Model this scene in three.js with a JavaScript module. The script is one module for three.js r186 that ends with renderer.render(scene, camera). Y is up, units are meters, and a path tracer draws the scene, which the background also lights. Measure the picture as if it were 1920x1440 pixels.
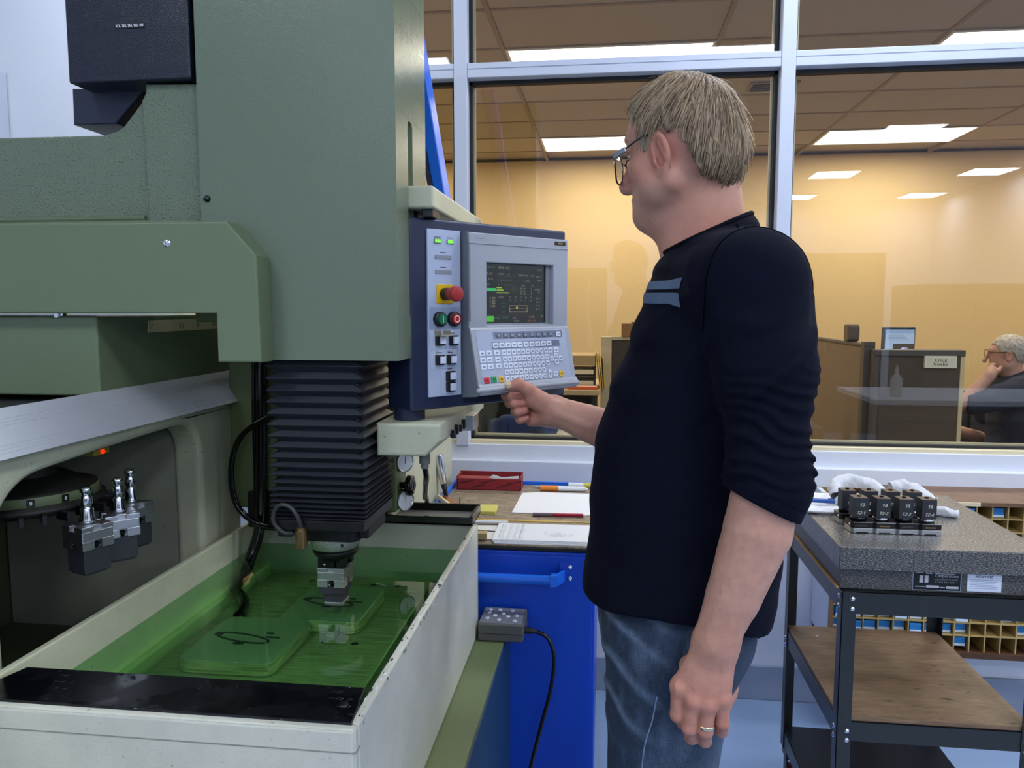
import * as THREE from 'three';
import { RoundedBoxGeometry } from 'three/addons/geometries/RoundedBoxGeometry.js';
import { RectAreaLightUniformsLib } from 'three/addons/lights/RectAreaLightUniformsLib.js';
import { mergeGeometries } from 'three/addons/utils/BufferGeometryUtils.js';
import { ImprovedNoise } from 'three/addons/math/ImprovedNoise.js';

// ---------------------------------------------------------------- camera, renderer, light levels
const scene = new THREE.Scene();
scene.background = new THREE.Color(0x000000);
const camera = new THREE.PerspectiveCamera(53.07, 4 / 3, 0.05, 60);
camera.position.set(0, 1.43, 0);
camera.rotation.order = 'YXZ';
camera.rotation.set(THREE.MathUtils.degToRad(-5.62), THREE.MathUtils.degToRad(7.0), 0);
scene.add(camera);
const renderer = new THREE.WebGLRenderer({ antialias: true });
renderer.toneMapping = THREE.LinearToneMapping;
renderer.toneMappingExposure = 1.7;
renderer.shadowMap.enabled = true;
RectAreaLightUniformsLib.init();
const SHOP_LIGHT = new THREE.Color().setRGB(0.86, 0.92, 1.04), SHOP_POWER = 11.5;
const OFFICE_LIGHT = new THREE.Color().setRGB(1.0, 0.86, 0.66), OFFICE_POWER = 6.8;
const SHOP_H = 3.3, OFFICE_H = 2.92, WALL_Z = -2.83;

// ---------------------------------------------------------------- helpers
const V = (x, y, z) => new THREE.Vector3(x, y, z);
let seed = 12345;
const rnd = () => { seed = (seed * 1664525 + 1013904223) >>> 0; return seed / 4294967296; };
const rr = (a, b) => a + (b - a) * rnd();
const perlin = new ImprovedNoise();
const noise = (x, y, z) => perlin.noise(x, y, z);
const clamp = (v, a, b) => Math.max(a, Math.min(b, v));
const lerp = (a, b, t) => a + (b - a) * t;
const sstep = (a, b, v) => { const t = clamp((v - a) / (b - a), 0, 1); return t * t * (3 - 2 * t); };
const used = new Map();
function numbered(name) { const n = used.get(name) || 0; used.set(name, n + 1); return n ? name + '_' + String(n).padStart(3, '0') : name; }
const origin = new WeakMap();
function tag(o, label, category, group, kind) {
  if (label) o.userData.label = label;
  if (category) o.userData.category = category;
  if (group) o.userData.group = group;
  if (kind) o.userData.kind = kind;
  return o;
}
// a thing: a Group at its base; parts are given in world coordinates unless local
function thing(name, label, category, pos = [0, 0, 0], turn = 0, group, local = false) {
  const o = new THREE.Group(); o.name = numbered(name); o.position.set(...pos); o.rotation.y = turn;
  scene.add(o); tag(o, label, category, group);
  origin.set(o, local ? [0, 0, 0] : pos);
  return o;
}
function clean(g) { const q = g.index ? g.toNonIndexed() : g; for (const k of Object.keys(q.attributes)) if (!['position', 'normal', 'uv', 'color'].includes(k)) q.deleteAttribute(k); return q; }
function merge(list) { if (!Array.isArray(list)) return list; if (list.length === 1) return list[0]; return mergeGeometries(list.map(clean)); }
function part(name, geo, mat, parent = scene, label) {
  let g = merge(geo);
  const m = new THREE.Mesh(g, mat);
  m.name = parent === scene ? numbered(name) : name;
  if (parent !== scene) {
    const o = origin.get(parent); origin.set(m, o);
    if (o && (o[0] || o[1] || o[2])) { g = m.geometry = g.clone(); g.translate(-o[0], -o[1], -o[2]); }
    const n = parent.children.filter(c => c.name.replace(/_\d{3}$/, '') === name).length;
    if (n) m.name = name + '_' + String(n).padStart(3, '0');
  }
  if (label) m.userData.label = label;
  m.castShadow = m.receiveShadow = true;
  parent.add(m);
  return m;
}
function struct(name, geo, mat, label) { const m = part(name, geo, mat); m.userData.kind = 'structure'; if (label) m.userData.label = label; return m; }
function copyOf(src, pos, turn, label, group) {
  const c = src.clone(); c.name = numbered(src.name.replace(/_\d{3}$/, '')); c.position.set(...pos); if (turn !== undefined) c.rotation.y = turn;
  c.userData = { ...src.userData }; if (label) c.userData.label = label; if (group) c.userData.group = group;
  scene.add(c); return c;
}
// uv in metres from the dominant axis of the normal
function boxUV(g) {
  const p = g.attributes.position, n = g.attributes.normal, uv = new Float32Array(p.count * 2);
  for (let i = 0; i < p.count; i++) {
    const ax = Math.abs(n.getX(i)), ay = Math.abs(n.getY(i)), az = Math.abs(n.getZ(i));
    let a, b;
    if (ax >= ay && ax >= az) { a = p.getZ(i); b = p.getY(i); } else if (ay >= az) { a = p.getX(i); b = p.getZ(i); } else { a = p.getX(i); b = p.getY(i); }
    uv[2 * i] = a; uv[2 * i + 1] = b;
  }
  g.setAttribute('uv', new THREE.BufferAttribute(uv, 2)); return g;
}
function B(x0, x1, y0, y1, z0, z1, r = 0.002, seg = 2) {
  if (z0 > z1) [z0, z1] = [z1, z0];
  const w = x1 - x0, h = y1 - y0, d = z1 - z0;
  const g = r > 0 ? new RoundedBoxGeometry(w, h, d, seg, Math.min(r, w * 0.49, h * 0.49, d * 0.49)) : new THREE.BoxGeometry(w, h, d);
  g.translate((x0 + x1) / 2, (y0 + y1) / 2, (z0 + z1) / 2);
  return boxUV(g);
}
const quatTo = (d) => new THREE.Quaternion().setFromUnitVectors(V(0, 1, 0), d);
function cyl(a, b, r1, r2 = r1, seg = 20) {
  const A = V(...a), D = V(...b).sub(A), L = D.length();
  const g = new THREE.CylinderGeometry(r2, r1, L, seg, 1); g.translate(0, L / 2, 0); g.applyQuaternion(quatTo(D.normalize())); g.translate(...a); return g;
}
function lathe(prof, at, dir = [0, 1, 0], seg = 28) {
  const g = new THREE.LatheGeometry(prof.map(p => new THREE.Vector2(p[0], p[1])), seg);
  g.applyQuaternion(quatTo(V(...dir).normalize())); g.translate(...at); return g;
}
function tube(pts, r, seg = 40, rad = 8, closed = false) {
  return new THREE.TubeGeometry(new THREE.CatmullRomCurve3(pts.map(p => V(...p)), closed, 'centripetal'), seg, r, rad, closed);
}
const ball = (c, r, ws = 16, hs = 12) => new THREE.SphereGeometry(r, ws, hs).translate(...c);
function toShape(pts, holes = []) {
  const s = new THREE.Shape(pts.map(p => new THREE.Vector2(p[0], p[1])));
  for (const h of holes) s.holes.push(new THREE.Path(h.map(p => new THREE.Vector2(p[0], p[1]))));
  return s;
}
// outline in x,y; front face at z = zf, going back by depth
function extZ(pts, zf, depth, bevel = 0.003, holes = [], seg = 2) {
  const g = new THREE.ExtrudeGeometry(toShape(pts, holes), { depth: Math.max(depth - 2 * bevel, 0.0005), bevelEnabled: bevel > 0, bevelSize: bevel, bevelOffset: -bevel, bevelThickness: bevel, bevelSegments: seg, curveSegments: 8 });
  g.translate(0, 0, zf - depth + bevel); return boxUV(g);
}
// outline in (z, y); face at x = xf towards +x, going back by depth
function extX(pts, xf, depth, bevel = 0.003, holes = [], seg = 2) {
  const flip = l => l.map(p => [-p[0], p[1]]);
  const g = new THREE.ExtrudeGeometry(toShape(flip(pts), holes.map(flip)), { depth: Math.max(depth - 2 * bevel, 0.0005), bevelEnabled: bevel > 0, bevelSize: bevel, bevelOffset: -bevel, bevelThickness: bevel, bevelSegments: seg, curveSegments: 8 });
  g.rotateY(Math.PI / 2); g.translate(xf - depth + bevel, 0, 0); return boxUV(g);
}
// outline in (x, z); top at y, going down by depth
function extY(pts, yt, depth, bevel = 0.002, holes = []) {
  const flip = l => l.map(p => [p[0], -p[1]]);
  const g = new THREE.ExtrudeGeometry(toShape(flip(pts), holes.map(flip)), { depth: Math.max(depth - 2 * bevel, 0.0005), bevelEnabled: bevel > 0, bevelSize: bevel, bevelOffset: -bevel, bevelThickness: bevel, bevelSegments: 2, curveSegments: 8 });
  g.rotateX(-Math.PI / 2); g.translate(0, yt - depth + bevel, 0); return boxUV(g);
}
const rectPts = (x0, x1, y0, y1) => [[x0, y0], [x1, y0], [x1, y1], [x0, y1]];
function roundPts(x0, x1, y0, y1, r, n = 5) {
  const o = []; const c = [[x1 - r, y0 + r, -90], [x1 - r, y1 - r, 0], [x0 + r, y1 - r, 90], [x0 + r, y0 + r, 180]];
  for (const [cx, cy, a] of c) for (let i = 0; i <= n; i++) { const t = (a + 90 * i / n) * Math.PI / 180; o.push([cx + r * Math.cos(t), cy + r * Math.sin(t)]); }
  return o;
}
// ---------------------------------------------------------------- textures
function tex(w, h, fn, repeatX, repeatY, srgb = false) {
  const d = new Uint8Array(w * h * 4);
  for (let j = 0; j < h; j++) for (let i = 0; i < w; i++) {
    const c = fn(i / w, j / h, i, j), k = (j * w + i) * 4;
    if (typeof c === 'number') { d[k] = d[k + 1] = d[k + 2] = clamp(c, 0, 1) * 255; } else { d[k] = clamp(c[0], 0, 1) * 255; d[k + 1] = clamp(c[1], 0, 1) * 255; d[k + 2] = clamp(c[2], 0, 1) * 255; }
    d[k + 3] = 255;
  }
  const t = new THREE.DataTexture(d, w, h); t.wrapS = t.wrapT = THREE.RepeatWrapping; t.magFilter = THREE.LinearFilter; t.minFilter = THREE.LinearMipmapLinearFilter; t.generateMipmaps = true;
  t.repeat.set(repeatX, repeatY); if (srgb) t.colorSpace = THREE.SRGBColorSpace; t.needsUpdate = true; return t;
}
// noise that tiles on the unit square: a torus walk in 3-D noise, blended at the edges
function tile(u, v, fx, fy, z = 0) {
  const a = noise(u * fx, v * fy, z), b = noise((u - 1) * fx, v * fy, z), c = noise(u * fx, (v - 1) * fy, z), d = noise((u - 1) * fx, (v - 1) * fy, z);
  const su = sstep(0.8, 1, u), sv = sstep(0.8, 1, v);
  return lerp(lerp(a, b, su), lerp(c, d, su), sv);
}
function canvasTex(w, h, draw) {
  const c = document.createElement('canvas'); c.width = w; c.height = h; const x = c.getContext('2d'); draw(x, w, h);
  const t = new THREE.CanvasTexture(c); t.colorSpace = THREE.SRGBColorSpace; t.magFilter = THREE.LinearFilter; return t;
}
const std = (hex, rough = 0.6, o = {}) => new THREE.MeshStandardMaterial({ color: hex, roughness: rough, ...o });
const phy = (hex, rough = 0.6, o = {}) => new THREE.MeshPhysicalMaterial({ color: hex, roughness: rough, ...o });
const metal = (hex, rough = 0.3, o = {}) => new THREE.MeshStandardMaterial({ color: hex, roughness: rough, metalness: 1, ...o });

const T = {};
T.crinkle = tex(512, 512, (u, v) => { const n = tile(u, v, 34, 34, 1) + 0.5 * tile(u, v, 70, 70, 4); return 0.45 + 0.3 * clamp(n * 1.2, -1, 1) + 0.35 * sstep(0.35, 0.7, n); }, 1 / 0.075, 1 / 0.075);
T.spatter = tex(512, 512, (u, v) => { const n = tile(u, v, 38, 38, 9); return 0.2 + 0.7 * sstep(0.1, 0.5, n) + 0.15 * tile(u, v, 60, 60, 2); }, 1 / 0.16, 1 / 0.16);
T.fine = tex(256, 256, (u, v) => 0.5 + 0.5 * tile(u, v, 60, 60, 3), 1 / 0.08, 1 / 0.08);
T.brush = tex(256, 256, (u, v) => 0.5 + 0.5 * tile(u, v, 4, 120, 5), 1 / 0.12, 1 / 0.12);
T.dirt = tex(512, 512, (u, v) => { const n = tile(u, v, 5, 5, 7) + 0.5 * tile(u, v, 13, 13, 8) + 0.25 * tile(u, v, 40, 40, 8), s = sstep(0.55, 0.7, tile(u, v, 80, 80, 11)); const k = 0.95 + 0.05 * n - 0.2 * s; return [k, k, k * 0.98]; }, 1 / 0.7, 1 / 0.7, true);
T.granite = tex(512, 512, (u, v) => { const n = tile(u, v, 34, 80, 12) * 0.9 + 0.9 * tile(u, v, 120, 120, 13); const k = 0.36 + 0.36 * n; return [k * 1.02, k, k * 0.97]; }, 1 / 0.16, 1 / 0.16, true);
T.ply = tex(512, 512, (u, v) => { const g = tile(u, v, 5, 26, 14), f = tile(u, v, 16, 130, 15), k = tile(u, v, 6, 6, 16), kn = sstep(0.45, 0.62, tile(u, v, 14, 24, 31)); const b = 0.60 + 0.08 * g + 0.10 * f + 0.09 * k - 0.16 * kn; return [b, b * 0.87, b * 0.73]; }, 1 / 0.42, 1 / 0.42, true);
T.mat = tex(512, 512, (u, v) => { const g = tile(u, v, 6, 34, 17), f = tile(u, v, 26, 110, 18); const b = 0.54 + 0.17 * g + 0.24 * f; return [b, b * 0.88, b * 0.74]; }, 1 / 0.35, 1 / 0.35, true);
T.steel = tex(256, 256, (u, v) => { const b = 0.72 + 0.2 * tile(u, v, 3, 60, 19) + 0.12 * tile(u, v, 6, 120, 20); return b; }, 1 / 0.25, 1 / 0.25, true);
T.wet = tex(512, 512, (u, v) => { const n = tile(u, v, 6, 7, 21) + 0.4 * tile(u, v, 18, 18, 22); return 0.13 + 0.17 * sstep(-0.3, 0.05, n); }, 1 / 0.5, 1 / 0.5);
T.drops = tex(512, 512, (u, v) => { const n = tile(u, v, 40, 44, 23), m = sstep(0, 0.3, tile(u, v, 5, 5, 24)); return sstep(0.30, 0.55, n) * m; }, 1 / 0.42, 1 / 0.42);
T.denim = tex(512, 512, (u, v, i, j) => { const tw = ((i + j) % 6 < 3 ? 0.06 : -0.05), n = 0.16 * tile(u, v, 90, 12, 25) + 0.12 * tile(u, v, 14, 90, 26) + 0.1 * tile(u, v, 6, 6, 27); const k = 0.80 + tw + n; return [k, k, k]; }, 1 / 0.16, 1 / 0.16, true);
T.knit = tex(256, 256, (u, v, i, j) => 0.5 + 0.25 * Math.sin(i * Math.PI / 2) * Math.sin(j * Math.PI / 2) + 0.3 * tile(u, v, 40, 40, 28), 1 / 0.05, 1 / 0.05);
T.tilebump = tex(256, 256, (u, v) => 0.5 + 0.5 * tile(u, v, 40, 40, 29) - 0.5 * sstep(0.35, 0.5, tile(u, v, 26, 26, 30)), 1 / 0.3, 1 / 0.3);
T.carpet = tex(256, 256, (u, v) => { const k = 0.9 + 0.25 * tile(u, v, 90, 90, 33); return [k, k, k]; }, 1 / 0.3, 1 / 0.3, true);

const M = {
  green: std(0x687560, 0.25, { bumpMap: T.crinkle, bumpScale: 0.00028 }),
  greenRough: std(0x687560, 0.25, { bumpMap: T.spatter, bumpScale: 0.0012 }),
  greenSmooth: std(0x687759, 0.33, { bumpMap: T.fine, bumpScale: 0.0003 }),
  olive: std(0x66734c, 0.5, { bumpMap: T.fine, bumpScale: 0.0003 }),
  cream: std(0xc9cbb2, 0.42, { map: T.dirt, bumpMap: T.fine, bumpScale: 0.0003 }),
  tank: std(0xd8d7ca, 0.4, { map: T.dirt, bumpMap: T.fine, bumpScale: 0.0004 }),
  tankIn: std(0xb9bfae, 0.5, { map: T.dirt }),
  black: std(0x0c0d11, 0.45), blackGloss: std(0x08080a, 0.18), rubber: std(0x101117, 0.6, { bumpMap: T.fine, bumpScale: 0.0003 }),
  boxBlack: std(0x171b29, 0.3, { bumpMap: T.crinkle, bumpScale: 0.00045 }), ductBlack: std(0x20263a, 0.4),
  bellows: std(0x20232b, 0.5), wetBlack: std(0x0a0b10, 1, { roughnessMap: T.wet, bumpMap: T.drops, bumpScale: 0.0014 }),
  alu: std(0xe2e5ea, 0.34, { metalness: 0.5, bumpMap: T.brush, bumpScale: 0.0001 }), chrome: metal(0xdadde2, 0.15), steel: metal(0xc4c6c8, 0.36, { bumpMap: T.brush, bumpScale: 0.00008 }), darkSteel: metal(0x3c3e42, 0.38), brass: metal(0xa88d62, 0.35),
  graphite: std(0x2e3036, 0.62), navy: std(0x232c46, 0.42), bezel: std(0xa3a7af, 0.42), bezelSide: std(0x6f747b, 0.5), panel: std(0xb4bfd6, 0.4), pad: std(0xaab3c8, 0.42),
  key: std(0xdfe6f2, 0.45), keyGrey: std(0x686f80, 0.5), white: std(0xe9ebee, 0.5), paper: std(0xf0f0f2, 0.8), wallShop: std(0xd9dde6, 0.72, { bumpMap: T.fine, bumpScale: 0.0002 }),
  frame: std(0xc8cedd, 0.36), base: std(0x8d98ac, 0.5), floor: phy(0x8fa6c4, 0.22, { bumpMap: T.fine, bumpScale: 0.0002 }),
  shopCeil: std(0xd8d9da, 0.8), officeWall: std(0xdcc08e, 0.8), officeCeil: std(0xb9ab98, 0.85, { bumpMap: T.tilebump, bumpScale: 0.0008 }), carpet: std(0x66605a, 0.95, { map: T.carpet }),
  blue: std(0x0848c8, 0.36, { bumpMap: T.fine, bumpScale: 0.0002 }), blueBright: std(0x1468dc, 0.4), matTop: std(0xffffff, 0.55, { map: T.mat }), granite: std(0xffffff, 0.27, { map: T.granite, bumpMap: T.fine, bumpScale: 0.0003 }),
  ply: std(0xe0cfbc, 0.5, { map: T.ply }), cart: std(0x272b2b, 0.36, { bumpMap: T.fine, bumpScale: 0.0002 }), wood: std(0xb08c5c, 0.6, { map: T.ply }), bin: std(0x1f79bd, 0.5),
  glass: phy(0xf6f8f8, 0, { transmission: 1, thickness: 0, ior: 1.5 }), red: std(0xa51f22, 0.4), yellow: std(0xe8b800, 0.4), greenBtn: std(0x0d6a4a, 0.4), cloth: std(0xe6e7ea, 0.9, { bumpMap: T.fine, bumpScale: 0.0006 }),
};
for (const k in M) M[k].name = k;
// ---------------------------------------------------------------- the shop room
struct('floor', B(-3.3, 5.6, -0.15, 0, -2.83, 8.6, 0), M.floor);
struct('ceiling', B(-3.3, 5.6, SHOP_H, SHOP_H + 0.12, -2.99, 8.6, 0), M.shopCeil);
struct('wall_left', B(-3.42, -3.3, 0, SHOP_H, -2.99, 8.6, 0), M.wallShop);
struct('wall_right', B(5.6, 5.72, 0, SHOP_H, -2.99, 8.6, 0), M.wallShop);
struct('wall_rear', B(-3.42, 5.72, 0, SHOP_H, 8.6, 8.72, 0), M.wallShop);
{
  // window wall: solid below the sill and left of the glazing, beam above
  const zb = -2.95;
  struct('wall_back', [B(-3.3, 5.6, 0, 0.865, zb, -2.795, 0.004), B(-3.3, 5.6, 0.862, 0.922, zb, -2.825, 0.003), B(-3.3, -1.70, 0.9, SHOP_H, zb, -2.825, 0), B(-1.7, 5.6, 2.86, SHOP_H, zb, -2.825, 0)], M.wallShop);
  struct('baseboard_back', [B(-3.3, 5.6, 0, 0.13, -2.8, -2.785, 0.004)], M.base);
  // glazed bays between aluminium mullions
  const xs = [-1.70, -0.533, 0.607, 1.747, 2.887, 4.027, 5.167];
  const seal = std(0x17171a, 0.6);
  for (let i = 0; i < xs.length - 1; i++) {
    const x0 = xs[i], x1 = xs[i + 1];
    const w = new THREE.Group(); w.name = 'window_' + (i + 1); w.userData.kind = 'structure'; scene.add(w); origin.set(w, [0, 0, 0]);
    const e = 0.024;
    part('mullion', B(x1 - e, x1 + e, 0.915, 2.86, -2.93, -2.815, 0.003), M.frame, w);
    if (!i) part('mullion', B(x0 - e, x0 + e, 0.915, 2.86, -2.93, -2.815, 0.003), M.frame, w);
    part('transom', B(x0 + e, x1 - e, 2.254, 2.306, -2.93, -2.818, 0.003), M.frame, w);
    part('transom_groove', B(x0 + e, x1 - e, 2.284, 2.2865, -2.83, -2.8172, 0), M.base, w);
    part('sill', B(x0 + e, x1 - e, 0.921, 0.936, -2.93, -2.832, 0.002), std(0xe4d8b4, 0.35), w);
    part('header', B(x0 + e, x1 - e, 2.80, 2.86, -2.93, -2.818, 0.003), M.frame, w);
    for (const [a, b] of [[0.936, 2.254], [2.306, 2.80]]) {
      part('pane', B(x0 + e, x1 - e, a, b, -2.882, -2.876, 0).translate(0, 0, 0), M.glass, w);
      part('gasket', [B(x0 + e, x0 + e + 0.012, a, b, -2.892, -2.862, 0), B(x1 - e - 0.012, x1 - e, a, b, -2.892, -2.862, 0), B(x0 + e, x1 - e, a, a + 0.010, -2.892, -2.862, 0), B(x0 + e, x1 - e, b - 0.014, b, -2.892, -2.862, 0)], seal, w);
      part('glazing_bead', [B(x0 + e + 0.012, x0 + e + 0.020, a, b, -2.892, -2.884, 0), B(x1 - e - 0.020, x1 - e - 0.012, a, b, -2.892, -2.884, 0), B(x0 + e, x1 - e, a + 0.010, a + 0.018, -2.892, -2.884, 0)], std(0xd8c9a0, 0.5), w);
    }
  }
  // white cabinet door glimpsed on the wall at the far left
  const d = thing('wall_cabinet', 'pale grey wall cabinet on the white wall behind the machine at upper left', 'cabinet', [-2.6, 1.9, -2.8]);
  part('body', B(-2.9, -2.318, 1.9, 2.338, -2.82, -2.74, 0.006), std(0xb9c0cf, 0.5), d);
  part('door', B(-2.89, -2.33, 1.91, 2.30, -2.745, -2.728, 0.004), std(0xc3c9d8, 0.5), d);
}
// ceiling fixtures of the shop: square recessed troffers with louvre blades
const glowShop = new THREE.MeshStandardMaterial({ color: 0xffffff, emissive: SHOP_LIGHT, emissiveIntensity: 3.2, roughness: 0.6, name: 'glowShop' });
const glowOffice = new THREE.MeshStandardMaterial({ color: 0xffffff, emissive: new THREE.Color().setRGB(1, 0.93, 0.78), emissiveIntensity: 3.0, roughness: 0.6, name: 'glowOffice' });
function areaLight(col, power, w, h, x, y, z, name) {
  const l = new THREE.RectAreaLight(col, power, w, h); l.name = name; l.position.set(x, y, z); l.rotation.x = -Math.PI / 2; l.castShadow = true; scene.add(l); return l;
}
{
  const s = 0.29, proto = thing('shop_light', 'square recessed ceiling light with white louvre blades over the shop floor', 'ceiling light', [0, SHOP_H, 0], 0, 'shop ceiling lights', true);
  part('housing', [B(-s - 0.02, -s, -0.03, 0, -s - 0.02, s + 0.02, 0.001), B(s, s + 0.02, -0.03, 0, -s - 0.02, s + 0.02, 0.001), B(-s, s, -0.03, 0, -s - 0.02, -s, 0.001), B(-s, s, -0.03, 0, s, s + 0.02, 0.001)], M.white, proto);
  part('lamp_panel', B(-s, s, -0.006, -0.001, -s, s, 0), glowShop, proto);
  for (const k of [-1, 0, 1]) part('louvre', B(-s, s, -0.028, -0.0125, k * 0.145 - 0.004, k * 0.145 + 0.004, 0), M.white, proto);
  part('louvre', B(-0.004, 0.004, -0.028, -0.0125, -s, s, 0), M.white, proto);
  let first = true;
  for (const x of [-1.48, 0.93, 3.1, 5.1]) for (const z of [-2.1, 0.3, 2.93, 5.6, 7.8]) {
    if (first) { proto.position.set(x, SHOP_H, z); first = false; } else copyOf(proto, [x, SHOP_H, z], 0);
    areaLight(SHOP_LIGHT, SHOP_POWER * (z > 4 ? 1.2 : 1) * (x > 0 ? 1.15 : 0.85), 0.56, 0.56, x, SHOP_H - 0.032, z, 'shop_lamp');
  }
}
// ---------------------------------------------------------------- the office behind the glass
const OZ = -7.98, OX0 = -3.4, OX1 = 6.2;
struct('floor_office', B(OX0, OX1, -0.15, 0, OZ, -2.95, 0), M.carpet);
struct('wall_office_back', B(OX0, OX1, 0, OFFICE_H, OZ - 0.12, OZ, 0), M.officeWall);
struct('wall_office_left', B(OX0 - 0.12, OX0, 0, OFFICE_H + 0.2, OZ, -2.95, 0), M.officeWall);
struct('wall_office_right', B(OX1, OX1 + 0.12, 0, OFFICE_H + 0.2, OZ, -2.95, 0), M.officeWall);
{
  const c = struct('ceiling_office', [B(OX0, OX1, OFFICE_H + 0.03, OFFICE_H + 0.2, OZ - 0.12, -2.96, 0), B(OX0, OX1, OFFICE_H, OFFICE_H + 0.04, -2.96, -2.90, 0)], M.officeCeil);
  // tiles 4 ft by 2 ft in a lay-in grid
  const tx = 1.22, tz = 0.61, x0 = -0.61 - 2 * tx, z0 = -2.96;
  const lights = [[-0.005, -4.865], [2.435, -4.865], [-0.005, -7.21], [2.435, -7.21], [4.875, -4.865], [4.875, -7.21], [-2.445, -4.865], [-2.445, -7.21]];
  const isLight = (x, z) => lights.some(l => Math.abs(l[0] - x) < 0.3 && Math.abs(l[1] - z) < 0.3);
  const tileGeo = new RoundedBoxGeometry(tx - 0.024, 0.016, tz - 0.022, 1, 0.004); boxUV(tileGeo);
  const mats = [M.officeCeil, std(0xb3a592, 0.85, { bumpMap: T.tilebump, bumpScale: 0.0008 }), std(0xbfb19d, 0.85, { bumpMap: T.tilebump, bumpScale: 0.0008 })];
  const bar = [];
  let k = 0;
  const zs = []; for (let z = -3.35; z > OZ + 0.3; z -= 0.586) zs.push(z);
  // rows are laid so that the light rows fall on -4.865 and -7.21
  for (let i = -2; i < 5; i++) for (let j = -2; j <= 5; j++) {
    const x = -0.005 + i * tx, z = -4.865 - j * 0.586;
    if (x - tx / 2 < OX0 || x + tx / 2 > OX1 || z - 0.3 < OZ) continue;
    if (isLight(x, z)) continue;
    const m = new THREE.Mesh(tileGeo, mats[(k++ * 7) % 3]); m.name = 'ceiling_tile_' + String(k).padStart(3, '0'); m.scale.z = 0.96; m.position.set(x, OFFICE_H + 0.012, z); m.castShadow = m.receiveShadow = true; c.add(m);
  }
  for (let i = -2; i <= 5; i++) bar.push(B(-0.005 + (i - 0.5) * tx - 0.012, -0.005 + (i - 0.5) * tx + 0.012, OFFICE_H - 0.002, OFFICE_H + 0.03, OZ, -2.96, 0));
  for (let j = -2; j <= 6; j++) bar.push(B(OX0, OX1, OFFICE_H - 0.0012, OFFICE_H + 0.03, -4.865 - (j - 0.5) * 0.586 - 0.012, -4.865 - (j - 0.5) * 0.586 + 0.012, 0));
  part('ceiling_grid', bar, std(0xa08a70, 0.7), c);
  const proto = thing('office_light', 'lit rectangular office ceiling panel nearest the glass, left of the man’s head', 'ceiling light', [0, OFFICE_H, 0], 0, undefined, true);
  part('frame', [B(-0.6, 0.6, -0.006, 0.02, -0.29, -0.272, 0.001), B(-0.6, 0.6, -0.006, 0.02, 0.272, 0.29, 0.001), B(-0.6, -0.582, -0.006, 0.02, -0.272, 0.272, 0.001), B(0.582, 0.6, -0.006, 0.02, -0.272, 0.272, 0.001)], M.white, proto);
  part('diffuser', B(-0.582, 0.582, 0.002, 0.010, -0.272, 0.272, 0), glowOffice, proto);
  const where = ['lit office ceiling panel above the window bar, left of the man’s head', 'lit office ceiling panel above the window bar at the top right corner', 'lit office ceiling panel behind the man’s face, seen below the window bar', 'lit office ceiling panel right of the man’s head, seen below the window bar'];
  lights.forEach((l, i) => {
    const o = i ? copyOf(proto, [l[0], OFFICE_H, l[1]], 0, where[i], undefined) : proto; if (!i) o.position.set(l[0], OFFICE_H, l[1]);
    if (i > 3) { o.userData.label = 'lit office ceiling panel outside the view to either side'; o.userData.group = 'office lights out of view'; } else o.userData.label = where[i];
    areaLight(OFFICE_LIGHT, OFFICE_POWER, 1.14, 0.53, l[0], OFFICE_H - 0.012, l[1], 'office_lamp');
  });
  const vent = thing('ceiling_vent', 'small dark slotted air vent in the office ceiling right of the man’s hair', 'vent', [1.05, OFFICE_H, -5.6]);
  part('vent_frame', B(0.93, 1.25, OFFICE_H - 0.008, OFFICE_H + 0.01, -5.62, -5.42, 0.002), std(0x8f7a62, 0.6), vent);
  for (let q = 0; q < 4; q++) part('slat', B(0.95, 1.23, OFFICE_H - 0.014, OFFICE_H - 0.006, -5.605 + q * 0.045, -5.583 + q * 0.045, 0.001), std(0x4a4036, 0.6), vent);
}
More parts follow.
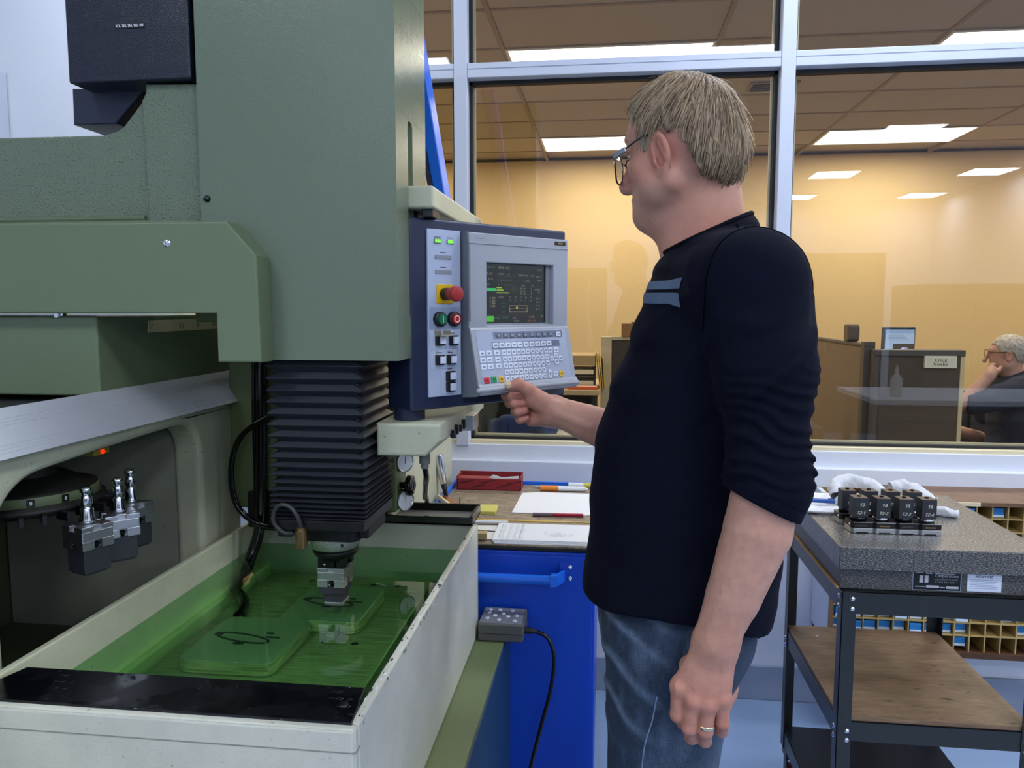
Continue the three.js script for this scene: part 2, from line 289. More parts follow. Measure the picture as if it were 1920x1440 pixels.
// ---------------------------------------------------------------- office furniture
const O = { part: std(0x4f4335, 0.85, { bumpMap: T.fine, bumpScale: 0.0006 }), side: std(0x7b674e, 0.85, { bumpMap: T.fine, bumpScale: 0.0006 }), trim: std(0x4c443b, 0.5), lightTrim: std(0xcdb98c, 0.6), dark: std(0x2a2724, 0.6), tray: std(0x1c1a18, 0.5) };
{
  const c = thing('cubicle_partition', 'dark brown cubicle partition wearing a white name plate', 'partition', [1.53, 0, -4]);
  part('panel', B(1.345, 1.725, 0.03, 1.205, -4.05, -4.0, 0.004), O.part, c);
  part('top_cap', B(1.32, 1.742, 1.195, 1.226, -4.06, -3.99, 0.004), O.trim, c);
  part('post', B(1.722, 1.742, 0, 1.2, -4.055, -3.995, 0.003), O.lightTrim, c);
  part('post', B(1.318, 1.345, 0, 1.2, -4.055, -3.995, 0.003), O.trim, c);
  part('kick_plate', B(1.345, 1.722, 0, 0.06, -4.045, -3.993, 0.002), O.trim, c);
  const s = thing('name_plate', 'white cubicle name plate with two lines of dark lettering', 'sign', [1.62, 1.13, -3.99]);
  part('plate', B(1.550, 1.700, 1.138, 1.198, -4.0, -3.982, 0.003), std(0xe6dfc6, 0.5), s);
  part('insert', new THREE.PlaneGeometry(0.132, 0.046).translate(1.625, 1.168, -3.9815), new THREE.MeshStandardMaterial({ roughness: 0.6, map: canvasTex(256, 96, (x, w, h) => { x.fillStyle = '#ddd5ba'; x.fillRect(0, 0, w, h); x.fillStyle = '#4a4436'; x.fillStyle = '#2c281e'; x.font = 'bold 42px serif'; x.textAlign = 'center'; x.fillText('Craig', w / 2, 42); x.fillText('Noakv', w / 2, 84); }) }), s);
  const p2 = thing('cubicle_partition', 'long tan cubicle partition running back along the desk, behind the man’s elbow', 'partition', [1.2, 0, -4.8]);
  part('panel', B(1.30, 1.33, 0.03, 1.24, -5.9, -4.07, 0.004), O.side, p2);
  part('top_cap', B(1.294, 1.338, 1.235, 1.252, -5.9, -4.06, 0.004), O.trim, p2);
  for (const z of [-5.0, -5.5]) part('seam', B(1.2985, 1.301, 0.05, 1.235, z - 0.004, z, 0), O.trim, p2);
  part('post', B(1.29, 1.344, 0, 1.262, -4.12, -4.064, 0.003), O.trim, p2);
  const p3 = thing('cubicle_partition', 'tall partition with pale edge trim left of the man’s belly', 'partition', [0.1, 0, -4.4]);
  part('panel', B(0.03, 0.62, 0, 1.26, -4.45, -4.41, 0.004), O.part, p3);
  part('post', B(-0.03, 0.03, 0, 1.27, -4.46, -4.395, 0.004), O.lightTrim, p3);
  part('top_cap', B(0.03, 0.62, 1.25, 1.272, -4.46, -4.40, 0.004), O.lightTrim, p3);
  const bx = thing('cardboard_box', 'small brown cardboard box standing on top of the partition', 'box', [0.17, 1.272, -4.43]);
  part('carton', B(0.085, 0.30, 1.272, 1.345, -4.50, -4.38, 0.002), std(0xa0703f, 0.8), bx);
  part('flap', B(0.14, 0.31, 1.345, 1.352, -4.49, -4.39, 0.001), std(0x3a2f24, 0.8), bx);
  const dk = thing('office_desk', 'tan office desk with dark modesty panel seen under the console', 'desk', [-0.4, 0, -4.3]);
  part('worktop', B(-1.9, -0.035, 0.955, 0.985, -4.9, -4.2, 0.004), std(0xc7a873, 0.5), dk);
  part('modesty_panel', B(-1.88, -0.05, 0.35, 0.95, -4.6, -4.57, 0.003), O.dark, dk);
  for (const x of [-1.88, -1.0, -0.08]) part('leg', B(x, x + 0.03, 0, 0.955, -4.85, -4.25, 0.003), O.dark, dk);
  const tr = thing('paper_tray', 'black two-tier letter tray on the office desk', 'tray', [-0.14, 0.985, -4.45]);
  for (const y of [0.99, 1.05]) part('tier', [B(-0.25, -0.06, y, y + 0.008, -4.6, -4.3, 0.001), B(-0.25, -0.244, y, y + 0.055, -4.6, -4.3, 0.001), B(-0.066, -0.06, y, y + 0.055, -4.6, -4.3, 0.001)], O.tray, tr);
  for (const y of [1.004, 1.066]) part('paper_stack', B(-0.238, -0.07, y - 0.003, y + 0.022, -4.58, -4.3, 0.001), std(0xe3d3a4, 0.8), tr);
  part('top_shelf', B(-0.25, -0.06, 1.112, 1.168, -4.6, -4.3, 0.003), std(0xb08f57, 0.6), tr);
  const fl = thing('file_folder', 'orange folder lying on the office desk below the letter tray', 'folder', [-0.12, 0.985, -4.25]);
  part('cover', B(-0.21, -0.045, 0.9855, 1.0, -4.29, -4.21, 0.002), std(0xe8641c, 0.6), fl); part('sheet', B(-0.205, -0.05, 1.0, 1.004, -4.285, -4.212, 0.001), std(0xf0b090, 0.8), fl);
  for (let k = 0; k < 4; k++) { const y = thing('yellow_folder', ['yellow folder leaning at the tray, leftmost of four', 'yellow folder leaning at the tray, second of four', 'yellow folder leaning at the tray, third of four', 'yellow folder leaning at the tray, rightmost of four'][k], 'folder', [-0.042, 0.985, -4.4], 0, 'folders by the letter tray', true); const g = B(-0.002, 0.002, 0, 0.20 - 0.01 * k, -0.11, 0.11, 0.001).rotateZ(0.12 - 0.02 * k); part('sleeve', g, std(k % 2 ? 0xd9a62c : 0xcbb060, 0.6), y); y.position.x = -0.047 + k * 0.009 + 0.012; }
  const wl = thing('desk_chair_jacket', 'dark blue jacket hung on a chair seen under the man’s wrist', 'jacket', [-0.5, 0, -4.0]);
  part('body', [B(-0.56, -0.30, 0.42, 0.88, -3.98, -3.88, 0.045, 4), B(-0.60, -0.50, 0.5, 0.86, -3.96, -3.9, 0.03, 4)], std(0x1d2f58, 0.9), wl);
  part('sleeve', [cyl([-0.31, 0.86, -3.9], [-0.2, 0.55, -3.86], 0.05, 0.04), ball([-0.31, 0.86, -3.9], 0.05)], std(0x24396a, 0.9), wl);
  part('chair_back', B(-0.54, -0.30, 0.3, 0.84, -4.06, -3.99, 0.02), O.dark, wl); part('chair_stand', [cyl([-0.42, 0, -4.02], [-0.42, 0.35, -4.02], 0.03)], O.dark, wl);
  const wb = thing('office_cupboard', 'pale office cupboard standing behind the window below the man’s forearm', 'cabinet', [-0.05, 0, -3.6]);
  part('body', B(-0.235, 0.45, 0, 0.83, -3.8, -3.4, 0.006), std(0x9d9284, 0.6), wb); part('door', B(-0.225, 0.1, 0.05, 0.8, -3.402, -3.388, 0.003), std(0xa59a8c, 0.6), wb); part('door', B(0.105, 0.44, 0.05, 0.8, -3.402, -3.388, 0.003), std(0xa59a8c, 0.6), wb);
  const mo = thing('monitor', 'computer monitor turned sideways behind the dark partition', 'monitor', [1.72, 0.75, -4.8], 0.12, undefined, true);
  part('housing', B(-0.095, 0.095, 0.32, 0.57, -0.03, 0, 0.006), std(0x20242c, 0.4), mo);
  part('screen', new THREE.PlaneGeometry(0.172, 0.226).translate(0.002, 0.443, 0.0008), new THREE.MeshStandardMaterial({ color: 0x000000, roughness: 0.3, emissive: 0xffffff, emissiveIntensity: 0.55, emissiveMap: canvasTex(192, 256, (x, w, h) => { x.fillStyle = '#a9bcd6'; x.fillRect(0, 0, w, h); x.fillStyle = '#8fa6c6'; x.fillRect(0, 0, w, 26); x.fillStyle = '#6f86a8'; for (let i = 0; i < 4; i++) x.fillRect(12, 40 + i * 10, 110 + 13 * i, 3); x.fillStyle = '#4a4236'; x.fillRect(52, 96, 140, 110); x.fillStyle = '#9a94c0'; x.beginPath(); x.arc(130, 150, 34, 0, 7); x.fill(); x.fillStyle = '#d7d9ea'; x.beginPath(); x.arc(122, 136, 15, 0, 7); x.fill(); x.fillStyle = '#c5cfdc'; x.fillRect(0, 222, w, 34); }) }), mo);
  part('stand', [cyl([0, 0.02, -0.04], [0, 0.36, -0.03], 0.018), cyl([0, 0, -0.04], [0, 0.02, -0.04], 0.1, 0.09)], O.dark, mo);
  const m2 = thing('desk_clock', 'small brown rounded desk ornament on the tan partition top', 'ornament', [1.315, 1.252, -4.35]);
  part('body', extX(roundPts(-4.40, -4.32, 1.2525, 1.345, 0.02), 1.345, 0.06, 0.006), std(0x5d4a38, 0.5), m2); part('face', extX(roundPts(-4.393, -4.327, 1.262, 1.338, 0.016), 1.3465, 0.004, 0.001), std(0x2b2a2c, 0.4), m2);
  const od = thing('office_desk', 'desk hidden behind the dark partition, in front of the seated man', 'desk', [1.7, 0, -4.6]);
  part('worktop', B(1.36, 1.72, 0.72, 0.75, -5.3, -4.12, 0.004), std(0x9a7d55, 0.5), od); part('leg', B(1.37, 1.4, 0, 0.72, -5.2, -4.2, 0.002), O.dark, od); part('leg', B(1.67, 1.70, 0, 0.72, -5.2, -5.1, 0.002), O.dark, od);
}
// ---------------------------------------------------------------- the spark erosion machine
const machine = thing('spark_erosion_machine', 'large green and cream spark erosion machine with bellows head and open tank', 'machine', [-0.7, 0, -1.5]);
{
  const m = machine;
  // ---- head: ram housing with a skin on the right that carries the slot
  const hx0 = -0.757, hx1 = -0.381, hz = -1.385, hb = -1.615;
  const housing = part('ram_housing', [extZ([[-0.698, 1.333], [hx1 - 0.016, 1.333], [hx1 - 0.016, 2.5], [hx0, 2.5], [hx0, 1.57], [-0.698, 1.57]], hz, hz - hb, 0), extX(rectPts(hb, hz, 1.333, 2.5), hx1, 0.016, 0, [roundPts(-1.506, -1.470, 1.409, 1.787, 0.012)])], M.green, m);
  part('slot_lining', B(hx1 - 0.0165, hx1 - 0.015, 1.40, 1.795, -1.51, -1.466, 0), std(0xb3a27c, 0.6), housing);
  part('side_screw', [ball([-0.744, 1.634, hz + 0.001], 0.0062), cyl([-0.752, 1.634, hz], [-0.744, 1.634, hz], 0.0018)], M.darkSteel, housing, 'small dark round-headed screw');
  // ---- carriage casting left of the head
  const cast = part('carriage_casting', [extZ([[-1.9, 1.585], [-0.762, 1.585], [-0.762, 1.849], [-0.869, 1.853], [-0.869, 1.838], [-0.925, 1.776], [-0.94, 1.768], [-0.967, 1.762], [-1.9, 1.766]], -1.412, 0.20, 0.006, [], 3)], M.greenRough, m);
  part('raised_panel', extZ([[-0.874, 1.588], [-0.763, 1.588], [-0.763, 1.848], [-0.868, 1.851], [-0.869, 1.835], [-0.878, 1.82]], -1.402, 0.02, 0.004, [], 3), M.greenRough, cast);
  part('bottom_lip', [B(-1.9, -0.763, 1.582, 1.599, -1.45, -1.401, 0.006, 3), cyl([-1.9, 1.603, -1.411], [-0.885, 1.603, -1.411], 0.006)], M.greenSmooth, cast);
  // ---- black boxes above the casting
  const eb = part('electrical_box', B(-1.012, -0.768, 1.852, 2.5, -1.62, -1.385, 0.004, 3), M.boxBlack, m);
  part('label_strip', B(-0.913, -0.853, 1.9455, 1.9565, -1.3855, -1.3838, 0.0005), std(0x0b0c10, 0.5), eb);
  part('label_print', new THREE.PlaneGeometry(0.057, 0.0095).translate(-0.883, 1.951, -1.3835), new THREE.MeshStandardMaterial({ roughness: 0.5, map: canvasTex(512, 80, (x, w, h) => { x.fillStyle = '#0c0d12'; x.fillRect(0, 0, w, h); x.fillStyle = '#e8e8ec'; x.font = 'bold 56px sans-serif'; x.textAlign = 'center'; x.fillText('SCX, 183, 184, 185, 188', w / 2, 60, w - 16); }) }), eb);
  part('cable_duct', extZ([[-1.053, 1.862], [-0.899, 1.857], [-0.964, 1.792], [-1.054, 1.792]], -1.45, 0.13, 0.003), M.ductBlack, m);
  // ---- saddle cover in front of the head
  const cov = part('saddle_cover', extZ([[-1.9, 1.590], [-0.680, 1.585], [-0.626, 1.524], [-0.623, 1.332], [-0.706, 1.332], [-0.706, 1.421], [-1.9, 1.421]], -1.33, 0.054, 0.003, [], 2), M.greenSmooth, m);
  part('cover_screw', [lathe([[0, 0.0035], [0.004, 0.003], [0.007, 0.001], [0.0075, 0]], [-0.796, 1.548, -1.33], [0, 0, 1]), B(-0.800, -0.792, 1.547, 1.549, -1.328, -1.3262, 0), B(-0.797, -0.795, 1.544, 1.552, -1.328, -1.3262, 0)], M.chrome, cov);
  part('guide_screw', cyl([-1.045, 1.412, -1.37], [-1.045, 1.422, -1.37], 0.012), M.chrome, cov);
  // ---- beam under the cover, its right face carries the axis plate
  const beam = part('saddle_beam', B(-1.95, -0.962, 1.262, 1.416, -2.35, -1.358, 0.005, 2), M.greenSmooth, m);
  part('axis_plate', B(-0.9625, -0.9605, 1.379, 1.4045, -1.86, -1.523, 0.0006), std(0xdccb9e, 0.4), beam, 'beige axis scale plate');
  part('axis_print', new THREE.PlaneGeometry(0.33, 0.023).rotateY(Math.PI / 2).translate(-0.9602, 1.3918, -1.69), new THREE.MeshStandardMaterial({ roughness: 0.5, map: canvasTex(1024, 72, (x, w, h) => { x.fillStyle = '#dccb9e'; x.fillRect(0, 0, w, h); x.fillStyle = '#1a1712'; x.font = 'bold 46px sans-serif'; x.textAlign = 'center'; x.fillText('(-)', 390, 54); x.fillText('\u2190', 500, 52); x.fillText('X', 610, 54); x.fillText('\u2192', 730, 52); x.fillText('(+)', 850, 54); x.fillRect(6, 4, 4, 64); x.font = '28px sans-serif'; x.fillText('4', 40, 34); }) }), beam);
  // ---- machine column behind the tank and its gauge panel
  const col = part('machine_column', [B(-0.93, -0.507, 0.93, 1.45, -1.90, -1.80, 0.006), B(-0.9, -0.62, 1.4, 2.4, -2.4, -1.60, 0.006)], M.olive, m);
  for (const [i, y] of [1.168, 1.052, 0.955].entries()) {
    const gn = [0.80, 0, 0.60], go = [-0.505, y, -1.838], ga = (t, s = 0) => [go[0] + gn[0] * t, go[1] + s, go[2] + gn[2] * t];
    const g = part('pressure_gauge', lathe([[0, 0.016], [0.0225, 0.016], [0.0230, 0.02], [0.0255, 0.02], [0.0265, 0]], go, gn), M.chrome, col);
    part('gauge_dial', cyl(ga(0.0145), ga(0.0185), 0.0222), M.white, g);
    part('needle', cyl(ga(0.0188, -0.004), ga(0.0188, 0.016), 0.0009, 0.0005, 6), M.black, g);
  }
  for (const y of [1.105, 0.99]) {
    const k = part('valve_knob', lathe([[0, 0.034], [0.014, 0.034], [0.024, 0.031], [0.0265, 0.024], [0.0255, 0.017], [0.018, 0.013], [0.009, 0.010], [0.0075, -0.004], [0, -0.004]], [-0.506, y, -1.842], [1, 0, 0]), M.blackGloss, col);
    part('knob_cap', lathe([[0, 0.0365], [0.010, 0.036], [0.0125, 0.0335]], [-0.506, y, -1.842], [1, 0, 0]), M.darkSteel, k);
  }
  part('panel_plate', B(-0.508, -0.505, 1.215, 1.232, -1.85, -1.825, 0.001), M.black, col);
  // ---- cream pillar carrying the pendant arm
  const pil = part('arm_pillar', [B(-0.93, -0.542, 0, 1.655, -2.66, -1.895, 0.008, 3)], M.cream, m);
  part('pillar_seam', B(-0.9, -0.5416, 1.10, 1.104, -2.655, -1.9, 0), std(0x8a8b78, 0.6), pil);
  const st = part('blue_strut', extZ([[-0.438, 1.66], [-0.411, 1.66], [-0.538, 2.45], [-0.58, 2.45]], -2.0, 0.08, 0.003), M.blueBright, m, 'bright blue leaning strut');
  part('strut_edge', extZ([[-0.452, 1.66], [-0.439, 1.66], [-0.581, 2.45], [-0.6, 2.45]], -2.005, 0.07, 0.002), std(0x2b3050, 0.5), st);
  // ---- bellows: folded square pleats, tighter towards the bottom
  const bel = part('bellows_core', B(-0.632, -0.468, 1.012, 1.334, -1.59, -1.41, 0.004), M.bellows, m);
  const pleat = (y0, y1) => {
    const cx = -0.5505, cz = -1.50, pos = [], ring = (h, y, c) => { const w = 0.0935 + h, d = 0.1005 + h; return [[w - c, d], [w, d - c], [w, -d + c], [w - c, -d], [-w + c, -d], [-w, -d + c], [-w, d - c], [-w + c, d]].map(p => [cx + p[0], y, cz + p[1]]); };
    const R = [ring(-0.008, y0, 0.012), ring(0.0028, (y0 + y1) / 2 - 0.0005, 0.001), ring(0.0028, (y0 + y1) / 2 + 0.0005, 0.001), ring(-0.008, y1, 0.012)];
    for (let r = 0; r < 3; r++) for (let i = 0; i < 8; i++) { const j = (i + 1) % 8, a = R[r][i], b = R[r][j], c = R[r + 1][j], d = R[r + 1][i]; pos.push(...a, ...c, ...b, ...a, ...d, ...c); }
    const g = new THREE.BufferGeometry(); g.setAttribute('position', new THREE.Float32BufferAttribute(pos, 3)); g.computeVertexNormals(); return boxUV(g);
  };
  const hs = [26, 25, 24.5, 24, 24, 23.5, 23, 22, 20.5, 19, 17, 15.5, 14, 12.5, 11, 10, 9, 8, 7.5], tot = hs.reduce((a, b) => a + b, 0); let y = 1.333;
  for (const h of hs) { const d = h / tot * 0.313; part('pleat', pleat(y - d, y), M.bellows, bel); y -= d; }
  // ---- head plate, chuck and sensors below the bellows
  const hp = part('head_plate', [B(-0.642, -0.459, 0.999, 1.021, -1.602, -1.400, 0.003), B(-0.636, -0.606, 0.984, 1.0, -1.46, -1.405, 0.003)], M.black, m);
  part('head_collar', [extY(roundPts(-0.618, -0.485, -1.575, -1.436, 0.02), 1.0, 0.033, 0.002), B(-0.487, -0.466, 0.972, 1.0, -1.57, -1.45, 0.004)], M.black, hp);
  const ax = -0.554, az = -1.503;
  const ch = part('chuck', lathe([[0, 0.968], [0.048, 0.968], [0.0515, 0.965], [0.0515, 0.952], [0.049, 0.941], [0.0475, 0.938], [0, 0.938]], [ax, 0, az], [0, 1, 0], 40), metal(0xc9cccb, 0.2, { bumpMap: T.brush, bumpScale: 0.0003 }), m);
  part('chuck_hole', cyl([ax + 0.028, 0.953, az + 0.041], [ax + 0.0285, 0.953, az + 0.0435], 0.0035), M.black, ch);
  part('chuck_nose', lathe([[0, 0.939], [0.047, 0.939], [0.047, 0.931], [0.043, 0.924], [0.034, 0.921], [0.033, 0.914], [0, 0.914]], [ax, 0, az], [0, 1, 0], 40), M.black, ch);
  for (const [dx, dz] of [[-1, 1], [1, 1], [1, -1], [-1, -1]]) part('chuck_jaw', B(ax + dx * 0.02 - 0.009, ax + dx * 0.02 + 0.009, 0.9005, 0.920, az + dz * 0.02 - 0.008, az + dz * 0.02 + 0.008, 0.001), M.darkSteel, ch);
  part('jaw_key', B(ax - 0.006, ax + 0.007, 0.9005, 0.920, az + 0.019, az + 0.031, 0.001), M.darkSteel, ch);
  part('jaw_light', ball([ax - 0.014, 0.908, az + 0.0295], 0.0028), M.chrome, ch);
  const sn = part('brass_sensor', [cyl([-0.582, 0.974, -1.392], [-0.582, 1.004, -1.392], 0.0115), cyl([-0.582, 1.004, -1.392], [-0.582, 1.009, -1.392], 0.009), cyl([-0.582, 0.968, -1.392], [-0.582, 0.974, -1.392], 0.010)], M.brass, hp);
  part('sensor_cable', tube([[-0.582, 1.009, -1.392], [-0.585, 1.03, -1.385], [-0.60, 1.05, -1.385], [-0.622, 1.052, -1.388], [-0.635, 1.036, -1.39], [-0.636, 1.015, -1.392], [-0.62, 0.995, -1.398], [-0.605, 0.99, -1.41]], 0.0042, 48), std(0x3a3c40, 0.5), sn);
  // ---- vertical hoses by the column, junction box
  part('hose', tube([[-0.827, 1.36, -1.77], [-0.832, 1.2, -1.77], [-0.838, 1.0, -1.768], [-0.848, 0.88, -1.768], [-0.862, 0.826, -1.755], [-0.864, 0.79, -1.72], [-0.85, 0.782, -1.64], [-0.80, 0.778, -1.58], [-0.77, 0.776, -1.50]], 0.0135, 60, 10), M.blackGloss, m);
  part('hose', tube([[-0.852, 1.36, -1.785], [-0.858, 1.2, -1.785], [-0.86, 1.0, -1.785], [-0.862, 0.9, -1.785]], 0.006, 30, 8), M.blackGloss, m);
  part('cable', tube([[-0.62, 1.195, -1.56], [-0.72, 1.19, -1.66], [-0.80, 1.17, -1.73], [-0.872, 1.12, -1.735], [-0.898, 1.04, -1.735], [-0.884, 0.95, -1.735], [-0.835, 0.91, -1.735], [-0.76, 0.905, -1.72], [-0.66, 0.945, -1.62], [-0.63, 0.985, -1.55]], 0.0072, 80, 8), M.blackGloss, m);
  part('junction_box', B(-0.885, -0.79, 0.885, 0.975, -1.86, -1.785, 0.004), M.black, m);
  part('side_bracket', B(-0.80, -0.775, 1.13, 1.24, -1.81, -1.79, 0.004), std(0x3c4036, 0.5), m);
  // ---- cream side frame with the tool changer opening
  const fx = -0.93;
  const arch = []; // opening outline in (z, y)
  for (let i = 0; i <= 10; i++) { const t = Math.PI * 0.5 * i / 10; arch.push([-1.17 + 0.115 * Math.cos(t), 1.075 + 0.085 * Math.sin(t)]); }
  arch.push([-1.32, 1.167], [-1.56, 1.172]);
  for (let i = 1; i <= 6; i++) { const t = Math.PI * 0.5 * i / 6; arch.push([-1.58 - 0.075 * Math.sin(t), 1.097 + 0.075 * Math.cos(t)]); }
  arch.push([-1.655, 0.80], [-1.055, 0.80]);
  const fr = part('side_frame', extX([[-0.45, 0.62], [-1.835, 0.62], [-1.85, 0.90], [-1.868, 1.20], [-0.45, 1.215]], fx, 0.07, 0.016, [arch], 4), M.cream, m);
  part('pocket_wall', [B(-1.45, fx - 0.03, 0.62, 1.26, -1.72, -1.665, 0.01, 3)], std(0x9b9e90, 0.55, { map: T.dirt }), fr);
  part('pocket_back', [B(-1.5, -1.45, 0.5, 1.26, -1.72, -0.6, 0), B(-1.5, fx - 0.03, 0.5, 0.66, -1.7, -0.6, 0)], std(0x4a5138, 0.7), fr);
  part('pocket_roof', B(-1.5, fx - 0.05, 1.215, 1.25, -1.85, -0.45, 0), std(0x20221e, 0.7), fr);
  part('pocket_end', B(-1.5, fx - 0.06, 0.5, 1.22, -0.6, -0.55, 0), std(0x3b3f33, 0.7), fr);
  // aluminium rail along the top of the frame, grooved
  const n = 6, prof = [[-0.93, 1.192], [-0.915, 1.197]];
  const rail = [];
  const p0 = [-0.905, 1.201], p1 = [-0.957, 1.272], L = Math.hypot(p1[0] - p0[0], p1[1] - p0[1]), ux = (p1[0] - p0[0]) / L, uy = (p1[1] - p0[1]) / L;
  const gro = [0.010, 0.016, 0.022, 0.056, 0.062, 0.068], line = [p0];
  for (const g of gro) { for (const [d, q] of [[-0.0007, 0], [-0.0004, -0.0012], [0.0004, -0.0012], [0.0007, 0]]) line.push([p0[0] + ux * (g + d) + uy * q, p0[1] + uy * (g + d) - ux * q]); }
  line.push(p1, [-0.968, 1.268], [-0.968, 1.2], [-0.93, 1.194]);
  { const g = new THREE.ExtrudeGeometry(toShape(line), { depth: 1.42, bevelEnabled: false }); g.translate(0, 0, -1.87); boxUV(g); part('aluminium_rail', g, M.alu, m); }
  { const g = new THREE.ExtrudeGeometry(toShape([[-0.9045, 1.2005], [-0.9575, 1.2735], [-0.968, 1.27], [-0.966, 1.2], [-0.93, 1.193]]), { depth: 0.004, bevelEnabled: false }); g.translate(0, 0, -1.874); const r = m.children[m.children.length - 1]; part('rail_end_film', g, std(0x3c6fc0, 0.4), r); const e = new THREE.ExtrudeGeometry(toShape([[-0.93, 1.2], [-0.95, 1.265], [-0.958, 1.2]]), { depth: 0.03, bevelEnabled: false }); e.translate(0, 0, -1.905); part('rail_bracket', e, M.darkSteel, r); }
  // ---- tool changer carousel
  const cc = [-1.06, -1.275], cy = 1.095;
  const car = part('tool_carousel', lathe([[0, cy + 0.03], [0.07, cy + 0.03], [0.10, cy + 0.012], [0.117, cy + 0.010], [0.117, cy - 0.008], [0.13, cy - 0.010], [0.132, cy - 0.024], [0.10, cy - 0.028], [0, cy - 0.03]], [cc[0], 0, cc[1]], [0, 1, 0], 56), std(0x12140f, 0.6), m);
  part('number_ring', lathe([[0.1165, cy + 0.009], [0.1205, cy + 0.009], [0.1205, cy - 0.007], [0.1165, cy - 0.007]], [cc[0], 0, cc[1]], [0, 1, 0], 64), std(0x5d6a48, 0.5), car);
  const ringAt = (deg, r) => [cc[0] + r * Math.cos(deg * Math.PI / 180), cc[1] - r * Math.sin(deg * Math.PI / 180)];
  ['6', '7', '8', '9', '10'].forEach((s, i) => {
    const a = 4 - 26 * (i - 1), g = B(-0.006, 0.006, -0.0065, 0.0065, -0.0006, 0.0008, 0), p = ringAt(a, 0.1212), rot = (90 + a) * Math.PI / 180;
    g.rotateY(rot); g.translate(p[0], cy + 0.001, p[1]);
    const pl = part('number_plate', g, M.black, car);
    const q = new THREE.PlaneGeometry(0.0115, 0.0125); q.translate(0, 0, 0.001); q.rotateY(rot); q.translate(p[0], cy + 0.001, p[1]);
    part('number_print', q, new THREE.MeshStandardMaterial({ roughness: 0.5, map: canvasTex(48, 52, (x, w, h) => { x.fillStyle = '#0c0c0e'; x.fillRect(0, 0, w, h); x.fillStyle = '#e8e8e8'; x.font = 'bold 36px sans-serif'; x.textAlign = 'center'; x.fillText(s, w / 2, 40); }) }), pl);
    const c0 = ringAt(a, 0.125), c1 = ringAt(a, 0.152), w = 0.016;
    const fk = [-1, 1].map(k => { const b = B(-0.004, 0.004, -0.012, 0.004, -0.0, 0.034, 0.001); b.translate(k * 0.017, 0, 0); b.rotateY(rot); b.translate(c0[0], cy - 0.02, c0[1]); return b; });
    fk.forEach(q => part('gripper', q, M.black, car));
  });
  part('hub', lathe([[0, 0.13], [0.045, 0.13], [0.05, 0.03], [0.05, 0]], [cc[0], cy + 0.02, cc[1]]), std(0x15170f, 0.6), car);
  const sb = part('sensor_block', [B(-0.995, -0.967, 1.148, 1.163, -1.385, -1.338, 0.002)], std(0x7a7a2c, 0.5), m, 'small yellow sensor block with a red lamp');
  part('sensor_lamp', ball([-0.966, 1.154, -1.362], 0.0045), new THREE.MeshStandardMaterial({ color: 0xff3010, emissive: 0xff2000, emissiveIntensity: 1.2, name: 'sensorLamp' }), sb);
  // ---- work tank
  const tx0 = -0.908, tx1 = -0.318, tz0 = -0.916, tz1 = -1.87, ty = 0.885, tb = 0.60, w = 0.014;
  const tank = part('tank_front', B(tx0, tx1, tb, ty, tz0 - 0.018, tz0, 0.006, 3), M.tank, m);
  part('tank_right', B(tx1 - w, tx1, tb, ty, tz1, tz0 - 0.016, 0.004, 3), M.tank, m);
  part('tank_left', B(tx0, tx0 + w, tb, ty, tz1, tz0 - 0.016, 0.004, 3), std(0xdedfc0, 0.45, { map: T.dirt }), m);
  part('tank_back', B(tx0, tx1, tb, ty, tz1 - w, tz1 + 0.002, 0.004, 3), M.tankIn, m);
  part('tank_floor', B(tx0 + 0.002, tx1 - 0.002, tb, 0.735, tz1, tz0 - 0.01, 0), std(0x1f5a5c, 0.5), m);  // dark teal puts the shade of the deep liquid into the floor colour
  part('added_tank_ledge', B(tx0 + 0.01, tx0 + 0.042, 0.73, 0.768, tz1, tz0 - 0.01, 0.006), std(0xdfe0a8, 0.5), m, 'added pale ledge brightening the lower wall inside the tank');  // added strip, pale so the lower left wall looks brightly lit
  part('rim_strip', B(tx0, tx1 + 0.0015, ty - 0.032, ty - 0.0305, tz0 - 0.018, tz0 + 0.0006, 0), std(0x8c8d84, 0.6), tank);
  const lid = part('black_lid', extY([[tx0 + 0.012, tz0 - 0.012], [tx1 - 0.008, tz0 - 0.012], [tx1 - 0.02, tz0 - 0.108], [tx0 + 0.04, tz0 - 0.108]].map(p => p), ty + 0.003, 0.012, 0.002), M.wetBlack, m);
  part('lid_bolt', lathe([[0, 0.003], [0.006, 0.0025], [0.007, 0]], [-0.352, ty + 0.003, -0.972], [0, 1, 0]), M.darkSteel, lid);
  // chipped paint along the right rim: small dark and bare flecks that sit on the edge
  const chips = [], bare = [];
  for (let i = 0; i < 120; i++) { const z = lerp(tz0 - 0.03, tz1 + 0.08, rnd()), s = rr(0.0012, 0.0042), g = new THREE.CircleGeometry(s, 6); g.scale(rr(0.3, 0.7), rr(0.8, 1.8), 1); if (rnd() < 0.55) { g.rotateX(-Math.PI / 2); g.translate(tx1 - rr(0.001, 0.012), ty + 0.0003, z); } else { g.rotateY(Math.PI / 2); g.rotateX(rr(-0.6, 0.6)); g.translate(tx1 + 0.0003, ty - rr(0.003, 0.010), z); } (rnd() < 0.45 ? chips : bare).push(g); }
  const chip = part('paint_chip', chips, std(0x2a2a2c, 0.6), m.children.find(c => c.name === 'tank_right')); chip.userData.kind = 'stuff';
  const bar2 = part('bare_edge', bare, std(0xe8e8ea, 0.4), m.children.find(c => c.name === 'tank_right')); bar2.userData.kind = 'stuff';
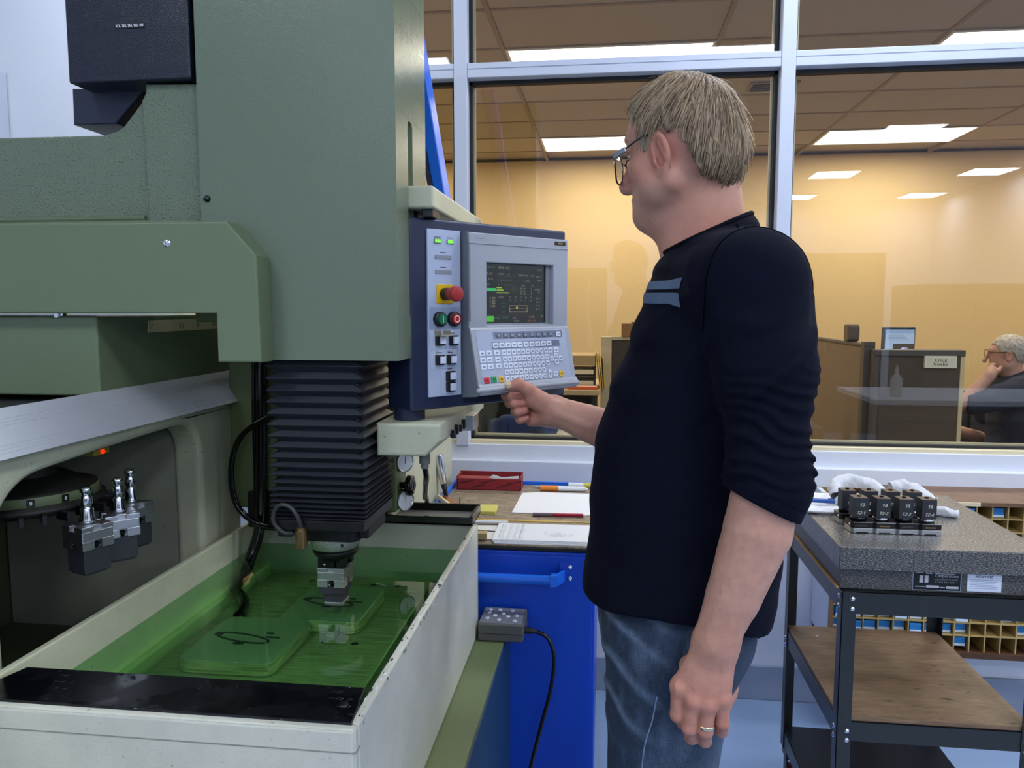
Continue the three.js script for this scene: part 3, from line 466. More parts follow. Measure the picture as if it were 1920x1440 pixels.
  // drip tray on the back rim
  const tray = part('drip_tray', [B(-0.565, -0.328, ty, ty + 0.006, -1.98, -1.862, 0.001), B(-0.565, -0.328, ty, ty + 0.021, -1.872, -1.862, 0.002), B(-0.565, -0.328, ty, ty + 0.026, -1.985, -1.975, 0.002), B(-0.565, -0.556, ty, ty + 0.024, -1.98, -1.865, 0.002), B(-0.338, -0.328, ty, ty + 0.024, -1.98, -1.865, 0.002)], M.blackGloss, m);
  part('tray_pad', B(-0.553, -0.34, ty + 0.004, ty + 0.0075, -1.972, -1.876, 0.001), std(0x6f6f68, 0.5), tray);
  part('tray_pin', cyl([-0.575, 0.90, -1.83], [-0.555, 0.915, -1.85], 0.006), M.chrome, tray);
  // ---- machine bed under the tank, green ledge
  part('machine_bed', [B(-1.3, -0.245, 0.08, 0.588, -2.1, -0.72, 0.006), B(-1.25, -0.28, 0, 0.1, -2.0, -0.8, 0)], std(0x20415a, 0.4), m, 'dark blue machine bed below the tank');
  part('bed_ledge', B(-0.905, -0.247, 0.585, 0.598, -2.1, -0.72, 0.004), M.olive, m, 'green ledge along the tank foot');
}
// ---- dielectric liquid in the tank
const fluidMat = new THREE.MeshPhysicalMaterial({ color: new THREE.Color().setRGB(0.50, 0.81, 0.52), roughness: 0.0, transmission: 1, thickness: 0, ior: 1.42, name: 'dielectric' });
tag(part('dielectric_liquid', B(-0.908 + 0.013, -0.318 - 0.013, 0.7345, 0.820, -1.869, -0.933, 0), fluidMat), 'clear green dielectric liquid filling the work tank', 'liquid', null, 'stuff');
// ---- steel plates under the liquid
const wet = { plate: std(0xc2bf94, 0.42, { map: T.steel, metalness: 0.15 }), block: std(0x9aa08a, 0.34, { metalness: 0.3 }), hole: std(0x10201c, 0.6) };
{
  const base = thing('base_plate', 'wide drilled steel base plate lying under the green liquid', 'plate', [-0.62, 0.735, -1.5]);
  const holes = [[-0.708, -1.753], [-0.552, -1.746], [-0.491, -1.743], [-0.551, -1.423], [-0.49, -1.423], [-0.554, -1.236], [-0.49, -1.235], [-0.694, -1.239]].map(p => { const o = []; for (let i = 0; i < 14; i++) o.push([p[0] + 0.0108 * Math.cos(i / 7 * Math.PI), p[1] + 0.0108 * Math.sin(i / 7 * Math.PI)]); return o; });
  part('plate', extY(rectPts(-0.832, -0.415, -1.80, -1.19), 0.766, 0.029, 0.003, holes), wet.plate, base);
  for (const h of holes) { const c = h.reduce((a, b) => [a[0] + b[0] / 14, a[1] + b[1] / 14], [0, 0]); part('bore', cyl([c[0], 0.7375, c[1]], [c[0], 0.7632, c[1]], 0.0112, 0.0112, 14), wet.hole, base); }
  for (const x of [-0.8, -0.46]) part('riser', B(x - 0.03, x + 0.03, 0.7352, 0.7372, -1.78, -1.2, 0.003), M.darkSteel, base);
  const block = (x0, x1, z0, z1, label) => {
    const b = thing('steel_workpiece', label, 'workpiece', [(x0 + x1) / 2, 0.766, (z0 + z1) / 2]);
    const body = part('body', extY(roundPts(x0, x1, z0, z1, 0.022), 0.792, 0.0258, 0.002), wet.block, b);
    part('bright_side', extY(roundPts(x0 - 0.0004, x1 + 0.0004, z0 - 0.0004, z1 + 0.0004, 0.0224), 0.7895, 0.021, 0), std(0xe8e4b0, 0.3, { map: T.steel }), body);  // pale band paints the bright light caught by the block sides
    const cx = (x0 + x1) / 2, cz = (z0 + z1) / 2, el = [];
    for (let i = 0; i < 24; i++) { const t = i / 24 * Math.PI * 2; el.push([cx - 0.012 + 0.058 * Math.cos(t), 0.7925, cz + 0.012 * Math.cos(t) + 0.016 * Math.sin(t)]); }
    part('cut_groove', tube(el, 0.0022, 60, 6, true), wet.hole, body);
    part('cut_groove', [B(cx - 0.075, cx - 0.058, 0.788, 0.7932, cz - 0.02, cz - 0.008, 0.001), B(cx + 0.03, cx + 0.06, 0.788, 0.7932, cz - 0.012, cz - 0.006, 0.001), B(cx - 0.02, cx + 0.002, 0.788, 0.7932, cz + 0.02, cz + 0.028, 0.001), B(cx + 0.025, cx + 0.04, 0.788, 0.7932, cz - 0.03, cz - 0.024, 0.001)], wet.hole, body);
  };
  block(-0.775, -0.592, -1.465, -1.265, 'steel workpiece with cut groove under the liquid, the nearer of the pair');
  block(-0.668, -0.495, -1.66, -1.462, 'steel workpiece with cut groove under the liquid, below the electrode');
  const s = thing('clamp_block', 'small upright steel block standing on the base plate beside the workpieces', 'block', [-0.54, 0.766, -1.43]); part('block', B(-0.548, -0.53, 0.7662, 0.790, -1.452, -1.418, 0.002), wet.plate, s);
  part('foot', B(-0.552, -0.526, 0.7662, 0.771, -1.456, -1.414, 0.001), wet.plate, s);
}
// ---------------------------------------------------------------- electrode holders (in the head, on the carousel)
function engraved(w, h, lines, color) { return new THREE.MeshStandardMaterial({ roughness: 0.6, map: canvasTex(w, h, (x) => { x.fillStyle = '#2b2d33'; x.fillRect(0, 0, w, h); x.fillStyle = color; x.strokeStyle = color; lines.forEach(l => { x.save(); x.translate(l[1], l[2]); x.rotate(l[4] || 0); x.font = `italic bold ${l[3]}px sans-serif`; x.textAlign = 'center'; x.fillText(l[0], 0, 0); x.restore(); }); }) }); }
function electrodeHolder(name, label, pos, turn, kind, marks) {
  const t = thing(name, label, 'tool holder', pos, turn, undefined, true);   // base at the block centre
  const s = 0.0285;
  // steel block with a slot milled in every side
  const cross = [[-s, -s], [-0.007, -s], [-0.007, -s + 0.008], [0.007, -s + 0.008], [0.007, -s], [s, -s], [s, -0.007], [s - 0.008, -0.007], [s - 0.008, 0.007], [s, 0.007], [s, s], [0.007, s], [0.007, s - 0.008], [-0.007, s - 0.008], [-0.007, s], [-s, s], [-s, 0.007], [-s + 0.008, 0.007], [-s + 0.008, -0.007], [-s, -0.007]];
  const blk = part('block', [extY(cross, -0.004, 0.016, 0.0008), extY(roundPts(-s, s, -s, s, 0.002), 0.0122, 0.0166, 0.0008), extY(cross, 0.021, 0.009, 0.0008)], M.steel, t);
  for (const a of [0, 1, 2, 3]) { const g = [cyl([0, -0.018, s - 0.009], [0, -0.010, s - 0.003], 0.0035, 0.005, 12)]; g.forEach(q => q.rotateY(a * Math.PI / 2)); part('slot_screw', g, M.darkSteel, blk); }
  if (kind !== 'head') part('spigot', lathe([[0, 0.085], [0.008, 0.085], [0.010, 0.082], [0.010, 0.077], [0.007, 0.074], [0.0085, 0.068], [0.010, 0.066], [0.010, 0.055], [0.0075, 0.053], [0.0075, 0.049], [0.011, 0.047], [0.011, 0.032], [0.0135, 0.028], [0.0135, 0.020], [0, 0.020]], [0, 0, 0], [0, 1, 0], 24), M.chrome, t);
  if (kind === 'head') {
    part('electrode', [B(-0.026, 0.026, -0.034, -0.02, -0.026, 0.026, 0.001), extZ([[-0.019, -0.034], [0.019, -0.034], [0.021, -0.052], [0.0195, -0.0545], [-0.0195, -0.0545], [-0.021, -0.052]], 0.019, 0.045, 0.001)], M.graphite, t);
    part('electrode_tip', B(-0.020, 0.020, -0.0595, -0.0535, -0.027, 0.018, 0.002), M.steel, t);
  } else {
    part('electrode', [B(-0.024, 0.024, -0.062, -0.02, -0.024, 0.024, 0.001), B(-0.02, 0.02, -0.066, -0.06, -0.02, 0.02, 0.001)], M.graphite, t);
    if (marks) part('scribed_mark', new THREE.PlaneGeometry(0.046, 0.04).rotateY(-Math.PI / 2).translate(-0.0242, -0.0415, 0), engraved(128, 112, marks, '#d8dade'), t);
  }
  return t;
}
electrodeHolder('spindle_electrode', 'steel electrode holder clamped in the machine head, tip at the liquid', [-0.556, 0.8785, -1.503], 0, 'head');
{
  const at = (deg, r) => [-1.06 + r * Math.cos(deg * Math.PI / 180), -1.275 - r * Math.sin(deg * Math.PI / 180)];
  const a = [-20, 5, 31], lab = ['steel tool holder with black electrode on the carousel, nearest of three', 'steel tool holder with black electrode on the carousel, middle of three', 'steel tool holder with black electrode on the carousel, farthest of three'];
  a.forEach((d, i) => { const p = at(d, 0.172); electrodeHolder('carousel_tool_holder', lab[i], [p[0], 1.035, p[1]], [-0.38, -0.78, -0.35][i], 'car', i < 2 ? [[i ? 'T4-' : 'T4-A', 64, 40, 26, Math.PI + 0.25]] : null).userData.group = 'tool holders on the carousel'; });
}
// ---------------------------------------------------------------- control console on its swivel arm
// local frame: x along the panel to the right, y up, z out of the panel; origin on the floor below the panel's left reference edge
const CON = [-0.349, 0, -1.511], CON_TURN = 48.7 * Math.PI / 180;
{
  const c = thing('control_console', 'dark blue control console with grey screen panel and keyboard on a cream arm', 'control panel', CON, CON_TURN, undefined, true);
  part('cabinet', [B(-0.05, 0.384, 1.226, 1.607, -0.085, 0, 0.006, 3), cyl([-0.02, 1.205, -0.05], [-0.02, 1.23, -0.05], 0.032), cyl([-0.02, 1.60, -0.05], [-0.02, 1.625, -0.05], 0.024)], M.navy, c);
  const sp = part('switch_panel', B(-0.0095, 0.0735, 1.2517, 1.5863, -0.001, 0.0035, 0.001), M.panel, c);
  const ink = std(0x3a4052, 0.6);
  for (const x of [0.0155, 0.047]) { const l = part('indicator_lamp', B(x - 0.0088, x + 0.0088, 1.5585, 1.568, 0.003, 0.0052, 0.0015), std(0x6a6f78, 0.4), sp); part('lens', B(x - 0.0072, x + 0.0072, 1.560, 1.5665, 0.0045, 0.0062, 0.001), new THREE.MeshStandardMaterial({ color: 0x86d84c, emissive: 0x5fc832, emissiveIntensity: 0.55, roughness: 0.4, name: 'greenLamp' }), l); part('caption', B(x - 0.008, x + 0.008, 1.5702, 1.5716, 0.003, 0.0037, 0), ink, sp); }
  for (const y of [1.5322, 1.5027]) { part('meter_bar', B(0.009, 0.0495, y - 0.0042, y + 0.0042, 0.003, 0.0052, 0.001), std(0x8c8f98, 0.35), sp); part('caption', B(0.022, 0.037, y + 0.0082, y + 0.0096, 0.003, 0.0037, 0), ink, sp); }
  part('stop_plate', B(0.0117, 0.0525, 1.439, 1.478, 0.0025, 0.0055, 0.002), M.yellow, sp);
  const es = part('emergency_stop', lathe([[0, 0.046], [0.013, 0.0458], [0.0152, 0.043], [0.0155, 0.036], [0.0145, 0.030], [0.012, 0.028], [0.012, 0.014], [0, 0.014]], [0.031, 1.4585, 0.005], [0, 0, 1]), std(0xa83030, 0.45), c, 'red mushroom stop button'); part('collar', cyl([0.031, 1.4585, 0.005], [0.031, 1.4585, 0.020], 0.0125), M.black, es);
  part('caption_field', B(-0.006, 0.0715, 1.388, 1.4325, 0.0034, 0.0041, 0), std(0x98a6c2, 0.5), sp);
  for (const [x, m, on] of [[0.0175, M.greenBtn, 1], [0.0525, M.red, 0]]) {
    const b = part('push_button', lathe([[0, 0.012], [0.0095, 0.012], [0.0098, 0.010], [0.0145, 0.0095], [0.0152, 0.007], [0.0152, 0]], [x, 1.4085, 0.0035], [0, 0, 1]), M.black, c);
    part('button_cap', cyl([x, 1.4085, 0.013], [x, 1.4085, 0.018], 0.0108, 0.0104), m, b);
    part('button_mark', on ? B(x - 0.0009, x + 0.0009, 1.402, 1.415, 0.0175, 0.0186, 0) : new THREE.TorusGeometry(0.0062, 0.0011, 8, 24).translate(x, 1.4085, 0.018), std(0xf0d8d0, 0.5), b);
  }
  const sw = (x, y, o) => { const b = part('square_switch', B(x - 0.0102, x + 0.0102, y - 0.0102, y + 0.0102, 0.003, 0.012, 0.0015), M.black, c); part('switch_cap', B(x - 0.0068 + 0.002, x + 0.0068 + 0.002, y - 0.0072, y + 0.0072, 0.0115, 0.0165, 0.001), std(0xd5dcec, 0.45), b); part('caption', B(x - 0.006, x + 0.006, y + 0.014, y + 0.0153, 0.0042, 0.0047, 0), ink, b); return b; };
  for (const [x0, x1, y0, y1] of [[-0.0045, 0.031, 1.349, 1.386], [0.0355, 0.070, 1.349, 1.386], [-0.0045, 0.0605, 1.309, 1.346], [0.023, 0.0605, 1.255, 1.305]]) part('caption_field', B(x0, x1, y0, y1, 0.0034, 0.0042, 0), std(0xc4cee2, 0.5), sp);
  const guard = sw(0.017, 1.366); part('switch_guard', [B(0.005, 0.029, 1.374, 1.3775, 0.012, 0.028, 0.0008), B(0.005, 0.0065, 1.3775, 1.386, 0.004, 0.028, 0.0006), B(0.0275, 0.029, 1.3775, 1.386, 0.004, 0.028, 0.0006)], phy(0xcfc6b0, 0.2, { transmission: 0.6, thickness: 0 }), guard, 'clear hinged guard');
  sw(0.0507, 1.365); sw(0.0168, 1.3265); sw(0.0448, 1.3262); sw(0.0431, 1.2925); sw(0.043, 1.2705);
  for (const x of [0.012, 0.041]) part('arrow_mark', new THREE.TorusGeometry(0.0026, 0.0004, 6, 16, 4.6).translate(x, 1.3415, 0.0044), ink, sp);
  // moulded grey unit: side profile in (z, y), stretched along x
  const prof = [[0.0, 1.585], [0.018, 1.585], [0.022, 1.57], [0.022, 1.395], [0.026, 1.388], [0.052, 1.272], [0.058, 1.262], [0.056, 1.254], [0.048, 1.25], [0.0, 1.245]];
  const slice = (x0, x1, p, b = 0) => { const g = new THREE.ExtrudeGeometry(toShape(p.map(q => [-q[0], q[1]])), { depth: x1 - x0, bevelEnabled: false }); g.rotateY(Math.PI / 2); g.translate(x0, 0, 0); return boxUV(g); };
  const un = part('screen_unit', slice(0.0775, 0.0805, prof), M.bezelSide, c);
  // front face above the keyboard has the screen opening; lower part is sloped
  const S = [0.1254, 0.3205, 1.3942, 1.525];
  part('bezel', extZ(rectPts(0.0795, 0.366, 1.388, 1.584), 0.0235, 0.022, 0.002, [rectPts(...S)]), M.bezel, un);
  part('bezel_rib', B(0.0795, 0.366, 1.5612, 1.5632, 0.022, 0.0248, 0.0006), std(0x8f949d, 0.45), un);
  part('bezel_side_ridge', B(0.0795, 0.083, 1.405, 1.56, 0.022, 0.0275, 0.0015), M.bezel, un);
  const low = [[0.0, 1.39], [0.0235, 1.39], [0.0265, 1.386], [0.0505, 1.2755], [0.056, 1.2715], [0.0595, 1.264], [0.058, 1.256], [0.05, 1.2515], [0.0, 1.247]];
  part('keyboard_body', [slice(0.0795, 0.3665, low), tube([[0.0795, 1.2625, 0.0545], [0.3665, 1.2625, 0.0545]], 0.006, 4, 12), ball([0.0795, 1.2625, 0.0545], 0.006), ball([0.3665, 1.2625, 0.0545], 0.006)], M.bezel, un);
  const sc = part('screen', B(S[0] - 0.002, S[1] + 0.002, S[2] - 0.002, S[3] + 0.002, 0.002, 0.008, 0), std(0x10130f, 0.15), un);
  for (const g of [[[S[0], 0.0225, S[2]], 0]]) part('screen_frame', [B(S[0], S[0] + 0.002, S[2], S[3], 0.0075, 0.021, 0), B(S[1] - 0.012, S[1], S[2], S[3], 0.0075, 0.0125, 0), B(S[0], S[1], S[2], S[2] + 0.004, 0.0075, 0.015, 0)], std(0x8e939c, 0.45), un);
  const scr = canvasTex(512, 352, (x, w, h) => {
    x.fillStyle = '#1d211c'; x.fillRect(0, 0, w, h); let s = 7; const q = () => (s = (s * 16807) % 2147483647) / 2147483647;
    const txt = (str, a, b, col, sz = 15) => { x.fillStyle = col; x.font = `${sz}px monospace`; x.fillText(str, a, b); };
    const Y = '#b9b08a', G = '#3f9a5c', W = '#a9aa9c';
    txt('EDM-EXEC', 22, 24, G); txt('MAIN EXEC', 120, 26, Y, 17); txt('12:08', 440, 28, W);
    txt('PRG NO', 14, 62, Y); txt('E1027C  1/2', 112, 62, Y); txt('CONDITION', 280, 66, W); txt('C 30', 380, 66, Y); txt('SEQ 12', 430, 70, W); txt('N 21', 40, 92, Y); txt('* * * * * * * * *', 112, 78, G, 13); txt('X:-0.4 0.2 0.1', 112, 98, Y, 14); txt('F 250', 330, 100, Y); txt('MODE', 448, 94, W);
    txt('AXIS', 14, 124, Y); txt('0  1  2  3  4  5', 118, 126, Y, 13); txt('G54', 310, 128, W); txt('1/4', 390, 128, Y);
    x.fillStyle = '#35d06c'; x.fillRect(12, 142, 88, 18); x.fillStyle = '#b6d83c'; x.fillRect(104, 136, 42, 6); x.fillRect(104, 150, 54, 6); x.fillRect(104, 166, 98, 6); x.fillStyle = '#5c6049'; for (let i = 0; i < 12; i++) x.fillRect(160 + i * 14, 132, 2, 30);
    for (let i = 0; i < 4; i++) txt((q() * 9).toFixed(3), 48, 206 + i * 16, '#d8d0a8', 15);
    for (let r = 0; r < 3; r++) { txt((q() * 90).toFixed(2), 300, 146 + r * 16, Y, 14); txt(String(Math.floor(q() * 9)), 388, 146 + r * 16, Y, 14); } txt('AUTO-5', 424, 150, Y, 14); txt('ON', 450, 168, W, 14);
    txt('CYCLE', 120, 200, Y, 14); for (let i = 0; i < 5; i++) for (let r = 0; r < 2; r++) txt(String(Math.floor(q() * 99)), 206 + i * 44, 200 + r * 18, r ? W : Y, 13); txt('Z-AX', 140, 236, G, 13); txt('TRVL', 140, 256, G, 13); txt('LIMIT', 136, 288, G, 13); for (let r = 0; r < 4; r++) txt((q() * 900).toFixed(1), 430, 206 + r * 22, Y, 13);
    x.strokeStyle = '#b9a878'; x.lineWidth = 3; x.strokeRect(208, 246, 150, 36); x.setLineDash([5, 4]); x.strokeRect(212, 262, 140, 30); x.setLineDash([]); x.fillStyle = '#c8c040'; x.beginPath(); x.arc(270, 258, 9, 0, 7); x.fill();
    x.fillStyle = '#3a4236'; x.fillRect(100, 304, 400, 3); x.fillStyle = '#58d42c'; x.fillRect(24, 308, 56, 34); txt('READY', 84, 326, G, 16); txt('SPARK', 150, 324, G, 16); txt('AUX', 236, 326, W, 15); txt('FLUSH', 246, 344, Y, 14); txt('ALARM', 372, 322, '#c88a4a', 16); txt('RUN 0:42', 362, 344, '#c88a4a', 15); txt('11', 476, 320, '#d8d060', 22);
  });
  part('screen_image', new THREE.PlaneGeometry(S[1] - S[0] - 0.016, S[3] - S[2] - 0.006).translate((S[0] + S[1]) / 2 - 0.004, (S[2] + S[3]) / 2 + 0.001, 0.0088), new THREE.MeshPhysicalMaterial({ color: 0x0a0b0a, roughness: 0.12, emissive: 0xffffff, emissiveIntensity: 0.38, emissiveMap: scr, name: 'consoleScreen' }), sc);
  const badge = part('badge', B(0.324, 0.358, 1.5708, 1.5788, 0.0225, 0.0245, 0.0005), M.black, un); part('badge_print', new THREE.PlaneGeometry(0.032, 0.0068).translate(0.341, 1.5748, 0.0247), new THREE.MeshStandardMaterial({ roughness: 0.5, map: canvasTex(160, 36, (x, w, h) => { x.fillStyle = '#17150f'; x.fillRect(0, 0, w, h); x.fillStyle = '#c9a84a'; x.font = 'bold 26px sans-serif'; x.textAlign = 'center'; x.fillText('MARK', w / 2, 28); }) }), badge);
  part('maker_print', new THREE.PlaneGeometry(0.04, 0.011).translate(0.112, 1.5745, 0.0238), new THREE.MeshStandardMaterial({ roughness: 0.45, map: canvasTex(200, 56, (x, w, h) => { x.fillStyle = '#a3a7af'; x.fillRect(0, 0, w, h); x.fillStyle = '#6b7079'; x.font = '40px serif'; x.fillText('D', 10, 42); for (let i = 0; i < 9; i++) x.fillRect(46 + i * 12, 34 - (i % 3) * 3, 8, 10); }) }), un);
  // keyboard: keys placed on the slope, u to the right, v the height on it
  const slope = Math.atan2(0.024, 0.1105), zAt = v => 0.0265 + (1.386 - v) / 0.1105 * 0.024;
  const keyGeo = {};
  const key = (u, v, w, h, mat, o = {}) => {
    const id = `${w},${h},${o.round ? 1 : 0}`;
    if (!keyGeo[id]) { let g; if (o.round) { g = new THREE.CylinderGeometry(w / 2, w / 2 + 0.0003, 0.0022, 14); g.rotateX(Math.PI / 2); } else g = new RoundedBoxGeometry(w, h, 0.0022, 1, 0.0006); g.rotateX(-slope); keyGeo[id] = g; }
    const k = new THREE.Mesh(keyGeo[id], mat); k.name = numberedKey(o.name || 'key'); k.position.set(u, v, zAt(v) + 0.0012); k.castShadow = k.receiveShadow = true; un.add(k);
    if (!o.blank) { const id2 = id + 'm'; if (!keyGeo[id2]) { const g = new THREE.BoxGeometry(w * 0.5, h * 0.36, 0.0003); g.translate(0, 0, 0.0012); g.rotateX(-slope); keyGeo[id2] = g; } const t = new THREE.Mesh(keyGeo[id2], o.ink || keyInk); t.name = 'legend'; t.castShadow = t.receiveShadow = true; k.add(t); }
  };
  const keyInk = std(0x8d97ac, 0.6); const nk = {}; function numberedKey(s) { nk[s] = (nk[s] || 0) + 1; return nk[s] > 1 ? s + '_' + String(nk[s] - 1).padStart(3, '0') : s; }
  const padOn = (x0, x1, y0, y1, mat) => { const g = new THREE.BoxGeometry(x1 - x0, (y1 - y0) / Math.cos(slope), 0.0008); g.rotateX(-slope); g.translate((x0 + x1) / 2, (y0 + y1) / 2, zAt((y0 + y1) / 2) + 0.0002); part('key_field', g, mat, un); };
  padOn(0.092, 0.352, 1.2755, 1.3835, M.pad); padOn(0.137, 0.342, 1.3655, 1.3805, std(0x8f98ac, 0.5)); padOn(0.130, 0.330, 1.3455, 1.3595, std(0x8791a6, 0.5));
  for (let i = 0; i < 9; i++) key(0.1525 + i * 0.0191, 1.373, 0.0125, 0.0095, M.keyGrey, { ink: std(0x9aa2b2, 0.6) });
  key(0.3295, 1.3725, 0.013, 0.0105, M.key);
  for (let i = 0; i < 10; i++) key(0.1400 + i * 0.0173, 1.3525, 0.0150, 0.0112, M.key);
  const vr = [1.3372, 1.3235, 1.3098];
  for (const v of vr) { key(0.1005, v, 0.0142, 0.0108, M.key); key(0.1185, v, 0.0142, 0.0108, M.key); key(0.1405, v, 0.0142, 0.0108, M.key); }
  const rows = [1.3372, 1.3235, 1.3098, 1.2962, 1.2828];
  rows.forEach((v, r) => { for (let i = 0; i < 6; i++) key(0.1605 + i * 0.0136, v, 0.0112, 0.0112, M.key); for (let i = 0; i < 3; i++) key(0.2432 + i * 0.0132, v, 0.0112, 0.0112, M.key, { round: true }); });
  for (let r = 0; r < 3; r++) key(0.2835, rows[r], 0.0105, 0.0108, M.key);
  key(0.2972, 1.3372, 0.0125, 0.0108, M.key); key(0.3150, 1.3372, 0.0140, 0.0108, M.key);
  key(0.2985, 1.3185, 0.0108, 0.0108, M.key); key(0.3255, 1.3185, 0.0108, 0.0108, M.key); key(0.312, 1.3255, 0.0108, 0.0108, M.key); key(0.312, 1.3115, 0.0108, 0.0108, M.key);
  key(0.2865, 1.2862, 0.0088, 0.0195, M.key); key(0.3035, 1.2855, 0.0135, 0.0100, M.key); key(0.322, 1.2845, 0.0150, 0.0112, M.yellow, { round: true, ink: std(0xb08c10, 0.6), name: 'yellow_key' });
  key(0.1035, 1.2822, 0.0145, 0.0125, std(0xd42a34, 0.45), { ink: std(0x9a1c24, 0.6), name: 'red_key' }); key(0.1225, 1.2832, 0.0145, 0.0125, std(0x1f9a5c, 0.45), { ink: std(0x12683c, 0.6), name: 'green_key' }); key(0.1432, 1.2825, 0.0138, 0.0120, M.yellow, { ink: std(0x8a7410, 0.6), name: 'yellow_key' });
  // swivel arm: two cream beams running back to the pillar (built in world coordinates, then turned into the console's frame)
  const inv = new THREE.Matrix4().compose(V(...CON), new THREE.Quaternion().setFromAxisAngle(V(0, 1, 0), CON_TURN), V(1, 1, 1)).invert();
  const loc = g => (Array.isArray(g) ? merge(g) : g).applyMatrix4(inv);
  const up = part('upper_arm', loc([B(-0.45, -0.333, 1.622, 1.665, -2.05, -1.475, 0.006, 3), B(-0.55, -0.333, 1.622, 1.665, -2.06, -1.95, 0.006, 3)]), M.cream, c);
  part('arm_joint', loc([B(-0.36, -0.338, 1.607, 1.626, -1.55, -1.49, 0.002)]), M.darkSteel, up);
  const lo = part('lower_arm', loc([extZ([[-0.45, 1.204], [-0.318, 1.204], [-0.318, 1.172], [-0.352, 1.139], [-0.45, 1.139]], -1.46, 0.525, 0.006, [], 3), B(-0.545, -0.335, 1.15, 1.20, -2.02, -1.94, 0.005)]), M.cream, c);
  for (let i = 0; i < 4; i++) part('arm_clip', loc([B(-0.3195, -0.310, 1.163, 1.178 + (i % 2) * 0.006, -1.56 - i * 0.04, -1.548 - i * 0.04, 0.001)]), M.darkSteel, lo);
  part('arm_bracket', loc([B(-0.335, -0.3, 1.15, 1.185, -1.79, -1.72, 0.002)]), M.steel, lo);
  part('cable_gland', loc([cyl([-0.362, 1.118, -1.50], [-0.362, 1.142, -1.50], 0.011), cyl([-0.362, 1.108, -1.50], [-0.362, 1.118, -1.50], 0.008)]), std(0x6f716c, 0.5), lo);
  part('arm_cable', loc([tube([[-0.362, 1.11, -1.50], [-0.364, 1.09, -1.52], [-0.40, 1.03, -1.66], [-0.442, 0.963, -1.83], [-0.476, 0.915, -1.99], [-0.48, 0.85, -2.02], [-0.485, 0.75, -2.02]], 0.0062, 40, 8)]), M.blackGloss, lo);
}
// ---------------------------------------------------------------- hand-held pendant on the tank ledge
{
  const p = thing('remote_pendant', 'grey hand-held keypad with black cord lying on the green ledge beside the tank', 'remote control', [-0.27, 0.6, -1.87]);
  const pd = part('case', B(-0.312, -0.198, 0.599, 0.644, -1.945, -1.835, 0.004, 3), std(0x5a5a58, 0.5), p);
  part('case_seam', B(-0.3125, -0.1975, 0.618, 0.6195, -1.9455, -1.8345, 0), std(0x2a2a2a, 0.6), pd);
  part('keypad', B(-0.309, -0.203, 0.6435, 0.6455, -1.94, -1.84, 0.001), std(0x77797c, 0.45), p);
  for (const [x, z] of [[-0.293, -1.925], [-0.268, -1.925], [-0.235, -1.922], [-0.293, -1.905], [-0.256, -1.902], [-0.276, -1.888], [-0.242, -1.884], [-0.22, -1.89], [-0.293, -1.868], [-0.262, -1.86], [-0.222, -1.857]]) part('button', lathe([[0, 0.003], [0.005, 0.0027], [0.0062, 0.0015], [0.0062, 0]], [x, 0.6453, z], [0, 1, 0], 16), M.alu, p);
  part('cord_grip', [cyl([-0.198, 0.617, -1.87], [-0.180, 0.617, -1.87], 0.0085), cyl([-0.18, 0.617, -1.87], [-0.165, 0.616, -1.868], 0.0068, 0.0052)], M.black, p);
  part('cord', tube([[-0.166, 0.616, -1.868], [-0.14, 0.607, -1.86], [-0.122, 0.57, -1.85], [-0.125, 0.50, -1.83], [-0.150, 0.40, -1.80], [-0.178, 0.28, -1.78], [-0.20, 0.12, -1.76], [-0.21, 0.02, -1.72], [-0.2, 0.008, -1.6]], 0.0052, 70, 8), M.blackGloss, p);
}
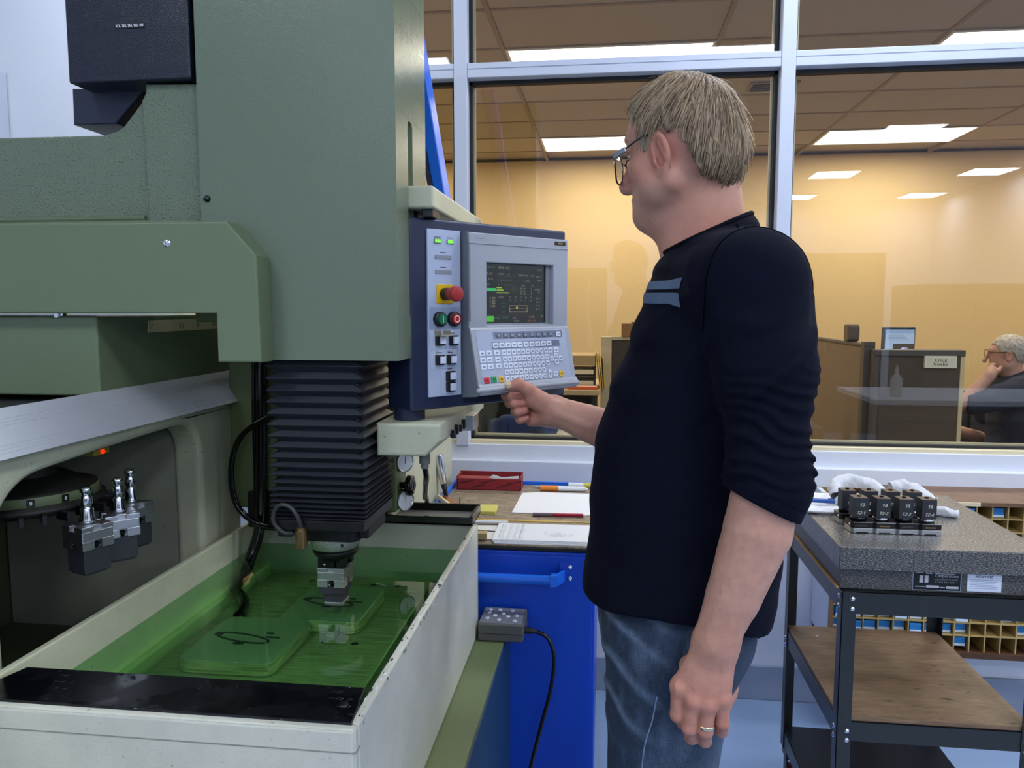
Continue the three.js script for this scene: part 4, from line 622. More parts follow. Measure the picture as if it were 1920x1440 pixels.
// ---------------------------------------------------------------- blue tool cabinet with its clutter
{
  const x0 = -0.532, x1 = -0.022, z0 = -1.958, z1 = -2.665, y = 0.81;
  const c = thing('tool_cabinet', 'bright blue steel tool cabinet with wood-grain mat top between machine and man', 'cabinet', [-0.28, 0, -2.3]);
  part('body', B(x0, x1, 0.09, 0.795, z1, z0, 0.004, 3), M.blue, c);
  part('front_panel', B(x0 + 0.01, x1 - 0.008, 0.12, 0.785, z0 - 0.001, z0 + 0.004, 0.002), M.blue, c);
  part('edge_lip', [B(x0, x0 + 0.012, 0.79, 0.822, z1, z0, 0.002), B(x0, x1, 0.79, 0.822, z1, z1 + 0.012, 0.002), B(x1 - 0.006, x1, 0.79, 0.813, z1, z0, 0.002)], M.blueBright, c);
  part('front_lip', B(x0, x1, 0.7965, 0.806, z0 - 0.004, z0 + 0.002, 0.002), M.black, c);
  part('top_mat', B(x0 + 0.012, x1 - 0.006, 0.80, y, z1 + 0.012, z0 - 0.002, 0.001), M.matTop, c);
  const h = part('handle', [cyl([-0.46, 0.735, z0 + 0.045], [-0.135, 0.735, z0 + 0.045], 0.0125, 0.0125, 16), extY([[-0.135, z0 + 0.033], [-0.135, z0 + 0.057], [-0.118, z0 + 0.05], [-0.100, z0 + 0.006], [-0.104, z0 + 0.004], [-0.118, z0 + 0.03]], 0.751, 0.032, 0.002)], M.blueBright, c);
  part('handle_bracket', B(-0.115, -0.095, 0.715, 0.768, z0 + 0.003, z0 + 0.0075, 0.001), M.blue, h);
  for (const yy of [0.757, 0.727]) part('screw', lathe([[0, 0.0045], [0.004, 0.004], [0.0065, 0.001], [0.0065, 0]], [-0.088, yy, z0 + 0.004], [0, 0, 1], 16), M.chrome, c);
  for (const [x, z] of [[x0 + 0.06, z0 - 0.07], [x1 - 0.06, z0 - 0.07], [x0 + 0.06, z1 + 0.07], [x1 - 0.06, z1 + 0.07]]) part('caster', [new THREE.CylinderGeometry(0.042, 0.042, 0.026, 20).rotateZ(Math.PI / 2).translate(x, 0.042, z), B(x - 0.02, x + 0.02, 0.06, 0.092, z - 0.02, z + 0.02, 0.003)], M.black, c);
  // red carton with its lid flaps open
  const rb = thing('red_carton', 'open dark red cardboard carton at the back of the blue cabinet top', 'box', [-0.40, y, -2.6]);
  const rx0 = -0.505, rx1 = -0.283, rz0 = -2.625, rz1 = -2.553, ry = y + 0.052;
  const rc = std(0x8c1f28, 0.6);
  part('carton', [B(rx0, rx1, y + 0.0005, y + 0.004, rz0, rz1, 0.001), B(rx0, rx1, y, ry - 0.012, rz1 - 0.004, rz1, 0.001), B(rx0, rx1, y, ry, rz0, rz0 + 0.004, 0.001), B(rx0, rx0 + 0.004, y, ry - 0.004, rz0, rz1, 0.001), B(rx1 - 0.004, rx1, y, ry - 0.004, rz0, rz1, 0.001)], rc, rb);
  part('front_flap', B(rx0 + 0.002, rx1 - 0.10, ry - 0.014, ry - 0.011, rz1 - 0.045, rz1, 0.001), rc, rb);
  part('lining', [extZ([[-0.40, ry - 0.014], [-0.29, ry - 0.012], [-0.292, ry - 0.002], [-0.35, ry - 0.008], [-0.38, ry + 0.001]], rz1 - 0.012, 0.002, 0.0004)], M.white, rb);
  for (const [a, b] of [[-0.495, 0.022], [-0.452, 0.008], [-0.42, 0.024], [-0.365, 0.01], [-0.33, 0.022]]) { const g = B(0, 0.05, 0, 0.0035, 0, 0.0006, 0); g.rotateZ(0.22); g.translate(a, y + b, rz1 + 0.0001); part('printed_stripe', g, std(0x4a1016, 0.6), rb); }
  const lay = (name, label, cat, hx, w, d, hgt, cx, cz, turn, group) => { const t = thing(name, label, cat, [cx, y + 0.0004, cz], turn, group, true); part('sheet', B(-w / 2, w / 2, 0, hgt, -d / 2, d / 2, Math.min(0.001, hgt * 0.3)), std(hx, 0.75), t); return t; };
  lay('sticky_note_pad', 'yellow sticky note pad on the mat', 'note pad', 0xd9cf6a, 0.094, 0.082, 0.010, -0.375, -2.285, 0.05);
  const ws = thing('blank_paper', 'blank white sheet of paper on the cabinet top beside the man', 'paper', [-0.16, y + 0.0004, -2.405], 0, undefined, true);
  part('sheet', extY([[-0.12, 0.13], [-0.115, -0.12], [-0.06, -0.138], [0.13, -0.135], [0.13, 0.135]], 0.0016, 0.0016, 0.0003), M.paper, ws);
  const dc = thing('document_stack', 'stapled drawing sheets with a printed table at the cabinet front edge', 'document', [-0.163, y + 0.0004, -2.048], 0.02, undefined, true);
  for (let i = 0; i < 4; i++) part('sheet', B(-0.128 - 0.002 * i, 0.128, 0.0022 * i, 0.0022 * i + 0.0019, -0.085, 0.076 + 0.002 * (3 - i), 0.0004), M.paper, dc);
  part('printed_drawing', new THREE.PlaneGeometry(0.25, 0.158).rotateX(-Math.PI / 2).translate(-0.002, 0.0093, -0.004), new THREE.MeshStandardMaterial({ roughness: 0.8, map: canvasTex(512, 324, (x, w, h) => { x.fillStyle = '#f1f1f3'; x.fillRect(0, 0, w, h); x.fillStyle = '#a9abb2'; let s = 3; const q = () => (s = (s * 16807) % 2147483647) / 2147483647; for (let c = 0; c < 4; c++) for (let r = 0; r < 26; r++) x.fillRect(22 + c * 34, 26 + r * 11, 14 + q() * 16, 3); x.fillStyle = '#8f929a'; x.fillRect(14, 18, 3, 290); x.fillRect(128, 18, 3, 290); x.strokeStyle = '#b9bbb9'; x.lineWidth = 2; for (let i = 0; i < 6; i++) x.strokeRect(260 + q() * 120, 150 + q() * 80, 30 + q() * 60, 20 + q() * 40); x.beginPath(); x.arc(340, 210, 40, 0, 7); x.stroke(); }) }), dc);
  const ru = thing('yellow_rule', 'long thin yellow rule across the mat', 'ruler', [-0.2, y + 0.0004, -2.19], 0.02, undefined, true); part('blade', B(-0.185, 0.165, 0, 0.0015, -0.0045, 0.0045, 0.0004), std(0xd8b24a, 0.5), ru); part('rounded_end', cyl([0.165, 0, 0], [0.165, 0.0015, 0], 0.0045), std(0xc79d35, 0.5), ru);
  const pen = (name, label, cx, cz, L, r, turn, mats, group) => { const t = thing(name, label, 'pen', [cx, y + r + 0.0006, cz], turn, group, true); part('barrel', cyl([-L * 0.1, 0, 0], [L / 2, 0, 0], r, r, 14), mats[0], t); part('cap', cyl([-L / 2, 0, 0], [-L * 0.1, 0, 0], r * 1.06, r * 1.06, 14), mats[1], t); part('tip', lathe([[0, 0.012], [r * 0.35, 0.008], [r * 0.85, 0], [0, 0]], [L / 2, 0, 0], [1, 0, 0], 14), mats[2], t); return t; };
  pen('ballpoint_pen', 'ballpoint pen with red barrel and clear grip beside the blank sheet', -0.138, -2.248, 0.15, 0.0052, 0.05, [std(0xa01535, 0.4), std(0x6c5a60, 0.35), M.white]);
  pen('marker_pen', 'white marker with an orange cap behind the blank sheet', -0.142, -2.572, 0.15, 0.0088, 0.03, [M.white, std(0xe88420, 0.45), M.white]);
  pen('marker_pen', 'yellow-green highlighter at the cabinet’s back edge beside the man', -0.06, -2.625, 0.13, 0.009, 0.02, [std(0xc9c04a, 0.45), M.white, std(0xa8a030, 0.45)]);
  pen('pencil', 'thin dark pencil lying behind the orange-capped marker', -0.155, -2.606, 0.17, 0.0042, 0.0, [std(0x3c2c22, 0.5), std(0xb8b0a4, 0.5), std(0xd2b48c, 0.6)]);
  const sc2 = thing('scriber', 'short white plastic scriber at the tank end of the mat', 'tool', [-0.325, y + 0.006, -2.142], 0, undefined, true); part('handle', cyl([-0.05, 0, 0], [0.05, 0, -0.004], 0.0052, 0.0056), M.white, sc2); part('blade', cyl([-0.10, 0, 0.002], [-0.05, 0, 0], 0.0012, 0.0022), M.steel, sc2);
  const dg = thing('dark_file', 'thin dark needle file lying on the white cloth', 'tool', [-0.335, y + 0.0045, -2.065], 0, undefined, true); part('shank', cyl([-0.05, 0, -0.004], [0.035, 0, 0.006], 0.0028, 0.0016), M.black, dg); part('tang', cyl([-0.09, 0, -0.008], [-0.05, 0, -0.004], 0.001, 0.0022), M.steel, dg);
  const cl = lay('paper_towel', 'crumpled white paper towel under the needle file', 'paper towel', 0xe4e2de, 0.15, 0.13, 0.0035, -0.36, -2.052, 0.1);
  const tb = thing('copper_block', 'small tan electrode block on the paper towel', 'block', [-0.325, y + 0.0042, -1.995], 0.1, undefined, true); part('block', B(-0.018, 0.012, 0, 0.017, -0.014, 0.014, 0.001), std(0xb39b6a, 0.5), tb); part('groove', B(-0.03, -0.018, 0, 0.013, -0.012, 0.012, 0.001), std(0x77663c, 0.5), tb);
  // copper electrodes and the glass tube holder at the left edge
  const ce = thing('copper_electrode', 'bright copper bar standing tilted at the cabinet’s left edge', 'electrode', [-0.485, y, -2.33], 0.5, undefined, true); part('bar', B(-0.012, 0.012, 0.0005, 0.018, -0.07, 0.06, 0.001), metal(0xd08a58, 0.35), ce); part('backing', B(-0.020, -0.012, 0.0005, 0.024, -0.07, 0.05, 0.001), std(0xe0cda8, 0.5), ce);
  const bs = thing('brass_rod', 'thin brass rod standing upright by the copper bar', 'rod', [-0.452, y, -2.33], 0, undefined, true); part('rod', cyl([0, 0.0004, 0], [0.001, 0.03, 0], 0.0022), M.brass, bs); part('foot', cyl([0, 0.0004, 0], [0, 0.003, 0], 0.0045), M.brass, bs);
  const gt = thing('oil_brush', 'steel brush holder leaning in the corner at the cabinet’s left edge', 'brush', [-0.51, y, -2.41], 0, undefined, true); part('tube', lathe([[0, 0.052], [0.0105, 0.054], [0.0175, 0.145], [0.0185, 0.150], [0.0165, 0.150], [0.0158, 0.146], [0, 0.143]], [0, 0, 0], [-0.20, 1, -0.05], 24), M.chrome, gt); part('grip', lathe([[0, 0.0], [0.006, 0.001], [0.0075, 0.03], [0.0105, 0.053], [0, 0.055]], [0, 0.001, 0], [-0.20, 1, -0.05], 16), M.darkSteel, gt);
}
// ---------------------------------------------------------------- steel cart with granite plate
const CX0 = 0.530, CX1 = 0.955, CZ0 = -1.743, CZ1 = -2.264;
{
  const c = thing('steel_cart', 'dark grey bolted angle-steel cart with a brown plywood shelf', 'cart', [0.74, 0, -2.0]);
  const L = (x, z, sx, sz) => part('leg', [B(Math.min(x, x + sx * 0.032), Math.max(x, x + sx * 0.032), 0.14, 0.80, Math.min(z, z - sz * 0.003), Math.max(z, z - sz * 0.003), 0.0008), B(Math.min(x, x + sx * 0.003), Math.max(x, x + sx * 0.003), 0.14, 0.80, Math.min(z, z - sz * 0.032), Math.max(z, z - sz * 0.032), 0.0008)], M.cart, c);
  L(CX0, CZ0, 1, 1); L(CX1, CZ0, -1, 1); L(CX0, CZ1, 1, -1); L(CX1, CZ1, -1, -1);
  const rail = (n, a) => part(n, a, M.cart, c);
  for (const [yt, h] of [[0.80, 0.052], [0.4965, 0.048], [0.19, 0.045]]) {
    for (const z of [CZ0, CZ1]) { const s = z === CZ0 ? -1 : 1; rail('front_rail', [B(CX0 + 0.003, CX1 - 0.003, yt - h, yt, Math.min(z + s * 0.003, z + s * 0.006), Math.max(z + s * 0.003, z + s * 0.006), 0.0006), B(CX0 + 0.003, CX1 - 0.003, yt - 0.003, yt, Math.min(z + s * 0.003, z + s * 0.03), Math.max(z + s * 0.003, z + s * 0.03), 0.0006)]); }
    for (const x of [CX0, CX1]) { const s = x === CX0 ? 1 : -1; rail('side_rail', [B(Math.min(x + s * 0.003, x + s * 0.006), Math.max(x + s * 0.003, x + s * 0.006), yt - h, yt, CZ1 + 0.004, CZ0 - 0.004, 0.0006)]); }
  }
  const sh = part('plywood_shelf', B(CX0 + 0.006, CX1 - 0.006, 0.4945, 0.506, CZ1 + 0.006, CZ0 - 0.006, 0.001), M.ply, c);
  part('shelf_knot', extY([[0.80, -1.86], [0.815, -1.862], [0.83, -1.858], [0.815, -1.853]], 0.5064, 0.0006, 0), std(0x57452f, 0.7), sh);
  part('shelf_chip', B(0.598, 0.606, 0.5058, 0.507, -2.19, -2.185, 0.0004), M.white, sh);
  part('lower_shelf', B(CX0 + 0.006, CX1 - 0.006, 0.186, 0.195, CZ1 + 0.006, CZ0 - 0.25, 0.001), std(0x23252a, 0.4), c);
  part('brace', B(CX0 + 0.2, CX0 + 0.23, 0.184, 0.1865, CZ1 + 0.006, CZ0 - 0.006, 0.0006), M.cart, c);
  const bolt = (p, d) => part('bolt', lathe([[0, 0.0042], [0.0035, 0.0036], [0.0058, 0.0012], [0.006, 0]], p, d, 14), M.chrome, c);
  for (const yb of [0.784, 0.761, 0.474, 0.452]) { for (const x of [CX0 + 0.0225, CX1 - 0.0225]) bolt([x, yb, CZ0], [0, 0, 1]); for (const z of [CZ0 - 0.02, CZ1 + 0.02]) bolt([CX0, yb, z], [-1, 0, 0]); }
  for (const [x, z] of [[CX0 + 0.03, CZ0 - 0.03], [CX1 - 0.03, CZ0 - 0.03], [CX0 + 0.03, CZ1 + 0.03], [CX1 - 0.03, CZ1 + 0.03]]) { const k = part('caster', [new THREE.CylinderGeometry(0.045, 0.045, 0.028, 22).rotateZ(Math.PI / 2).translate(x, 0.045, z)], std(0x7c2420, 0.5), c); part('fork', [B(x - 0.022, x - 0.018, 0.03, 0.12, z - 0.018, z + 0.018, 0.001), B(x + 0.018, x + 0.022, 0.03, 0.12, z - 0.018, z + 0.018, 0.001), B(x - 0.026, x + 0.026, 0.117, 0.142, z - 0.026, z + 0.026, 0.002)], M.darkSteel, k); }
  const g = thing('granite_plate', 'thick grey granite surface plate resting on the steel cart', 'surface plate', [0.74, 0.80, -2.0]);
  part('slab', B(0.520, 0.957, 0.852, 0.9045, -2.262, -1.738, 0.003, 3), M.granite, g);
  part('ledge', B(0.528, 0.95, 0.8015, 0.853, -2.25, -1.758, 0.002), std(0xd8d8da, 0.45, { map: T.granite, bumpMap: T.fine, bumpScale: 0.0005 }), g);
  part('wood_strip', B(0.521, 0.527, 0.8012, 0.806, -2.25, -1.76, 0.0005), std(0xb08d52, 0.6), g);
  const pl = part('maker_plate', B(0.682, 0.7845, 0.806, 0.8535, -1.759, -1.7565, 0.0005), M.steel, g);
  part('maker_print', new THREE.PlaneGeometry(0.099, 0.045).translate(0.7332, 0.830, -1.7562), new THREE.MeshStandardMaterial({ roughness: 0.4, map: canvasTex(400, 182, (x, w, h) => { x.fillStyle = '#0b0b0d'; x.fillRect(0, 0, w, h); x.fillStyle = '#bcbcc0'; x.fillRect(52, 50, 32, 66); x.fillRect(96, 50, 32, 66); x.fillRect(22, 12, 56, 18); x.fillRect(104, 16, 56, 18); x.font = 'bold 34px sans-serif'; x.fillText('Corporation', 184, 62, 200); x.fillRect(180, 26, 170, 8); x.font = '17px sans-serif'; x.fillText('Manufacturers of Granite', 184, 88, 200); x.fillText('St. Cloud, Minn. 56301', 184, 112, 200); x.fillRect(16, 150, 90, 7); x.fillRect(112, 140, 110, 22); x.fillRect(232, 152, 40, 7); x.fillRect(280, 144, 106, 22); }) }), pl);
  const pw = part('calibration_label', B(0.797, 0.868, 0.8075, 0.8505, -1.759, -1.7568, 0.0003), M.white, g);
  part('calibration_print', new THREE.PlaneGeometry(0.069, 0.041).translate(0.8325, 0.829, -1.7565), new THREE.MeshStandardMaterial({ roughness: 0.5, map: canvasTex(320, 190, (x, w, h) => { x.fillStyle = '#dfe5f2'; x.fillRect(0, 0, w, h); x.fillStyle = '#1a2038'; x.font = 'bold italic 42px serif'; x.textAlign = 'center'; x.fillText('Starrett', w / 2 - 10, 46); x.fillStyle = '#8d98b4'; for (let i = 0; i < 6; i++) x.fillRect(24, 66 + i * 18, 220 + ((i * 37) % 52), 5); }) }), pw);
}
{
  // pallets with black electrode blocks on the granite plate: two rows of four
  const y = 0.905, mark = ['T2-1', 'T2-2', 'T2-3', 'T2-4'], num = ['13', '14', '15', '16'], rear = ['T5', 'T6', 'T8', 'S1'];
  const holder = (x, z, row, i) => {
    const place = ['leftmost', 'second', 'third', 'rightmost'][i];
    const t = thing('electrode_pallet', `black electrode block marked ${row ? rear[i] : mark[i]}, ${place} in the ${row ? 'rear' : 'front'} row on granite`, 'tool holder', [x, y, z], 0.06, 'electrode pallets on the granite plate', true);
    const s = 0.0245, ch = 0.006;
    const oct = [[-s + ch, -s], [s - 0.001, -s], [s, -s + 0.001], [s, s], [-s + ch, s], [-s, s - ch], [-s, -s + ch]];
    part('pallet_base', [extY(oct.map(p => [p[0], p[1]]), 0.012, 0.0118, 0.0008)], M.steel, t);
    part('pallet_foot', B(-0.013, 0.013, 0.0003, 0.003, s - 0.001, s + 0.0012, 0.0005), M.black, t);
    const top = part('pallet_top', [extY(oct.map(p => [p[0] * 0.995, p[1] * 0.995]), 0.026, 0.0135, 0.0006)], std(0x1a1615, 0.35), t);
    part('edge_line', B(-s + ch, s, 0.0255, 0.0268, s - 0.0014, s + 0.0006, 0.0002), M.chrome, top);
    part('name_strip', B(-0.012, 0.012, 0.0165, 0.0195, s - 0.0004, s + 0.0004, 0.0001), i % 2 ? M.brass : std(0x4a4642, 0.5), top);
    part('side_pin', lathe([[0, 0.003], [0.004, 0.002], [0.005, 0]], [-s + 0.0012, 0.018, 0.012], [-1, 0, 0.0], 14), M.chrome, top);
    part('ring', lathe([[0, 0.036], [0.016, 0.036], [0.0185, 0.033], [0.0185, 0.0262], [0, 0.0262]], [0, 0, -0.002], [0, 1, 0], 28), i % 2 ? M.chrome : M.darkSteel, t);
    const blk = part('electrode', B(-0.0165, 0.0165, 0.035, 0.0815, -0.0185, 0.0145, 0.0008), std(0x34363c, 0.6), t);
    part('top_bolt', [cyl([0, 0.0813, -0.002], [0, 0.0855, -0.002], 0.0045, 0.0045, 12)], M.black, blk);
    part('top_rust', B(-0.0158, 0.0158, 0.0812, 0.0818, -0.0178, 0.0138, 0.0002), std(0x63503f, 0.6), blk);
    part('scribed_mark', new THREE.PlaneGeometry(0.0325, 0.0455).translate(0, 0.0582, 0.0147), engraved(104, 146, row ? [[rear[i], 52, 108, 34], [String(9 + i), 70, 60, 26]] : [[mark[i], 52, 122, 32, 0.04], [num[i], 56, 62, 36]], row ? '#cfd2da' : '#c9cbb8'), blk);
  };
  for (let i = 0; i < 4; i++) { holder(0.574 + 0.0245 + 0.0505 * i, -1.872, 0, i); }
  for (let i = 0; i < 4; i++) { holder(0.569 + 0.0245 + 0.0505 * i, -1.945, 1, i); }
  // white rag with soft folds
  const rag = thing('white_rag', 'white cotton rag lying under the blue pen on the granite plate', 'cloth', [0.64, y, -2.12], 0, undefined, true);
  { const n = 40, g = new THREE.PlaneGeometry(0.30, 0.22, n, n); g.rotateX(-Math.PI / 2); const p = g.attributes.position; for (let i = 0; i < p.count; i++) { const x = p.getX(i), z = p.getZ(i), e = Math.min(0.15 - Math.abs(x), 0.11 - Math.abs(z)); const wob = 0.012 * noise(x * 18, z * 18, 5); p.setX(i, x + wob); p.setZ(i, z + 0.012 * noise(x * 14, z * 14, 9)); p.setY(i, 0.003 + 0.010 * Math.abs(noise(x * 22, z * 30, 2)) + 0.006 * Math.abs(noise(x * 60, z * 60, 3)) * sstep(0, 0.03, e)); } g.computeVertexNormals(); boxUV(g); const under = g.clone(); under.translate(0, -0.0025, 0); part('rag_cloth', [g, under], M.cloth, rag); }
  part('rag_hem', tube([[-0.15, 0.005, 0.1], [-0.07, 0.006, 0.114], [0.0, 0.005, 0.112], [0.1, 0.006, 0.115], [0.15, 0.005, 0.105]], 0.0035, 30, 6), M.cloth, rag);
  const crump = g => { const p = g.attributes.position, nn = g.attributes.normal; for (let i = 0; i < p.count; i++) { const x = p.getX(i), y2 = p.getY(i), z = p.getZ(i), k = 0.006 * noise(x * 40, y2 * 60, z * 40) + 0.004 * Math.abs(noise(x * 90, y2 * 90, z * 90)); p.setXYZ(i, x + nn.getX(i) * k, y2 + nn.getY(i) * k, z + nn.getZ(i) * k); } g.computeVertexNormals(); return g; };
  const glove = thing('white_rag', 'bunched white cloth roll behind the electrode pallets', 'cloth', [0.67, y, -2.1], 0, undefined, true);
  part('roll', crump(tube([[-0.06, 0.03, 0.02], [-0.055, 0.05, -0.02], [-0.02, 0.062, -0.04], [0.03, 0.055, -0.03], [0.06, 0.035, 0.0], [0.075, 0.02, 0.03]], 0.016, 80, 20)), M.cloth, glove);
  part('fold', crump(tube([[-0.06, 0.028, 0.02], [-0.05, 0.018, 0.03], [-0.02, 0.016, 0.04], [0.02, 0.015, 0.03]], 0.012, 60, 20)), M.cloth, glove);
  part('fold', crump(tube([[0.09, 0.045, -0.03], [0.12, 0.052, -0.03], [0.15, 0.042, -0.01], [0.17, 0.02, 0.03]], 0.017, 60, 20)), M.cloth, glove);
  part('trailing_end', crump(tube([[0.15, 0.012, 0.06], [0.19, 0.012, 0.075], [0.215, 0.008, 0.08]], 0.010, 40, 20)), M.cloth, glove);
  const pen = thing('blue_pen', 'blue plastic pen resting on the white rag', 'pen', [0.585, y + 0.019, -2.075], -0.1, undefined, true); part('barrel', cyl([-0.045, 0, 0], [0.04, 0, 0], 0.0058, 0.0058, 14), std(0x14509c, 0.4), pen); part('tip', lathe([[0, 0.014], [0.002, 0.012], [0.0055, 0], [0, 0]], [-0.045, 0, 0], [-1, 0, 0], 14), std(0x0e3f80, 0.4), pen); part('clip', B(0.0, 0.03, 0.0055, 0.0075, -0.0015, 0.0015, 0.0005), std(0x14509c, 0.4), pen);
}
// ---------------------------------------------------------------- pigeonhole rack under the window with blue bins
{
  const x0 = 0.748, pitch = 0.0475, nc = 18, x1 = x0 + 0.012 + nc * pitch, zf = -2.58, zb = -2.792, top = 0.80, rowH = 0.0435, nr = 11, bot = top - nr * rowH - 0.012;
  const r = thing('pigeonhole_rack', 'wooden pigeonhole rack under the window behind the cart', 'shelf', [x0, 0.3, -2.7]);
  part('counter_top', B(x0 + 0.125, x1 + 0.03, top, top + 0.014, zb, zf + 0.012, 0.002), std(0xc3a488, 0.5, { map: T.ply }), r);
  part('back_board', B(x0, x1, bot, top, zb, zb + 0.008, 0), std(0x8a6a42, 0.7), r);
  part('side_board', B(x0 - 0.004, x0 + 0.012, bot, top, zb, zf - 0.006, 0.001), M.wallShop, r, 'white painted side board'); part('edge_strip', B(x0 - 0.004, x0 + 0.012, bot, top, zf - 0.006, zf, 0.001), std(0x7d5f40, 0.6), r); part('side_board', B(x1, x1 + 0.012, bot, top, zb, zf, 0.001), M.wood, r);
  part('base_board', B(x0, x1 + 0.012, bot - 0.018, bot + 0.002, zb, zf + 0.006, 0.001), std(0x8a6644, 0.6, { map: T.ply }), r);
  const div = B(-0.002, 0.002, bot, top, zb + 0.008, zf - 0.002, 0), shelf = B(x0 + 0.012, x1, -0.002, 0.002, zb + 0.008, zf - 0.0022, 0);
  const wm = std(0xb69a5e, 0.6);
  for (let i = 1; i < nc; i++) { const g = div.clone().translate(x0 + 0.012 + i * pitch, 0, 0); part('upright', g, wm, r); }
  for (let j = 1; j < nr; j++) { const g = shelf.clone().translate(0, top - j * rowH, 0); part('shelf_board', g, wm, r); }
  // top edge mouldings of the counter, pale block
  part('counter_edge', B(1.11, 1.19, top + 0.001, top + 0.013, zf + 0.008, zf + 0.016, 0.001), std(0xd8c7a4, 0.6), r);
  const binGeo = [B(-0.019, 0.019, 0, 0.03, -0.20, 0.0, 0.002), B(-0.0185, 0.0185, 0.0015, 0.0095, -0.0003, 0.0012, 0.0004), B(-0.0185, 0.0185, 0.026, 0.0315, -0.004, 0.001, 0.0008)];
  const rowW = ['top', 'second', 'third', 'fourth', 'fifth', 'sixth', 'seventh', 'eighth', 'ninth', 'tenth', 'bottom'], ord = ['first', 'second', 'third', 'fourth', 'fifth', 'sixth', 'seventh', 'eighth', 'ninth', 'tenth', 'eleventh', 'twelfth', 'thirteenth', 'fourteenth', 'fifteenth', 'sixteenth', 'seventeenth', 'eighteenth'];
  let proto = null;
  const skip = new Set(['0,9', '0,12', '1,9', '1,10', '2,9', '8,10', '9,9', '9,10', '9,11', '10,9', '10,10', '10,11', '10,12', '10,13', '10,14', '10,15', '9,13', '8,12', '3,10', '3,12', '0,11', '1,11', '2,10', '8,9', '9,15']);
  for (let j = 0; j < nr; j++) for (let i = 0; i < nc; i++) {
    const vis = (j <= 4 && i >= 7) || (j >= 7);
    if (!vis || skip.has(j + ',' + i) || (j > 9 && i < 8) || (j < 3 && i < 9 && i !== 8)) continue;
    const label = `blue bin in the ${rowW[j]} row of the pigeonhole rack, ${ord[i]} column from its left side`;
    const p = [x0 + 0.012 + (i + 0.5) * pitch + (((i * 7 + j * 3) % 5) - 2) * 0.0006, top - (j + 1) * rowH + 0.0022, zf - 0.004 - ((i * 5 + j * 11) % 4) * 0.006];
    if (!proto) { proto = thing('parts_bin', label, 'bin', p, 0, 'blue bins in the pigeonhole rack', true); part('bin_body', binGeo[0], M.bin, proto); part('paper_label', binGeo[1], std(0xd8e2ea, 0.6), proto); part('rim', binGeo[2], std(0x2c86c8, 0.5), proto); }
    else copyOf(proto, p, (((i + j) % 3) - 1) * 0.02, label);
  }
  const gr = thing('glass_slip', 'small grey slip lying on the rack’s counter by the wall', 'slip', [1.02, top + 0.014, -2.74]); part('slip', B(0.99, 1.04, top + 0.0144, top + 0.018, -2.76, -2.72, 0.001), std(0x8d94a0, 0.4), gr); part('edge', B(0.992, 1.038, top + 0.018, top + 0.0195, -2.758, -2.724, 0.0004), std(0xb8bec8, 0.3), gr);
}
// ---------------------------------------------------------------- bodies: signed distance fields meshed with surface nets
const cap = (a, b, ra, rb = ra) => {
  const [ax, ay, az] = a, bx = b[0] - ax, by = b[1] - ay, bz = b[2] - az, L = bx * bx + by * by + bz * bz || 1e-9;
  return (x, y, z) => { const px = x - ax, py = y - ay, pz = z - az, t = Math.max(0, Math.min(1, (px * bx + py * by + pz * bz) / L)); const dx = px - bx * t, dy = py - by * t, dz = pz - bz * t; return Math.sqrt(dx * dx + dy * dy + dz * dz) - (ra + (rb - ra) * t); };
};
const sph = (c, r) => (x, y, z) => Math.hypot(x - c[0], y - c[1], z - c[2]) - r;
const ell = (c, r) => (x, y, z) => { const px = (x - c[0]), py = (y - c[1]), pz = (z - c[2]); const k0 = Math.hypot(px / r[0], py / r[1], pz / r[2]), k1 = Math.hypot(px / (r[0] * r[0]), py / (r[1] * r[1]), pz / (r[2] * r[2])); return k1 < 1e-9 ? -Math.min(...r) : k0 * (k0 - 1) / k1; };
const smin = (a, b, k) => { const h = Math.max(k - Math.abs(a - b), 0) / k; return Math.min(a, b) - h * h * k * 0.25; };
const smax = (a, b, k) => -smin(-a, -b, k);
const uni = (k, ...f) => (x, y, z) => { let d = f[0](x, y, z); for (let i = 1; i < f.length; i++) d = smin(d, f[i](x, y, z), k); return d; };
const chain = (k, ps, rs) => uni(k, ...ps.slice(1).map((p, i) => cap(ps[i], p, rs[i], rs[i + 1])));
